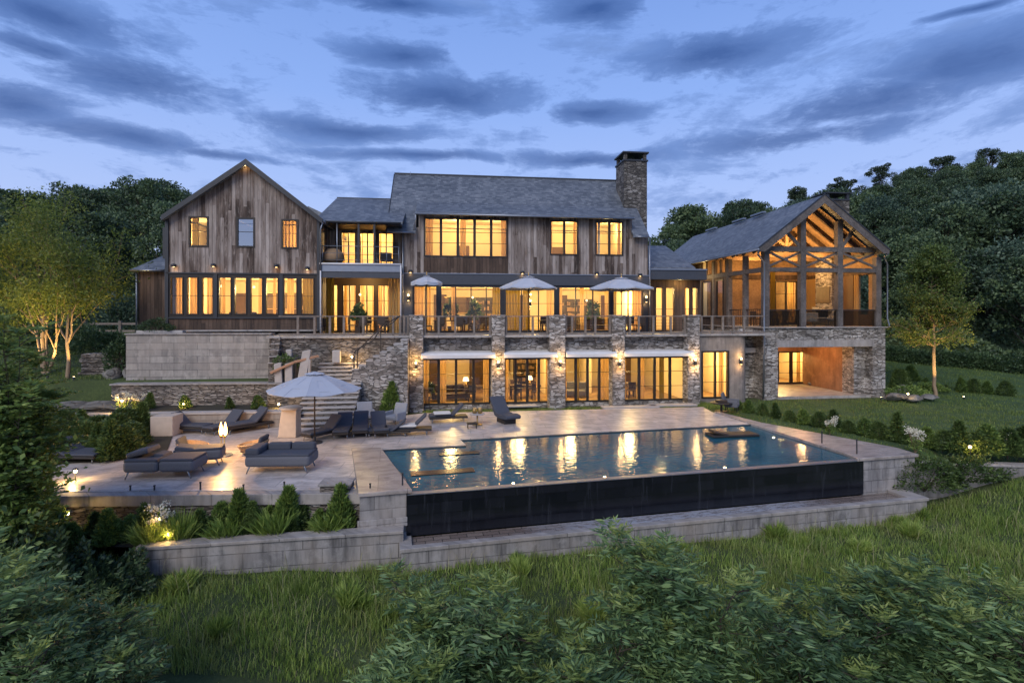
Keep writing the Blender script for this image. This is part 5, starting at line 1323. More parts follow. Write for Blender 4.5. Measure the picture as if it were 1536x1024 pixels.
# big cushioned daybeds in front
def sofa_bed(name, label, L, W, segs, backs, px, py, rz, mat='cushion_fabric'):
    g = empty(name); tag(g, label, 'daybed')
    n = segs
    for k in range(n):
        a = -L / 2 + L * k / n; MB().box(a + .005, a + L / n - .005, -W / 2, W / 2, .20, .54).build('base_cushion', mat, g, bevel=.11, seg=4)
        MB().box(a + .03, a + L / n - .03, -W / 2 + .03, W / 2 - .05, .50, .585).build('seat_pad', 'sling_fabric', g, bevel=.035, seg=3)
    for (x0, x1, y0, y1, rx, ry, hgt) in backs:
        b = MB().box(0, x1 - x0, 0, y1 - y0, 0, hgt).build('back_cushion', 'sling_fabric', g, bevel=.06, seg=3); b.location = (x0, y0, .56); b.rotation_euler = (R(rx), R(ry), 0)
    for x_ in (-L / 2 + .15, L / 2 - .2):
        for y_ in (-W / 2 + .08, W / 2 - .12):
            s_ = 1 if x_ > 0 else -1
            MB().tube([(x_ + s_ * .10, y_, 0), (x_, y_, .24)], [.018, .03], 8).build('leg', 'zinc', g, smooth=True)
    return place(g, px, py, rz)
sofa_bed('daybed', 'wide charcoal daybed with raised pillow and silver legs at the front left', 2.0, .95, 2, [(-.98, -.35, -.30, .40, 0, -14, .16), (-.36, -.05, -.1, .42, 0, 6, .10)], 250, 712, R(4))
sofa_bed('daybed', 'angled charcoal lounge piece behind the front daybed, pointing right', 1.4, .7, 1, [(-.66, -.1, -.30, .3, 0, 10, .14)], 300, 697, R(18))
sofa_bed('daybed', 'charcoal two seat daybed with rounded back cushions right of the torch lamp', 1.95, .95, 1, [(-.96, -.55, -.45, .42, 0, 0, .20), (-.52, .18, .16, .42, -6, 0, .24), (.2, .92, .16, .42, -6, 0, .24)], 424, 704, R(3))
def shell_chair(label, px, py, rz):
    g = empty('shell_chair'); tag(g, label, 'chair')
    mb = MB(); n = 18; K = 6
    def P(i, k):
        t = 2 * PI * i / n; f = k / K; r_ = .14 + .36 * f ** .6; hgt = .08 + .30 * f ** 1.7 * (1 + .25 * math.cos(t))
        return (r_ * 1.02 * math.cos(t), r_ * math.sin(t), hgt)
    for k in range(K):
        for i in range(n): mb.quad(P(i, k), P(i + 1, k), P(i + 1, k + 1), P(i, k + 1))
    mb.quad(*[P(i, 0) for i in range(n)][::-1])
    o = mb.build('shell', 'tan_wicker', g); md = o.modifiers.new('s', 'SOLIDIFY'); md.thickness = .05
    MB().lathe([(.0, .18), (.30, .18), (.36, .22), (.30, .30), (0, .32)], (0, 0, 0), 20, cap=False).build('seat_cushion', 'cushion_fabric', g, smooth=True)
    b = MB().box(-.06, .06, -.3, .3, 0, .34).build('back_cushion', 'sling_fabric', g, bevel=.05, seg=3); b.location = (.30, 0, .30); b.rotation_euler.y = R(15)
    MB().lathe([(.30, 0), (.30, .03), (.10, .06), (.10, .12)], (0, 0, 0), 18).build('foot', 'dark_base', g)
    return place(g, px, py, rz)
shell_chair('round tan shell chair left of the torch lamp', 289, 682, R(190))
shell_chair('round tan shell chair right of the torch lamp', 380, 680, R(0))
# torch lamp
p = DK(334, 683); g = empty('torch_lamp', (p[0], p[1], 0)); tag(g, 'bright double flame torch lamp on slim brass rods in the middle of the terrace', 'torch')
for s_ in (-.06, .07):
    MB().tube([(s_ * 2.2, 0, 0), (s_ * .8, 0, .10), (s_ * .9, 0, .62)], .018, 8).build('rod', 'brass', g, smooth=True)
    MB().lathe([(.02, .60), (.05, .63), (.05, .67), (.02, .68)], (s_ * .95, 0, 0), 12).build('cup', 'brass', g)
    MB().lathe([(0, .68), (.05, .74), (.06, .84), (.045, .96), (.018, 1.08), (0, 1.16)], (s_ * (.95 if s_ < 0 else 1.3), 0, 0), 12, cap=False).build('flame', 'flame_glow', g, smooth=True)
MB().lathe([(.30, 0), (.30, .03), (.26, .04), (0, .05)], (0, 0, 0), 24, cap=False).build('foot', 'zinc', g)
lamp('lamp_light', (0, 0, 1.25), 170, (1, .52, .16), .10, g)
# table and chairs on the far right of the pool terrace
g = empty('low_table'); tag(g, 'low dark round table at the far right corner of the pool terrace', 'table')
MB().lathe([(0, .40), (.5, .40), (.52, .43), (.5, .46), (0, .46)], (0, 0, 0), 24, cap=False).build('table_top', 'dark_base', g)
MB().tube([(0, 0, 0), (0, 0, .4)], .05, 8).lathe([(.3, 0), (.3, .03), (0, .04)], (0, 0, 0), 20, cap=False).build('pedestal', 'dark_base', g)
place(g, 1082, 617, 0)
p = DK(1082, 617); o = MB().box(-.25, .25, -.15, .15, 0, .12).build('tray', 'dark_wood_furniture', bevel=.02); o.location = (p[0], p[1], .46); tag(o, 'dark tray on the low round table at the far right of the terrace', 'tray')
armchair('dark low armchair beside the round table at the far right of the terrace', 1098, 616, R(60), 'cushion_fabric')
# floating lounge in the pool
w1_ = DK(1098, 653, -.04); g = empty('pool_float', (w1_[0], w1_[1], -.045), R(8)); tag(g, 'dark float with a raised headrest drifting near the far right of the pool', 'pool float')
MB().box(-1.0, 1.0, -.35, .35, .0, .10).build('mattress', 'dark_base', g, bevel=.05, seg=3); b = MB().box(-.30, .30, -.3, .3, .0, .10).build('headrest', 'dark_wood_furniture', g, bevel=.04, seg=3); b.location = (-.6, 0, .10); b.rotation_euler.y = R(12)
# bollards along the edge
def bollard(x_, y_, z_, h, label):
    g = empty('path_bollard', (x_, y_, z_)); tag(g, label, 'bollard', 'short dark bollards along the terrace edge')
    MB().tube([(0, 0, 0), (0, 0, h - .03)], .022, 8).build('post', 'charcoal_metal', g); MB().tube([(0, 0, h - .03), (0, 0, h)], .03, 8).build('cap', 'charcoal_metal', g)
bl = [(203, .14, 'leftmost short bollard at the front edge of the terrace'), (238, .14, 'short bollard at the front edge below the left end of the front daybed'), (305, .22, 'bollard at the front edge of the terrace just left of the torch reflection'), (368, .14, 'short bollard at the front edge below the two seat daybed'), (428, .2, 'bollard at the front edge below the right end of the two seat daybed'), (494, .15, 'rightmost short bollard at the front edge beside the pedestal block')]
for px, h, lab in bl:
    Y = 14.62 + .0; x_ = (px - 768) / FP * Y; y_ = 14.62 + (x_ + 4) * .03; bollard(x_, y_, 0, h, lab)
q = PW(-.98, .25); bollard(*q, .10, .13, 'short bollard on the left pool coping near its outer corner')
q = PW(-.12, .30); bollard(*q, .10, .34, 'tall thin bollard on the left pool coping at the water edge')
q = PW(15.1, .35); bollard(*q, .045, .5, 'thin bollard on the right pool coping by the corner of the spill edge')
q = PW(15.15, 1.9); bollard(*q, .045, .45, 'thin bollard halfway along the right pool coping')
# stone block by the pier
o = MB().box(-.38, .42, 0, .55, -.4, .14).build('corner_block', 'ledge_stone', bevel=.02); o.location = (-4.85, 14.35, 0); o.rotation_euler.z = R(4); tag(o, 'small square stone block at the corner of the terrace beside the left pool coping', 'stone block')
MB().box(-.42, .46, -.04, .6, .143, .20).build('cap', 'cap_stone', o, bevel=.01)

# ------------------------------------------------------------------ furniture seen through the glass and on the terrace
def dining_chair(name='dining_chair'):
    g = empty(name)
    MB().box(-.22, .22, -.22, .22, .42, .48).build('seat', 'dark_wood_furniture', g, bevel=.015)
    MB().box(-.22, .22, .18, .23, .50, .95).build('backrest', 'dark_wood_furniture', g, bevel=.02)
    for x_ in (-.19, .19):
        for y_ in (-.19, .19): MB().box(x_ - .02, x_ + .02, y_ - .02, y_ + .02, 0, .42).build('leg', 'dark_wood_furniture', g)
    return g
def dining_table(name='dining_table', L=1.8):
    g = empty(name)
    MB().box(-L / 2, L / 2, -.45, .45, .70, .76).build('table_top', 'dark_wood_furniture', g, bevel=.01)
    for x_ in (-L / 2 + .1, L / 2 - .1):
        for y_ in (-.36, .36): MB().box(x_ - .03, x_ + .03, y_ - .03, y_ + .03, 0, .70).build('leg', 'dark_wood_furniture', g)
    return g
ch0 = dining_chair(); tb0 = dining_table(); usedc = [False, False]
def setpl(u_, v_, z, where, nch=4, L=1):
    t = tb0 if not usedc[0] else copy_tree(tb0); usedc[0] = True
    t.location = (*W2(u_, v_), z); t.rotation_euler.z = TH; tag(t, 'dark dining table ' + where, 'table', 'dark dining tables at the house')
    for k in range(nch):
        c = ch0 if not usedc[1] else copy_tree(ch0); usedc[1] = True
        du_ = (-.5, .5, -.5, .5, -1.2, 1.2)[k]; dv_ = (-.7, -.7, .7, .7, 0, 0)[k]; rz_ = (PI, PI, 0, 0, PI / 2, -PI / 2)[k]
        c.location = (*W2(u_ + du_, v_ + dv_), z); c.rotation_euler.z = TH + rz_
        tag(c, 'dark chair at the table ' + where, 'chair', 'dining chairs at the table ' + where)
setpl(1.7, 1.9, TZ, 'on the terrace left of the second stone pier', 6)
setpl(7.6, 1.7, TZ, 'on the terrace behind the third and fourth piers', 4)
setpl(11.9, 2.0, TZ, 'on the terrace near the right end of the glazed storey', 4)
setpl(3.2, MV + 2.2, TZ, 'inside the glazed storey behind the left umbrella', 6)
setpl(9.4, MV + 2.0, TZ, 'inside the glazed storey between the two larger umbrellas', 4)
setpl(-9.6, LV + 1.9, 4.0, 'inside the left barn behind the window row', 6)
setpl(-2.6, RVv - 1.4, TZ, 'in the recess under the balcony', 6)
setpl(3.4, SV + 2.2, 0, 'in the lower storey behind the first sliding doors', 4)
setpl(6.0, SV + 2.4, 0, 'in the lower storey behind the second sliding doors', 4)
setpl(11.6, SV + 2.3, 0, 'in the lower storey behind the fourth sliding doors', 2)
setpl(p0 + 2.2, PV + 2.8, pz, 'inside the timber pavilion at the left bay', 4)
# pendant lamps
def pendant(u_, v_, z, drop, label, p=0, r=.07):
    g = empty('pendant_lamp', (*W2(u_, v_), z)); tag(g, label, 'lamp', 'glowing pendant lamps inside the house')
    MB().tube([(0, 0, 0), (0, 0, drop)], .008, 5).build('cord', 'charcoal_metal', g)
    MB().lathe([(0, -r), (r * .7, -r * .7), (r, 0), (r * .7, r * .7), (0, r)], (0, 0, 0), 12, cap=False).build('globe', 'soft_glow', g, smooth=True)
pl_ = [(fu(332, LV + 2), LV + 2, fz(431, 0, LV + 2), 'globe pendant in the left barn behind the fourth window'), (fu(381, LV + 2), LV + 2, fz(432, 0, LV + 2), 'globe pendant in the left barn behind the sixth window'), (fu(433, LV + 2), LV + 2, fz(432, 0, LV + 2), 'globe pendant in the left barn behind the eighth window'),
       (fu(709, MV + 2), MV + 2, fz(446, 3, MV + 2), 'globe pendant in the glazed storey left of centre'), (fu(796, MV - 1), MV - 1, fz(441, 3, MV - 1), 'cluster lamp hanging under the middle terrace umbrella'), (fu(880, MV + 2), MV + 2, fz(450, 3, MV + 2), 'globe pendant in the glazed storey right of centre'),
       (fu(540, LV + 2), LV + 2, fz(442, -2, LV + 2), 'globe pendant in the recess under the balcony')]
for u_, v_, z, lab in pl_: pendant(u_, v_, z, .6 if 'umbrella' not in lab else .3, lab)
# tall indoor plants in the glazed storey, table lamps in the lower one
def table_lamp(u_, v_, z, label):
    g = empty('table_lamp', (*W2(u_, v_), z)); tag(g, label, 'lamp')
    MB().lathe([(.08, 0), (.05, .1), (.03, .3)], (0, 0, 0), 12).build('stand', 'brass', g, smooth=True); MB().lathe([(.18, .28), (.12, .5)], (0, 0, 0), 14, cap=False).build('lamp_shade', 'soft_glow', g)
table_lamp(2.6, SV + 2.2, .76, 'glowing table lamp on the dining table behind the first sliding doors'); table_lamp(6.3, SV + 2.4, .76, 'glowing table lamp on the table behind the second sliding doors'); table_lamp(11.0, SV + 2.3, .76, 'glowing table lamp on the table behind the fourth sliding doors')
for (u_, v_, z, w_, h_, lab) in ((4.9, SV + 6.8, 1.1, 1.6, 1.1, 'dark framed painting on the lower storey wall seen through the second sliding doors'), (8.6, SV + 6.8, 1.0, 1.4, 1.3, 'dark framed painting on the lower storey wall seen through the third sliding doors'), (2.6, MV + 7.3, TZ + 1.2, 2.4, 1.1, 'long dark painting on the back wall of the glazed storey'), (-9.0, LV + 6.3, 5.2, 2.2, 1.0, 'dark painting on the back wall of the left barn')):
    g = empty('painting', (*W2(u_, v_), z), TH); tag(g, lab, 'painting'); MB().box(-w_ / 2, w_ / 2, -.03, 0, 0, h_).build('canvas', 'painting_dark', g); MB().box(-w_ / 2 - .05, w_ / 2 + .05, -.02, .01, -.05, -.002).box(-w_ / 2 - .05, w_ / 2 + .05, -.02, .01, h_ + .002, h_ + .05).build('frame', 'brass', g)
for (u_, v_, z, w_, h_, lab) in ((4.6, MV + 7.0, TZ, 3.0, 2.3, 'tall dark bookcase on the back wall of the glazed storey'), (11.0, MV + 7.0, TZ, 2.4, 2.2, 'dark bookcase at the right of the glazed storey back wall'), (-7.0, LV + 6.0, 4.0, 1.8, 1.9, 'dark sideboard cabinet at the back of the left barn'), (6.9, SV + 6.5, 0, 2.0, 2.1, 'dark cabinet at the back of the lower storey'), (p0 + 2.0, QV + 3.5, pz, 1.6, 1.9, 'dark cabinet in the room behind the pavilion')):
    g = empty('bookcase', (*W2(u_, v_), z), TH); tag(g, lab, 'bookcase')
    MB().box(-w_ / 2, -w_ / 2 + .06, -.3, .0, 0, h_).box(w_ / 2 - .06, w_ / 2, -.3, 0, 0, h_).box(-w_ / 2 + .06, w_ / 2 - .06, -.03, 0, 0, h_).build('case', 'dark_wood_furniture', g)
    mb = MB()
    for k in range(6): mb.box(-w_ / 2 + .061, w_ / 2 - .061, -.29, -.031, h_ * k / 5.2, h_ * k / 5.2 + .04)
    mb.build('shelf', 'dark_wood_furniture', g); mb = MB(); rr_ = random.Random(int(u_ * 10))
    for k in range(5):
        a = -w_ / 2 + .1
        while a < w_ / 2 - .2:
            hh = rr_.uniform(.15, .3); ww_ = rr_.uniform(.05, .2); 
            if rr_.random() < .7: mb.box(a, a + ww_, -.24, -.05, h_ * k / 5.2 + .042, h_ * k / 5.2 + .042 + hh)
            a += ww_ + .03
    mb.build('books', 'tan_wicker', g)
def sofa(u_, v_, z, rz, label, mat='dark_wood_furniture'):
    g = empty('sofa', (*W2(u_, v_), z), TH + rz); tag(g, label, 'sofa')
    MB().box(-.9, .9, -.4, .4, .12, .42).build('seat', mat, g, bevel=.05, seg=3); MB().box(-.9, .9, .3, .5, .4, .85).build('backrest', mat, g, bevel=.06, seg=3)
    for s_ in (-1, 1): MB().box(s_ * .98 - .1, s_ * .98 + .1, -.4, .5, .12, .62).build('armrest', mat, g, bevel=.05, seg=3)
sofa(1.7, SV + 2.0, 0, .2, 'dark sofa in the lower storey behind the left pane of the first sliding doors'); sofa(8.7, SV + 2.4, 0, -.3, 'dark sofa in the lower storey behind the third sliding doors', 'cushion_fabric')
sofa(11.2, MV + 1.4, TZ, .1, 'dark sofa inside the glazed storey behind the widest terrace umbrella'); sofa(-6.2, LV + 1.6, 4.0, 3.0, 'dark sofa inside the left barn at the right end of the window row')
# white lounge chair in the pavilion
g = empty('lounge_chair', (*W2(fu(1243, PV + 1.6), PV + 1.6), pz), TH); tag(g, 'white curved lounge chair in the middle bay of the timber pavilion', 'chair')
MB().extr([(-.55, .48), (-.5, .56), (.0, .44), (.25, .62), (.55, 1.05), (.62, 1.02), (.34, .50), (.05, .34), (-.5, .46)], 1, -.32, .32).build('shell', 'pale_cushion', g, bevel=.03)
MB().lathe([(.3, 0), (.28, .03), (.04, .06), (.04, .40)], (0, 0, 0), 16).build('pedestal', 'zinc', g)
o = MB().box(-.7, .5, -.4, .4, .25, .5).build('sofa', 'pale_cushion', bevel=.08, seg=3); o.location = (*W2(fu(1222, PV + 2.4), PV + 2.4), pz); o.rotation_euler.z = TH; tag(o, 'white low sofa behind the lounge chair in the pavilion', 'sofa')
b = MB().box(-.7, .5, .3, .5, .45, .85).build('backrest', 'pale_cushion', o, bevel=.06, seg=3)
# egg chair and cane chair on the balcony
g = empty('egg_chair', (*W2(fu(500, LV + .9), LV + .9), zf0), TH); tag(g, 'rounded pale egg chair at the left end of the balcony', 'chair')
MB().lathe([(0, .10), (.45, .15), (.62, .40), (.55, .70), (.30, .92), (0, .98)], (0, 0, 0), 22, cap=False).build('shell', 'tan_wicker', g, smooth=True); MB().lathe([(.3, 0), (.3, .12)], (0, 0, 0), 16).build('foot', 'dark_base', g)
g = empty('balcony_chair', (*W2(fu(581, LV + .9), LV + .9), zf0), TH + .4); tag(g, 'dark rounded chair at the right end of the balcony', 'chair')
MB().box(-.32, .32, -.3, .3, .28, .42).build('seat', 'dark_base', g, bevel=.06, seg=3); b = MB().box(-.34, .34, .22, .34, .35, .80).build('backrest', 'dark_base', g, bevel=.05, seg=3)
for x_ in (-.26, .26):
    for y_ in (-.24, .24): MB().tube([(x_, y_, 0), (x_, y_, .29)], .018, 6).build('leg', 'dark_base', g)
# wall grill in the carport, log pile
g = empty('wall_box', (*W2(fu(1246, CB), CB - .01), fz(546, 23, CB)), TH); tag(g, 'dark box shaped wall light on the umber wall of the carport', 'wall lamp')
MB().box(-.25, .25, -.18, 0, -.14, .14).build('box', 'charcoal_metal', g, bevel=.05); MB().box(-.15, .1, -.19, -.181, -.11, -.08).build('slot', 'pale_stone', g)
rr_ = random.Random(4)
for k in range(7):
    x_ = fu(1215 + k * 5, CB - .7); r_ = rr_.uniform(.14, .26)
    o = MB().lathe([(0, -r_ * .6), (r_ * .8, -r_ * .3), (r_, .1 * r_), (r_ * .6, r_ * .6), (0, r_ * .7)], (0, 0, 0), 9, cap=False).build('carport_rock', 'boulder_rock'); o.location = (*W2(x_, CB - .7 - .12 * k), r_ * .6); o.rotation_euler = (.2, .3, k)
    tag(o, 'rounded dark rock in the row on the carport floor', 'rock', 'rocks on the carport floor')
# gate, fence and rocks on the upper left
def fence_run(x0, x1, y, label):
    g = empty('rail_fence', (x0, y, float(G(x0, y)))); tag(g, label, 'fence'); L = x1 - x0
    for zz in (.55, 1.05): MB().box(0, L, -.04, .04, zz - .07, zz + .07).build('rail', 'rail_timber', g)
    for k in range(int(L / 2.4) + 1): MB().box(k * 2.4 - .09, k * 2.4 + .09, -.09, .085, -.4, 1.25).build('post', 'rail_timber', g)
fence_run(-29.5, -24.4, 36.5, 'timber rail fence in the upper garden left of the left barn')
def rock(x_, y_, z_, s_, seed, label, grp=None, mat='boulder_rock'):
    rng = np.random.default_rng(seed); bm = bmesh.new(); bmesh.ops.create_icosphere(bm, subdivisions=4, radius=1)
    dirs = rng.normal(size=(16, 3)); dirs /= np.linalg.norm(dirs, axis=1, keepdims=True); off = rng.uniform(.6, .9, 16)
    for v in bm.verts:
        for d, o_ in zip(dirs, off):
            dd = v.co.dot(Vector(d)) - o_
            if dd > 0: v.co -= Vector(d) * dd * .9
        v.co += Vector(rng.normal(size=3)) * .015
        v.co = Vector((v.co.x * s_[0], v.co.y * s_[1], v.co.z * s_[2]))
    me = bpy.data.meshes.new('rock'); bm.to_mesh(me); bm.free(); me.materials.append(MAT[mat])
    o = bpy.data.objects.new('boulder', me); col.objects.link(o); o.location = (x_, y_, z_); tag(o, label, 'rock', grp); return o
g = empty('stacked_stone_wall', (-22.6, 27.3, 1.6), R(4)); tag(g, 'rough stacked stone ledge in the upper garden left of the ashlar wall', 'wall')
rr_ = random.Random(9)
for k in range(5): MB().box(0 + rr_.uniform(0, .3), 3.4 + rr_.uniform(-.4, .3), rr_.uniform(-.1, .1), 1.0, k * .24, k * .24 + .22).build('stone_course', 'ledge_stone', g, bevel=.03)
rock(-19.25, 26.8, 1.85, (.60, .5, .62), 3, 'tall rounded grey boulder beside the ashlar wall'); rock(-20.3, 26.8, 1.75, (.55, .5, .42), 5, 'grey boulder left of the tall rounded one')

for k, (px, py, sx, lab) in enumerate(((150, 606, 1.9, 'long pale ledge rock below the retaining wall at the far left'), (110, 612, 1.5, 'low pale rock at the far left below the retaining wall'), (178, 612, 1.1, 'small pale rock next to the flowering shrub'))):
    Y = 23.9; x_ = (px - 768) / FP * Y; rock(x_, Y, .62, (sx, .6, .28), 20 + k, lab, None, 'boulder_rock')
MB_ = MB().box(0, 5.6, 0, .3, -.2, .55); o = MB_.build('bench_wall', 'ledge_stone'); o.location = (-20.4, 22.1, 0); o.rotation_euler.z = R(2); tag(o, 'low stone edging wall behind the left hedge', 'wall')
MB().box(-.05, 5.6, -.06, .4, .553, .62).build('coping', 'cap_stone', o)
# rocks and lamps by the right lawn
for k, (px, py, s_, lab) in enumerate(((1345, 598, (.9, .5, .25), 'long flat pale rock at the lawn edge beside the pavilion corner'), (1372, 600, (.6, .4, .22), 'flat pale rock right of the long one by the pavilion'), (1352, 588, (.45, .4, .4), 'dark upright rock behind the flat pale ones by the pavilion'), (1395, 598, (.5, .35, .2), 'small flat rock near the foot of the lit lawn tree'))):
    p = DK(px, py, 0); rock(p[0], p[1], .1, s_, 40 + k, lab, None, 'boulder_rock')
# door mats of stone in the lawn strip
for px, py, sx in ((774, 605, 1.1), (945, 607, 1.5), (1008, 604, 1.3)):
    p = DK(px, py + 3, 0); o = MB().box(-sx, sx, -.3, .3, -.05, .035).build('stepping_stone', 'pale_stone', bevel=.02); o.location = (p[0], p[1], 0); o.rotation_euler.z = TH
    tag(o, {774: 'pale stepping stone before the second sliding doors', 945: 'pale stepping stone crossing the grass strip before the fourth pier', 1008: 'pale stepping stone before the fourth sliding doors'}[px], 'stepping stone')

# ------------------------------------------------------------------ plants
rng = np.random.default_rng(11)
def tubes_mesh(segs, n=5):
    """segs: list of (p, q, r0, r1) -> V, F"""
    P = np.array([s[0] for s in segs]); Q = np.array([s[1] for s in segs]); r0 = np.array([s[2] for s in segs]); r1 = np.array([s[3] for s in segs])
    D = Q - P; D /= (np.linalg.norm(D, axis=1, keepdims=True) + 1e-9)
    A = np.cross(D, np.array([.31, .87, .2])); A /= (np.linalg.norm(A, axis=1, keepdims=True) + 1e-9); C = np.cross(D, A)
    t = np.arange(n) * 2 * np.pi / n; ring = A[:, None, :] * np.cos(t)[None, :, None] + C[:, None, :] * np.sin(t)[None, :, None]
    V = np.concatenate([P[:, None] + ring * r0[:, None, None], Q[:, None] + ring * r1[:, None, None]], 1).reshape(-1, 3)
    b = (np.arange(len(segs)) * 2 * n)[:, None]; k = np.arange(n)[None]; k2 = (k + 1) % n
    F = np.stack([b + k, b + k2, b + n + k2, b + n + k], -1).reshape(-1, 4)
    return V, F
def grow(segs, tips, p, d, L, r, depth, rg, up=.15, spread=.75, nseg=4, kids=3):
    p = np.array(p, float); d = np.array(d, float); d /= np.linalg.norm(d)
    pts = [p]
    for k in range(nseg):
        d = d + rg.normal(size=3) * .13 + np.array([0, 0, up * .4]); d /= np.linalg.norm(d)
        q = p + d * L / nseg; ra = r * (1 - .55 * k / nseg); rb = r * (1 - .55 * (k + 1) / nseg)
        segs.append((p, q, ra, rb)); p = q; pts.append(p)
        if depth > 0 and k >= 1:
            for _ in range(1 if depth > 1 else kids - 1):
                side = rg.normal(size=3); side -= d * side.dot(d); side /= np.linalg.norm(side)
                nd = d + side * spread * rg.uniform(.7, 1.3)
                grow(segs, tips, q, nd, L * rg.uniform(.5, .75), rb * .62, depth - 1, rg, up, spread, max(2, nseg - 1), kids)
        if depth <= 1: tips.append(q)
    if depth > 0:
        grow(segs, tips, p, d, L * .7, r * .42, depth - 1, rg, up, spread, max(2, nseg - 1), kids)
def leaves_at(tips, per, rad, size, rg, flat=.6, W=.45):
    T = np.array(tips); P = np.repeat(T, per, 0) + rg.normal(size=(len(T) * per, 3)) * np.array([rad, rad, rad * flat])
    D = rg.normal(size=P.shape) + np.array([0, 0, -.25]); S = size * rg.uniform(.6, 1.3, len(P))
    return leaf_cards(P, D, S, W, rg)

def lit_tree(name, base, label, stems, per, leaf, lmat, rad=.42, up_=.15, uplights=()):
    g = empty(name, base); tag(g, label, 'tree'); segs = []; tips = []
    for (d, L, r, depth, off, rz_) in stems: grow(segs, tips, off, d, L * .80, r, depth, np.random.default_rng(rz_), up_)
    V, F = tubes_mesh(segs, 6); np_mesh('trunk', V, F, 'bark', g, True)
    V, F = leaves_at(tips, per, rad, leaf, np.random.default_rng(5)); np_mesh('crown', V, F, lmat, g)
    zs_ = np.array(tips)[:, 2]; print('TREE', name, len(tips), len(V) // 4, 'top', zs_.max(), 'x', np.array(tips)[:, 0].min(), np.array(tips)[:, 0].max())
    return g
Yt = 25.9; xt = lambda px, Y: (px - 768) / FP * Y
lz = float(G(xt(68, 27.5), 27.5))
lit_tree('garden_tree', (xt(68, 27.5), 27.5, lz - .1), 'multi stemmed tree with amber lit trunks and feathery crown at the far left',
         [((-.45, .1, 1), 3.6, .11, 3, (-.1, 0, 0), 1), ((.05, -.1, 1), 4.6, .12, 3, (0, 0, 0), 2), ((.5, .1, 1), 3.7, .10, 3, (.12, 0, 0), 3), ((-.15, .35, 1), 4.2, .09, 3, (0, .1, 0), 4)], 46, .17, 'tree_leaves', .45, .13)
bpy.data.objects['garden_tree'].scale = (.84, .84, 1.08)
lz2 = float(G(xt(101, 26.6), 26.6))
lit_tree('garden_tree', (xt(101, 26.6), 26.6, lz2 - .1), 'single stemmed amber lit tree right of the multi stemmed one in the upper left garden',
         [((.05, 0, 1), 4.6, .10, 3, (0, 0, 0), 7), ((.55, .1, .9), 2.9, .05, 2, (.05, 0, 1.9), 8), ((-.5, .1, .9), 2.6, .05, 2, (0, 0, 2.0), 9)], 40, .165, 'tree_leaves', .42, .13)
yr = 31.5; xr = xt(1404, yr); zr = float(G(xr, yr))
g = empty('lawn_tree', (xr, yr, zr - .05)); tag(g, 'single lawn tree with layered crown lit amber from below at the right', 'tree')
segs = []; tips = []; rg = np.random.default_rng(21); p_ = np.array([0, 0, 0.]); H_ = 8.6
tr_pts = []
for k in range(22):
    q = p_ + np.array([rg.normal() * .03, rg.normal() * .03, H_ / 22]); ra = .11 * (1 - k / 24); segs.append((p_, q, ra, .11 * (1 - (k + 1) / 24))); p_ = q; tr_pts.append(q)
for k in range(7, 22):
    t = (k - 7) / 15
    for _ in range(4 if k < 20 else 3):
        a = rg.uniform(0, 2 * PI); Lb = (3.1 * (1 - t) ** .75 + .5) * rg.uniform(.65, 1.05)
        grow(segs, tips, tr_pts[k], (math.cos(a), math.sin(a), .42 + .4 * t), Lb * .55, .035 * (1 - t * .6), 1, rg, .05, .7, 5, 3)
V, F = tubes_mesh(segs, 5); np_mesh('trunk', V, F, 'bark', g, True)
V, F = leaves_at(tips, 10, .20, .16, rg, .35); np_mesh('crown', V, F, 'green_tree_leaves', g)
print('lawn tree tips', len(tips))

def uplight(x_, y_, z_, label, target, p=60, size=60, c=(1, .66, .22), r=.05):
    g = empty('garden_uplight', (x_, y_, z_)); tag(g, label, 'garden light', 'small spotlights in the garden')
    MB().tube([(0, 0, -.1), (0, 0, .12)], .015, 6).build('spike', 'charcoal_metal', g)
    d = (Vector(target) - Vector((x_, y_, z_))).normalized()
    h_ = MB().tube([Vector((0, 0, .14)) - d * .06, Vector((0, 0, .14)) + d * .06], .05, 10).build('lamp_head', 'charcoal_metal', g)
    MB().tube([Vector((0, 0, .14)) + d * .062, Vector((0, 0, .14)) + d * .068], .042, 10).build('lens', 'spot_glow', g)
    l = lamp('lamp_light', tuple(Vector((0, 0, .14)) + d * .1), p, c, r, g, 'SPOT', spot_size=R(size), spot_blend=.6); l.rotation_euler = d.to_track_quat('-Z', 'Y').to_euler()
tx = xt(68, 27.5)
uplight(tx - .9, 26.6, float(G(tx - .9, 26.6)), 'small spotlight left of the multi stemmed tree', (tx - .3, 27.6, 9), 650, 85)
uplight(tx + 1.0, 26.5, float(G(tx + 1.0, 26.5)), 'small spotlight between the two lit trees', (tx + .6, 27.5, 9), 650, 85)
tx2 = xt(101, 26.6); uplight(tx2 + .7, 26.15, float(G(tx2 + .7, 26.15)), 'small spotlight right of the single stemmed tree', (tx2 + .2, 26.8, 8), 520, 80)
uplight(xr - .9, yr - 1.0, float(G(xr - .9, yr - 1)), 'small spotlight left of the lawn tree', (xr, yr, 5.5), 520, 80); uplight(xr + 1.0, yr - .8, float(G(xr + 1.0, yr - .8)), 'small spotlight right of the lawn tree', (xr, yr, 5.5), 520, 80)
uplight(*DK(1322, 601), 0.0, 'small spotlight beside the corner of the timber pavilion', (*DK(1315, 596), 3.5), 35, 90)

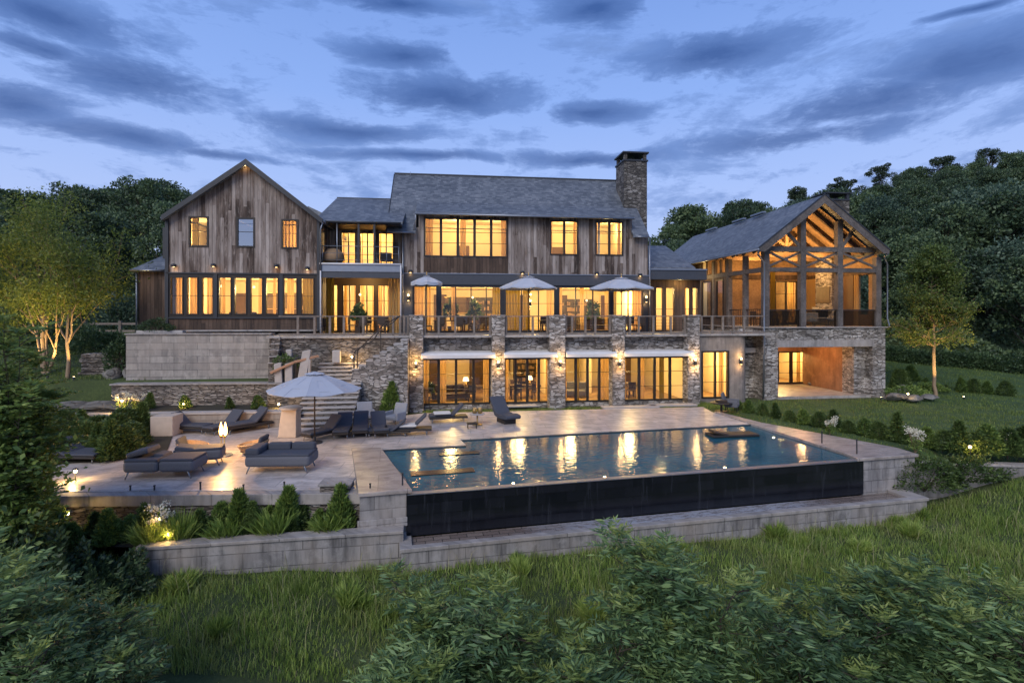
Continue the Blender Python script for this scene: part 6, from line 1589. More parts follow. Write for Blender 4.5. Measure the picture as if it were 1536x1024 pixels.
def garden_glow(x_, y_, z_, label, p=9, h=.35):
    g = empty('garden_lamp', (x_, y_, z_)); tag(g, label, 'garden light', 'small glowing garden lamps')
    MB().tube([(0, 0, 0), (0, 0, h)], .014, 6).build('stem', 'charcoal_metal', g)
    MB().lathe([(.0, h), (.03, h + .01), (.045, h + .045), (.03, h + .08), (0, h + .09)], (0, 0, 0), 10, cap=False).build('globe', 'spot_glow', g, smooth=True)
    MB().lathe([(.09, h + .10), (.0, h + .15)], (0, 0, 0), 12, cap=False).build('hood', 'charcoal_metal', g)
    lamp('lamp_light', (0, -.12, h + .05), p, (1, .62, .2), .04, g)
garden_glow(xt(101, 13.45), 13.45, -.93, 'glowing lamp among the shrubs at the left end of the front bed', 14, .62)
garden_glow(xt(240, 13.3), 13.3, -.93, 'glowing lamp in the front bed below the front daybed', 12, .55)
garden_glow(xt(254, 13.1), 13.1, -.93, 'lower glowing lamp just right of the front bed lamp', 6, .25)
garden_glow(xt(113, 15.3), 15.3, 0, 'bright glowing lamp on the paving beside the far left lounger', 30, .22)
garden_glow(xt(183, 22.6), 22.6, .52, 'glowing lamp in the flowering shrub before the retaining wall', 45, .55)
garden_glow(xt(275, 24.3), 24.3, .52, 'glowing lamp at the base of the retaining wall behind the left conical shrub', 16, .12)
garden_glow(xt(418, 24.3), 24.3, .52, 'glowing lamp at the base of the retaining wall left of the stairs', 16, .12)
garden_glow(*W2(fu(440, -.5), -.5), 2.35, 'glowing lamp in the rock garden beside the wide stairs', 14, .3)
garden_glow(*W2(fu(528, -.35), -.35), 2.42, 'glowing lamp at the top of the wide stairs', 26, .25)
garden_glow(xt(1455, 18.6), 18.6, -.2, 'glowing lamp behind the pale kerb wall at the right', 9, .3)
garden_glow(*DK(1362, 601), 0, 'glowing lamp between the pale rocks by the pavilion', 5, .35)

# conical evergreens: three shapes, copied
def cone_shrub(seed, h, r, nl, leaf, cat='shrub', mat='shrub_leaves', up=.7, pw=.8, W=.32, jit=.45):
    rg = np.random.default_rng(seed); t = rg.uniform(0, 1, nl) ** 1.25; a = rg.uniform(0, 2 * PI, nl)
    lob = 1 + .18 * np.sin(a * 3 + seed) + .12 * np.sin(a * 5 + t * 9)
    rad = r * (1 - t) ** pw * lob * rg.uniform(.45, 1, nl) ** .5 * np.minimum(1, .55 + t * 5)
    P = np.stack([rad * np.cos(a), rad * np.sin(a), t * h], 1)
    D = np.stack([np.cos(a), np.sin(a), np.full(nl, up * 1.2)], 1) + rg.normal(size=(nl, 3)) * jit
    V, F = leaf_cards(P, D, leaf * rg.uniform(.6, 1.5, nl), W, rg)
    g = empty('conical_shrub'); np_mesh('foliage', V, F, mat, g)
    V2, F2 = tubes_mesh([((0, 0, -.1), (0, 0, h * .8), .02, .006)] + [((0, 0, h * k / 8), (r * .6 * math.cos(k * 2.1), r * .6 * math.sin(k * 2.1), h * k / 8 + .12), .008, .003) for k in range(1, 7)], 5); np_mesh('stem', V2, F2, 'dark_bark', g)
    return g
CS = [cone_shrub(1, .95, .30, 2200, .11, jit=.8), cone_shrub(2, 1.05, .34, 2300, .13, mat='bush_leaves', up=1.3), cone_shrub(3, .80, .38, 2200, .10, mat='bush_leaves', jit=.9, pw=.6), cone_shrub(4, .70, .42, 2600, .085, pw=.45), cone_shrub(5, .30, .30, 700, .42, mat='grass_blades', up=1.6, pw=.2, W=.055, jit=.5)]
csu = [0, 0, 0, 0, 0]
def put(k, loc, s, label, cat='shrub', grp=None):
    g = CS[k] if not csu[k] else copy_tree(CS[k]); csu[k] = 1
    g.location = loc; g.rotation_euler = (random.uniform(-.12, .12), random.uniform(-.12, .12), random.uniform(0, 6)); g.scale = (s * random.uniform(.8, 1.2), s * random.uniform(.8, 1.2), s * random.uniform(.8, 1.12))
    tag(g, label, cat, grp); return g
ORD = ['first', 'second', 'third', 'fourth', 'fifth', 'sixth', 'seventh', 'eighth', 'ninth', 'tenth', 'eleventh', 'twelfth', 'thirteenth', 'fourteenth', 'fifteenth', 'sixteenth', 'seventeenth', 'eighteenth', 'nineteenth', 'twentieth', 'twenty first', 'twenty second']
fb = [(508, 1.12, 1), (478, .85, 2), (452, 1.02, 0), (424, 1.15, 1), (400, .8, 2), (384, 1.05, 0), (358, 1.12, 1), (332, 1.0, 2), (304, 1.05, 0), (278, .8, 2), (252, 1.05, 1), (214, 1.2, 0), (192, 1.0, 2), (166, 1.1, 1), (140, .95, 0), (112, 1.0, 2), (84, 1.1, 1)]
for i, (px, s, k) in enumerate(fb):
    Y = 12.75 + (xt(px, 13.6) + 9.05) * .1607 + .62 + .07 * ((i * 7) % 5); put(k, (xt(px, Y), Y, -.95), s * .88, 'pointed green shrub, %s from the pool pier in the front bed' % ORD[i], grp='pointed shrubs in the front bed')
for i, (px, s, k) in enumerate([(492, .8, 4), (440, .6, 3), (412, .9, 4), (368, .6, 3), (340, .9, 4), (292, .55, 3), (228, 1.0, 4), (270, 1.0, 4)]):
    Y = 12.75 + (xt(px, 13.3) + 9.05) * .1607 + .5; put(k, (xt(px, Y), Y, -.95), s, 'small round green plant, %s from the pool pier along the garden wall' % ORD[i], grp='low plants along the garden wall')
for i, (px, s) in enumerate(((387, 1.15), (345, .8), (278, 1.2), (224, 1.3))):
    put(0 if i % 2 else 2, (xt(px, 24.2), 24.2, .5), s * .68, 'dark conical evergreen against the rubble retaining wall, %s from the stairs' % ORD[i], grp='conical evergreens before the retaining wall')
put(1, (xt(585, 25.5), 25.5, 0), 1.5, 'dark loose evergreen beside the stair side wall at the left pier')
put(2, (xt(563, 26.0), 26.2, 1.0), 1.2, 'dark rounded shrub growing on the stair wall beside the handrail')
# shrubs in the left planter
o = MB(); o.quad((-16.2, 16.4, .03), (-11.7, 17.8, .03), (-14.0, 21.9, .03), (-20, 21.9, .03)); o = o.build('planting_bed', 'bed_soil'); tag(o, kind='structure')
hl = [(208, 652, 1.1), (196, 668, 1.2), (182, 684, 1.25), (165, 690, 1.2), (186, 655, 1.3), (170, 664, 1.2), (150, 680, 1.15), (132, 672, 1.1), (112, 668, 1.15), (92, 664, 1.1), (76, 660, 1.1), (148, 655, 1.2), (126, 652, 1.1), (100, 650, 1.1), (74, 646, 1.0)]
for i, (px, py, s) in enumerate(hl):
    p = DK(px, py); put(3 if i % 3 else 0, (p[0], p[1], 0), s * 1.15, 'bushy green shrub in the left planter, %s counted from the square pedestal' % ORD[i], grp='shrubs in the left planter')
# clipped row right of the pool
n_ = 20
for i in range(n_):
    t = i / (n_ - 1); px = 1108 + (1536 - 1108) * t ** 1.1; py = 613 + 80 * t ** 1.0 + (0 if t < .8 else -(t - .8) * 55); s = .68 + .40 * t
    p = DK(px, py, -.1); put((3, 2, 3, 0)[i % 4], (p[0], p[1], -.15), s * (1.15 if i % 4 else 1.0), 'small clipped evergreen, %s from the far end of the row beside the right pool coping' % ORD[i], grp='clipped evergreens beside the right coping')
# flowering plants
def flower_plant(px, py, s, label, z=-.1, mat='white_petal', Yov=None):
    p = DK(px, py, z) if Yov is None else (xt(px, Yov), Yov); g = empty('flowering_plant', (p[0], p[1], z)); tag(g, label, 'plant')
    rg = np.random.default_rng(int(px)); segs = []; heads = []
    for k in range(14):
        a = rg.uniform(0, 2 * PI); d = np.array([math.cos(a) * .3, math.sin(a) * .3, 1.0]); L = s * rg.uniform(.6, 1.0)
        q = d * L; segs.append(((0, 0, 0), q * .5 + rg.normal(size=3) * .02, .008, .006)); segs.append((q * .5, q, .006, .004)); heads.append(q)
    V, F = tubes_mesh(segs, 4); np_mesh('stems', V, F, 'bark', g)
    V, F = leaves_at([h * .6 for h in heads] + [h * .35 for h in heads], 22, .09 * s, .07, rg); np_mesh('foliage', V, F, 'bush_leaves', g)
    V, F = leaves_at(heads, 34, .06 * s, .05, rg, .7, .8); np_mesh('blossoms', V, F, mat, g)
flower_plant(1245, 652, .75, 'white flowering plant in the row halfway along the right pool coping'); flower_plant(1373, 681, .9, 'pale yellow flowering plant behind the right pool corner block', -.15)
flower_plant(184, 0, .9, 'tall blossoming plant lit gold at the end of the rubble retaining wall', .5, 'white_petal', 22.9); flower_plant(206, 0, .8, 'second blossoming plant lit gold, right of the tall one', .5, 'white_petal', 23.2)
flower_plant(240, 0, .95, 'wispy lit plant with upright blooms in the front bed below the daybed', -.93, 'white_petal', 13.3)
flower_plant(1500, 676, .7, 'white flowering plant near the right picture edge behind the kerb wall', -.2)
# small shrubs on the right lawn
for i, (px, py, s) in enumerate(((1418, 583, .5), (1442, 584, .8), (1462, 586, .9), (1480, 588, .7), (1508, 592, .9), (1388, 580, .7), (1350, 575, 1.3), (1366, 560, 1.0))):
    Y = 33.5 - (py - 580) * .1 if py > 570 else 36; put((3, 2)[i % 2], (xt(px, Y), Y, float(G(xt(px, Y), Y)) - .03), s * 1.3, 'dark small shrub on the upper lawn, %s in the scatter around the lawn tree' % ORD[i], grp='small shrubs on the upper lawn')
# dark shrub beside ashlar wall and garden shrubs left
def blob_bush(name, loc, dims, nl, leaf, label, mat='hedge_leaves', seed=1, grp=None, cat='bush'):
    rg = np.random.default_rng(seed); d = rg.normal(size=(nl, 3)); d /= np.linalg.norm(d, axis=1, keepdims=True); d[:, 2] = np.abs(d[:, 2]) * 1.0
    lob = 1 + .16 * np.sin(d[:, 0] * 6 + seed) * np.cos(d[:, 1] * 5) + .14 * np.sin(d[:, 2] * 8 + seed * 2) + .08 * np.sin(d[:, 0] * 15 + d[:, 1] * 11)
    P = d * lob[:, None] * (rg.uniform(.5, 1, nl) ** .4)[:, None] * np.array(dims)
    D = d + rg.normal(size=P.shape) * .6
    V, F = leaf_cards(P, D, leaf * rg.uniform(.6, 1.4, nl), .5, rg)
    g = empty(name, loc); tag(g, label, cat, grp); np_mesh('foliage', V, F, mat, g)
    segs = []
    for k in range(7):
        a = k * 2.4; segs.append(((0, 0, -.2), (math.cos(a) * dims[0] * .5, math.sin(a) * dims[1] * .5, dims[2] * .6), .03, .01))
    V, F = tubes_mesh(segs, 5); np_mesh('stems', V, F, 'dark_bark', g); return g
blob_bush('garden_bush', (xt(181, 27.2), 27.2, 1.75), (.6, .6, 2.1), 3500, .13, 'tall dark upright bush against the left end of the ashlar wall', seed=2)
blob_bush('garden_bush', (xt(150, 33), 33, float(G(xt(150, 33), 33))), (2.0, 1.2, 1.1), 3500, .16, 'wide dark bush in front of the rail fence', seed=3)
blob_bush('garden_bush', (xt(185, 40), 40, float(G(xt(185, 40), 40))), (2.4, 1.5, 2.6), 4000, .2, 'pale blue green bush behind the rail fence beside the annex', 'forest_leaves_pale', 4)
blob_bush('garden_bush', (xt(150, 41), 41, float(G(xt(150, 41), 41))), (2.2, 1.5, 2.0), 4000, .2, 'dark rounded bush behind the rail fence further left', seed=5)
blob_bush('terrace_shrub', (*W2(fu(232, LV - .8), LV - .7), 4.0), (.9, .35, .55), 1800, .09, 'dark creeping shrub on the plinth at the corner of the left barn', seed=6)
# rock garden plants
blob_bush('rock_garden_plant', (*W2(fu(428, -.6), -.6), 2.2), (.6, .35, .7), 2200, .08, 'dark green plant in the rock garden beside the wide stairs', 'shrub_leaves', 8)
for i, (px, Y, z, d) in enumerate(((1360, 31.5, .1, (1.3, .6, .5)), (1395, 33, .15, (.9, .6, .4)))):
    blob_bush('garden_bush', (xt(px, Y), Y, z - .05), d, 1800, .10, ('low leafy bush beside the pale rocks at the pavilion corner', 'low leafy bush at the foot of the lawn tree')[i], 'bush_leaves', 12 + i)
blob_bush('garden_bush', (PW(17.6, .2)[0], PW(17.6, .2)[1] - .2, -1.1), (1.4, .8, 1.0), 6000, .09, 'leafy ivy like bush growing against the right pool block', 'shrub_leaves', 17)
blob_bush('garden_bush', (PW(19.2, .1)[0], PW(19.2, .1)[1] - .4, -.85), (1.2, .7, .75), 5000, .09, 'spreading bush in the grass below the kerb wall', 'shrub_leaves', 18)
# hedge lines at the back of the right lawn
for i in range(13):
    px = 1332 + i * 18; t = i / 12; Y = 42.5 - 4.5 * t; x_ = xt(px, Y); blob_bush('hedge_bush', (x_, Y, float(G(x_, Y)) - .1), (1.0, .9, 1.15), 1500, .16, 'dark hedge bush, %s from the pavilion in the line at the back of the lawn' % ORD[i], 'hedge_leaves', 30 + i, 'hedge bushes at the back of the lawn')
for i in range(9):
    px = 128 - i * 18; Y = 35 + (i % 3); x_ = xt(px, Y); blob_bush('hedge_bush', (x_, Y, float(G(x_, Y)) - .1), (1.3, 1.0, 1.3), 1500, .17, 'dark bush, %s from the rail fence in the line behind the lit trees' % ORD[i], 'hedge_leaves', 50 + i, 'bushes behind the lit trees')

# ------------------------------------------------------------------ woods on the hills
def forest_tree(seed, h, r, nl, leaf, mat, pine=False):
    rg = np.random.default_rng(seed); g = empty('woodland_tree')
    leaf *= .78; nl = int(nl * 1.5)
    segs = [((0, 0, -1), (0, 0, h * .6), .22, .12)]; C = []
    nb = 30 if not pine else 20
    for k in range(nb):
        t = rg.uniform(.42 if not pine else .62, .98); a = rg.uniform(0, 2 * PI)
        rr = r * (math.sin(PI * min(1, (t - .18) / .85)) ** .6) * rg.uniform(.45, .95) if not pine else r * rg.uniform(.3, .95) * (1.25 - t)*2
        c = np.array([rr * math.cos(a), rr * math.sin(a), t * h]); C.append((c, r * rg.uniform(.20, .40) * (1 if not pine else .75)))
        segs.append(((0, 0, h * (t - .25)), c, .09, .03))
    C.append((np.array([0, 0, h * .9]), r * .38)); C.append((np.array([0, 0, h * .7]), r * .5))
    Vs = []
    per = nl // len(C)
    for c, cr in C:
        d = rg.normal(size=(per, 3)); d /= np.linalg.norm(d, axis=1, keepdims=True)
        P = c + d * cr * (rg.uniform(.45, 1.2 if pine else 1.1, per))[:, None] * np.array([1, 1, .72 if not pine else .5]); Vs.append(np.concatenate([P, d], 1))
    A = np.concatenate(Vs); D = A[:, 3:] + rg.normal(size=(len(A), 3)) * .8
    V, F = leaf_cards(A[:, :3], D, leaf * rg.uniform(.6, 1.4, len(A)), .62, rg); np_mesh('crown', V, F, mat, g)
    V, F = tubes_mesh(segs, 5); np_mesh('trunk', V, F, 'dark_bark', g); return g
FT = [forest_tree(1, 11, 4.4, 6500, .42, 'forest_leaves'), forest_tree(2, 12.5, 4.0, 6500, .42, 'forest_leaves'), forest_tree(3, 10, 4.6, 6500, .40, 'forest_leaves_pale'), forest_tree(4, 11.5, 3.6, 6000, .40, 'forest_leaves'), forest_tree(5, 13.0, 4.0, 4200, .36, 'stone_pine_leaves', True), forest_tree(6, 12.2, 3.4, 3800, .36, 'stone_pine_leaves', True)]
ftu = [0] * 6
def fput(k, x_, y_, s, label, grp):
    g = FT[k] if not ftu[k] else copy_tree(FT[k]); ftu[k] = 1
    g.location = (x_, y_, float(G(x_, y_)) - .4); g.rotation_euler.z = random.uniform(0, 6.28); g.scale = (s * random.uniform(.85, 1.15), s * random.uniform(.85, 1.15), s)
    tag(g, label, 'tree', grp)
rf = random.Random(3); cnt = 0
def belt(px0, px1, Y0, Y1, lim_fn, side):
    global cnt
    Y = Y0
    while Y < Y1:
        sp = 4.6 + Y * .022; px = px0 + rf.uniform(0, 10)
        while px < px1:
            yy = Y + rf.uniform(-1.5, 1.5); x_ = xt(px, yy)
            if yy <= lim_fn(px) and cnt < 290:
                k = rf.choice([0, 0, 1, 1, 2, 3, 3]); s = rf.uniform(.6, .95)
                if Y > lim_fn(px) - 9 and rf.random() < .6: k = rf.choice([4, 5]); s = rf.uniform(.55, .95)
                if Y < 52: s *= .8
                grp = {'r': 'trees of the wood covering the right hillside', 'l': 'trees of the wood covering the left hillside'}[side]
                if k in (4, 5): lab = 'dark flat topped pine on the skyline of the %s hillside' % ('right' if side == 'r' else 'left'); grp = 'pines on the skyline of the %s hill' % ('right' if side == 'r' else 'left')
                else: lab = 'dark green broadleaf tree in the wood covering the %s hillside' % ('right' if side == 'r' else 'left')
                fput(k, x_, yy, s, lab, grp); cnt += 1
            px += sp * FP / yy * rf.uniform(.8, 1.2)
        Y += sp * .92
belt(960, 1570, 47, 134, lambda px: 96 + (px - 960) / 576 * 36, 'r')
print('right', cnt)
belt(-30, 262, 44, 80, lambda px: 78, 'l')
print('forest', cnt)
# undergrowth along the foot and slopes of the woods
rg = np.random.default_rng(88); n = 90000
yy = rg.uniform(41, 96, n) ** 1.0; pxx = np.where(rg.uniform(size=n) < .7, rg.uniform(1240, 1600, n), rg.uniform(-60, 250, n)); xx = (pxx - 768) / FP * yy
hb = 1.3 + 1.2 * np.sin(xx * .55 + np.sin(yy * .4) * 2) * np.cos(yy * .5); m_ = (yy > np.where(pxx > 900, 43.5 - 3.5 * np.clip((pxx - 1340) / 200, 0, 1), 42)) & (hb > .2)
xx, yy, hb = xx[m_], yy[m_], hb[m_]; zz = G(xx, yy) + hb * rg.uniform(.1, 1, len(xx)) ** .6
V, F = leaf_cards(np.stack([xx, yy, zz], 1), rg.normal(size=(len(xx), 3)) + np.array([0, -.3, .6]), .30 * rg.uniform(.6, 1.4, len(xx)), .6, rg)
o = np_mesh('undergrowth', V, F, 'forest_leaves'); tag(o, 'leafy undergrowth covering the ground beneath the hillside woods', 'undergrowth', None, 'stuff')
# two nearer trees at the right edge
for px, Y, s, k, lab in ((1512, 46, .80, 2, 'blue green tree standing nearest the lawn at the right picture edge'), (1545, 41, .75, 3, 'dark tree cut by the right picture edge beside the hedge line'), (1380, 50, .75, 0, 'full green tree behind the lit lawn tree'), (1475, 55, 1.0, 2, 'tall pale green tree above the hedge line at the right')):
    fput(k, xt(px, Y), Y, s, lab, None)

# ------------------------------------------------------------------ grass
def blades(n, xr_, yr_, hgt, wid, mat, name, kind, maskf, seed, dens=None, rows=2):
    rg = np.random.default_rng(seed)
    x = rg.uniform(*xr_, n); y = rg.uniform(*yr_, n); m = maskf(x, y); x, y = x[m], y[m]; n = len(x)
    cl = .5 + .5 * np.sin(x * 1.9 + np.sin(y * 1.3) * 2) * np.cos(y * 2.3 + x * .7); cl2 = np.sin(x * 5.1 + y * 3.7) * np.sin(y * 6.3 - x * 2.2)
    h = hgt * rg.uniform(.5, 1.25, n) * (.55 + .75 * cl + .25 * cl2); keep = rg.uniform(0, 1, n) < (.45 + .55 * cl); x, y, h = x[keep], y[keep], h[keep]; n = len(x)
    z = G(x, y) - .02
    a = rg.uniform(0, 2 * np.pi, n); b = rg.uniform(0, 2 * np.pi, n); lean = rg.uniform(.15, .75, n)
    P = np.stack([x, y, z], 1); T = np.stack([np.cos(a), np.sin(a), 0 * a], 1); Ld = np.stack([np.cos(b), np.sin(b), 0 * b], 1)
    w = (wid * rg.uniform(.6, 1.3, n))[:, None]; hh = h[:, None]; up = np.array([0, 0, 1.0])
    v0 = P - T * w; v1 = P + T * w; m_ = P + up * hh * .62 + Ld * hh * (lean * .25)[:, None]; v2 = m_ + T * w * .75; v3 = m_ - T * w * .75
    tp = P + up * hh * (1 - lean * .25)[:, None] + Ld * hh * (lean * .75)[:, None]; v4 = tp + T * w * .12; v5 = tp - T * w * .12
    V = np.stack([v0, v1, v2, v3, v4, v5], 1).reshape(-1, 3); q = np.arange(n)[:, None] * 6
    F = np.stack([q + np.array([[0, 1, 2, 3]]), q + np.array([[3, 2, 4, 5]])], 1).reshape(-1, 4)
    o = np_mesh(name, V, F, mat); tag(o, kind[0], kind[1], None, 'stuff'); print(name, n); return o
def front(x, y):
    yb = np.where(x < -2.95, 12.72 + (x + 8.95) * .1607, 13.3 + (x + 2.85) * .2500)
    yb = np.where(x < -8.95, 13.9, yb); yb = np.where(x > 13.4, 17.75, yb)
    return (y < yb - .02) & (np.abs(x) < y * 1.05 + .5)
blades(230000, (-13, 21), (9.8, 18), .235, .0075, 'grass_blades', 'meadow_grass', ('long tufted meadow grass covering the slope before the pool', 'grass'), front, 1)
blades(5200, (-13, 21), (9.8, 18), .62, .005, 'dry_stalks', 'seed_stalks', ('pale dry seed stalks standing up out of the meadow grass', 'grass'), front, 9)
def lawnm(x, y):
    fx = 14.0 + (y - 17) * .0
    ab_a = (x - PO[0]) * pc + (y - PO[1]) * ps; ab_b = -(x - PO[0]) * ps + (y - PO[1]) * pc
    ok = (ab_a > 15.75 + np.clip(2.6 - ab_b, 0, 5) * .6) & (y < 44)
    hu = (x - HO[0]) * hc + (y - HO[1]) * hs; hv = -(x - HO[0]) * hs + (y - HO[1]) * hc
    ok &= ~((hu < p1 + .05) & (hv > .9)) & ~((hu < p5 + 2.9) & (hv > .45)); ok &= ~((y < 18.6))
    return ok
blades(170000, (10.5, 45), (18, 42), .13, .009, 'lawn_blades', 'lawn_grass', ('short lawn grass rising from the pool to the hedge on the right', 'grass'), lawnm, 2)
def stripm(x, y):
    hu = (x - HO[0]) * hc + (y - HO[1]) * hs; hv = -(x - HO[0]) * hs + (y - HO[1]) * hc
    return (hu > .3) & (hu < p5 + 2.6) & (hv < np.where(hu > p5 + .3, .5, -.26)) & (hv > -1.28)
o = blades(60000, (-5, 13.5), (25, 30), .16, .010, 'lawn_blades', 'lawn_grass', ('narrow grass strip between the paving and the stone piers', 'grass'), stripm, 3)
def leftm(x, y): return (x < -18.2) & (y > 26.2) & (x > -34)
blades(40000, (-34, -18), (26.2, 40), .16, .012, 'lawn_blades', 'lawn_grass', ('grass of the upper garden around the lit trees', 'grass'), leftm, 4)
for i in range(26):
    x_ = rf.uniform(-9, 18); yb = (13.3 + (x_ + 2.85) * .25) if x_ > -2.95 else 12.7
    if x_ > 13.4: yb = 17.5
    y_ = yb - rf.uniform(.25, 3.4) * (1 if i > 9 else .25)
    put(4, (x_, y_, float(G(x_, y_)) - .03), rf.uniform(.35, .75), 'coarse leafy weed clump standing in the meadow grass before the pool wall', 'weed', 'weed clumps in the meadow') if True else None
# lawn sheet just over the ground, right of the pool
xs = np.linspace(9, 46, 90); ys = np.linspace(18.9, 44, 70); X, Y = np.meshgrid(xs, ys); Z = G(X, Y) + .006
ok = lawnm(X, Y); ny_, nx_ = X.shape; idx = np.arange(ny_ * nx_).reshape(ny_, nx_)
okf = ok[:-1, :-1] & ok[:-1, 1:] & ok[1:, 1:] & ok[1:, :-1]
V = np.stack([X, Y, Z], -1).reshape(-1, 3); F = np.stack([idx[:-1, :-1], idx[:-1, 1:], idx[1:, 1:], idx[1:, :-1]], -1)[okf]
o = np_mesh('lawn', V, F, 'lawn_ground', smooth=True); tag(o, kind='structure')

# ------------------------------------------------------------------ foreground bushes: pinnate leaves on arching stems
def pinnate(P, D, L, rg, pairs=7, ll=.13, up=(0, 0, 1)):
    """returns leaflets' base, dir, size for leaves starting at P along D, drooping"""
    n = len(P); D = D / np.linalg.norm(D, axis=1, keepdims=True); B = []; DD = []; S = []
    side = np.cross(D, np.array(up)); side /= (np.linalg.norm(side, axis=1, keepdims=True) + 1e-6)
    for k in range(pairs):
        t = (k + 1) / pairs; q = P + D * (L * t)[:, None] - np.array([0, 0, 1]) * (L * .28 * t * t)[:, None]; sz = ll * (1.0 - .45 * abs(t - .45)) * (L / L.mean())
        for s_ in (-1, 1):
            B.append(q); DD.append(side * s_ * 1.0 + D * .65 + np.array([0, 0, -.22]) + rg.normal(size=(n, 3)) * .12); S.append(sz * rg.uniform(.85, 1.15, n))
    q = P + D * L[:, None] - np.array([0, 0, 1]) * (L * .28)[:, None]; B.append(q); DD.append(D + np.array([0, 0, -.4])); S.append(ll * .9 * np.ones(n))
    return np.concatenate(B), np.concatenate(DD), np.concatenate(S)
def sumac(name, loc, stems, label, seed, ll=.19, lmat='sumac_leaves', tmat='sumac_tips', leafL=.55, W=.21, per=17, pairs=7):
    rg = np.random.default_rng(seed); g = empty(name, loc); tag(g, label, 'bush'); segs = []; P = []; D = []; LL = []; TP = []; TD = []; TL = []
    for (dx_, dy_, h) in stems:
        p = np.array([rg.uniform(-.2, .2), rg.uniform(-.2, .2), 0.]); tgt = np.array([dx_, dy_, h]); n = 10; prev = p
        for k in range(1, n + 1):
            t = k / n; q = p + (tgt - p) * np.array([t ** 1.3, t ** 1.3, t ** .85]) + rg.normal(size=3) * .03; segs.append((prev, q, .028 * (1 - t * .8), .028 * (1 - (t + .1) * .8))); 
            if t > .25:
                m_ = per // 8 + 1
                for _ in range(m_):
                    a = rg.uniform(0, 2 * PI); st = prev + (q - prev) * rg.uniform(); d_ = np.array([math.cos(a), math.sin(a), rg.uniform(.1, .8)])
                    ln_ = rg.uniform(.25, .6) * (1.2 - t * .6); e = st + d_ * ln_; segs.append((st, e, .010, .005))
                    for _ in range(3):
                        a2 = rg.uniform(0, 2 * PI); P.append(st + d_ * ln_ * rg.uniform(.3, 1)); D.append(d_ * .8 + np.array([math.cos(a2), math.sin(a2), .25])); LL.append(leafL * rg.uniform(.6, 1.2))
            prev = q
        for k in range(9):
            a = k * 2.4; TP.append(prev); TD.append(np.array([math.cos(a) * .7, math.sin(a) * .7, .9 + .05 * k])); TL.append(leafL * rg.uniform(.5, .8))
    V, F = tubes_mesh(segs, 5); np_mesh('stems', V, F, 'dark_bark', g)
    B, DD, S = pinnate(np.array(P), np.array(D), np.array(LL), rg, pairs, ll); V, F = leaf_cards(B, DD, S, W, rg, .15); np_mesh('foliage', V, F, lmat, g)
    B, DD, S = pinnate(np.array(TP), np.array(TD), np.array(TL), rg, 6, ll * .8); V, F = leaf_cards(B, DD, S, W, rg, .15); np_mesh('young_leaves', V, F, tmat, g)
    return len(P)
def stems_for(w, h, n, seed, d=.8):
    rg = random.Random(seed); return [(rg.uniform(-w, w), rg.uniform(-d, d), h * (1 - .35 * (abs(i - (n - 1) / 2) / max(1, n / 2)) ** 2) * rg.uniform(.75, 1.05)) for i in range(n)]
def gz_(x_, y_): return float(G(x_, y_))
def fbush(px, Y, toppy, w, n, seed, label, **k):
    x_ = xt(px, Y); z0 = gz_(x_, Y); h = CH - (toppy - 472) / FP * Y - z0
    sumac('meadow_bush', (x_, Y, z0), stems_for(w, h - .1, n, seed), label, seed, **k)
fbush(700, 9.2, 862, 1.4, 10, 1, 'broad feathery leaved bush in the centre foreground', per=15)
fbush(600, 8.6, 945, .8, 5, 9, 'lower feathery bush left of the centre foreground bush')
fbush(815, 8.6, 965, .6, 4, 10, 'lower feathery bush between the centre bush and the tallest one')
fbush(975, 9.4, 790, .5, 6, 2, 'tallest upright feathery bush right of the centre foreground')
fbush(1050, 8.8, 850, .9, 8, 3, 'wide feathery bush just right of the tallest one')
fbush(900, 8.4, 930, .7, 5, 4, 'low feathery bush in front of the tallest one')
fbush(1225, 8.8, 900, .9, 7, 5, 'feathery bush with yellowish tips in the right foreground')
fbush(1300, 9.2, 850, .8, 7, 6, 'feathery bush with upright tips left of the right corner bushes')
fbush(1395, 9.0, 835, .8, 7, 7, 'dark dense feathery bush in the right foreground')
fbush(1510, 9.0, 850, .9, 8, 8, 'feathery bush in the lower right corner')
# left mass of bushes
fbush(20, 11.4, 482, .85, 15, 41, 'tall fresh green feathery shrub at the left picture edge reaching the treeline', ll=.13, W=.36, lmat='bush_leaves', leafL=.40, per=26)
fbush(40, 7.6, 880, 1.1, 9, 11, 'long leaved bush in the lower left corner', ll=.13, W=.27, leafL=.42, per=24)
fbush(160, 8.4, 915, .8, 7, 12, 'long leaved bush with pale tips beside the lower left corner bush', ll=.13, W=.27, leafL=.42, per=24)
fbush(70, 8.8, 830, .8, 6, 13, 'arching long leaved bush behind the lower left corner', ll=.13, W=.28, leafL=.42, per=24)
fbush(-40, 7.4, 800, .9, 7, 16, 'tall long leaved bush at the left picture edge', ll=.17, W=.24)
def big_bush(px, Y, z0, dims, nl, leaf, label, mat, seed):
    blob_bush('garden_bush', (xt(px, Y), Y, z0), dims, nl, leaf, label, mat, seed)
big_bush(120, 11.8, -2.2, (1.35, .9, 1.75), 14000, .11, 'dense dark rounded bush left of the garden wall end', 'hedge_leaves', 71)
big_bush(25, 11.0, -2.0, (1.6, 1.1, 2.0), 12000, .13, 'dark dense bush at the left edge below the maple', 'hedge_leaves', 72)
blob_bush('tall_bush', (xt(-12, 12.3), 12.3, -1.6), (1.15, .9, 4.6), 12000, .13, 'tall dense green bush rising along the left picture edge', 'bush_leaves', 77)
big_bush(30, 12.9, -1.6, (1.1, 1.0, 1.8), 9000, .12, 'shadowed leafy bush beside the lit paving at the left', 'bush_leaves', 73)
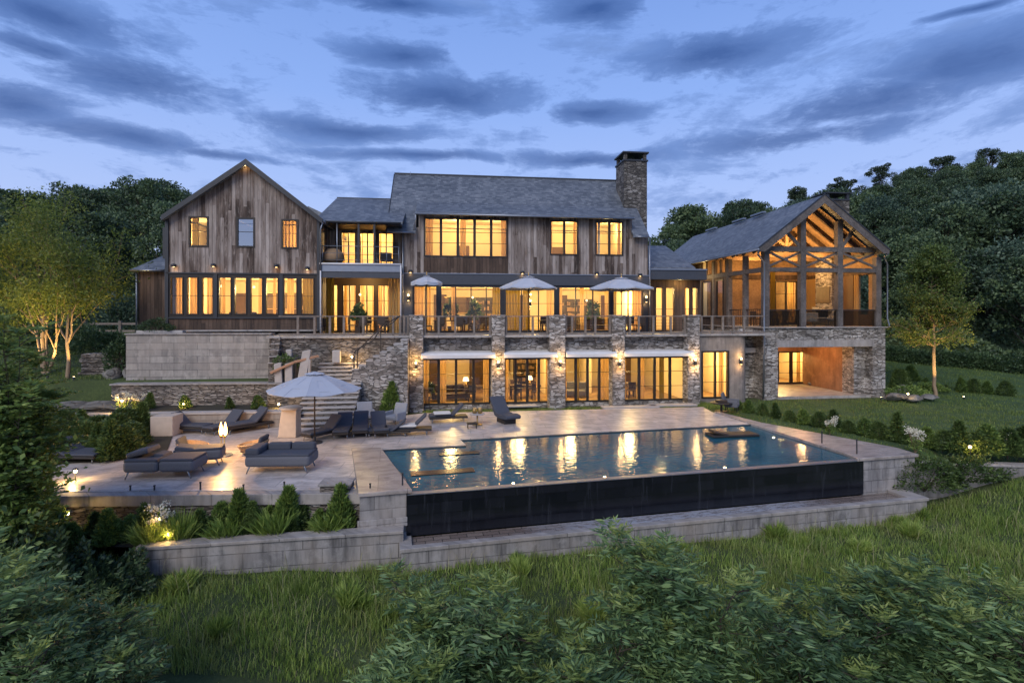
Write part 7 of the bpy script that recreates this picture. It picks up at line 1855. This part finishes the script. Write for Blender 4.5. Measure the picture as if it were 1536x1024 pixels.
# maple like tree cut by the left edge
xl = xt(-125, 11.5); g = empty('maple_tree', (xl, 11.5, gz_(xl, 11.5))); tag(g, 'bright green broad leaved young tree at the left picture edge', 'tree')
segs = []; tips = []; rg = np.random.default_rng(33)
for (d, L, r, dp, off) in (((.1, 0, 1), 3.6, .09, 3, (0, 0, 0)), ((.45, .1, 1), 3.2, .07, 3, (.1, 0, .4)), ((-.4, .1, 1), 3.2, .07, 3, (-.1, 0, .3)), ((.2, -.4, 1), 3.0, .06, 3, (0, 0, .5))): grow(segs, tips, off, d, L, r, dp, rg, .04, .8)
tp_ = np.array(tips); hmax = CH - (478 - 472) / FP * 11.5 - gz_(xl, 11.5); sc_ = hmax / tp_[:, 2].max(); print('maple scale', sc_, len(tips))
sv = np.array([sc_ * .72, sc_ * .72, sc_]); segs = [(np.array(a) * sv, np.array(b) * sv, c, d) for a, b, c, d in segs]; tips = list(tp_ * sv)
V, F = tubes_mesh(segs, 6); np_mesh('trunk', V, F, 'dark_bark', g, True); V, F = leaves_at(tips, 30, .28, .13, rg, .6, .6); np_mesh('crown', V, F, 'bush_leaves', g)
for n_, o in [(o.name, o) for o in bpy.data.objects if o.type == 'MESH' and not o.parent and 'label' not in o and 'kind' not in o]: print('UNTAGGED', n_)

for i, (u_, v_, z_, s_, lab) in enumerate(((fu(676, MV + 1.2), MV + 1.2, TZ, 1.7, 'tall dark potted plant inside the glazed storey left of centre'), (fu(712, MV + 1.6), MV + 1.6, TZ, 1.5, 'dark potted plant inside the glazed storey under the globe pendant'), (fu(890, MV + 1.2), MV + 1.2, TZ, 1.5, 'dark potted plant inside the glazed storey beside the widest umbrella'), (fu(640, SV + 1.0), SV + 1.0, 0, .9, 'potted plant behind the leftmost pane of the first sliding doors'), (fu(538, LV + .9), LV + .9, TZ, 1.3, 'dark potted plant in the recess under the balcony'))):
    blob_bush('potted_plant', (*W2(u_, v_), z_ + .3 + .35 * s_), (.38, .38, .62 * s_), 700, .16, lab, 'hedge_leaves', 90 + i, cat='plant')
    o = MB().lathe([(.16, 0), (.22, .36), (.19, .36), (.17, .3), (0, .3)], (0, 0, 0), 16).build('plant_pot', 'dark_wood_furniture', smooth=False); o.location = (*W2(u_, v_), z_); tag(o, 'dark round pot under the ' + lab.replace('dark ', '').replace('tall ', ''), 'pot')
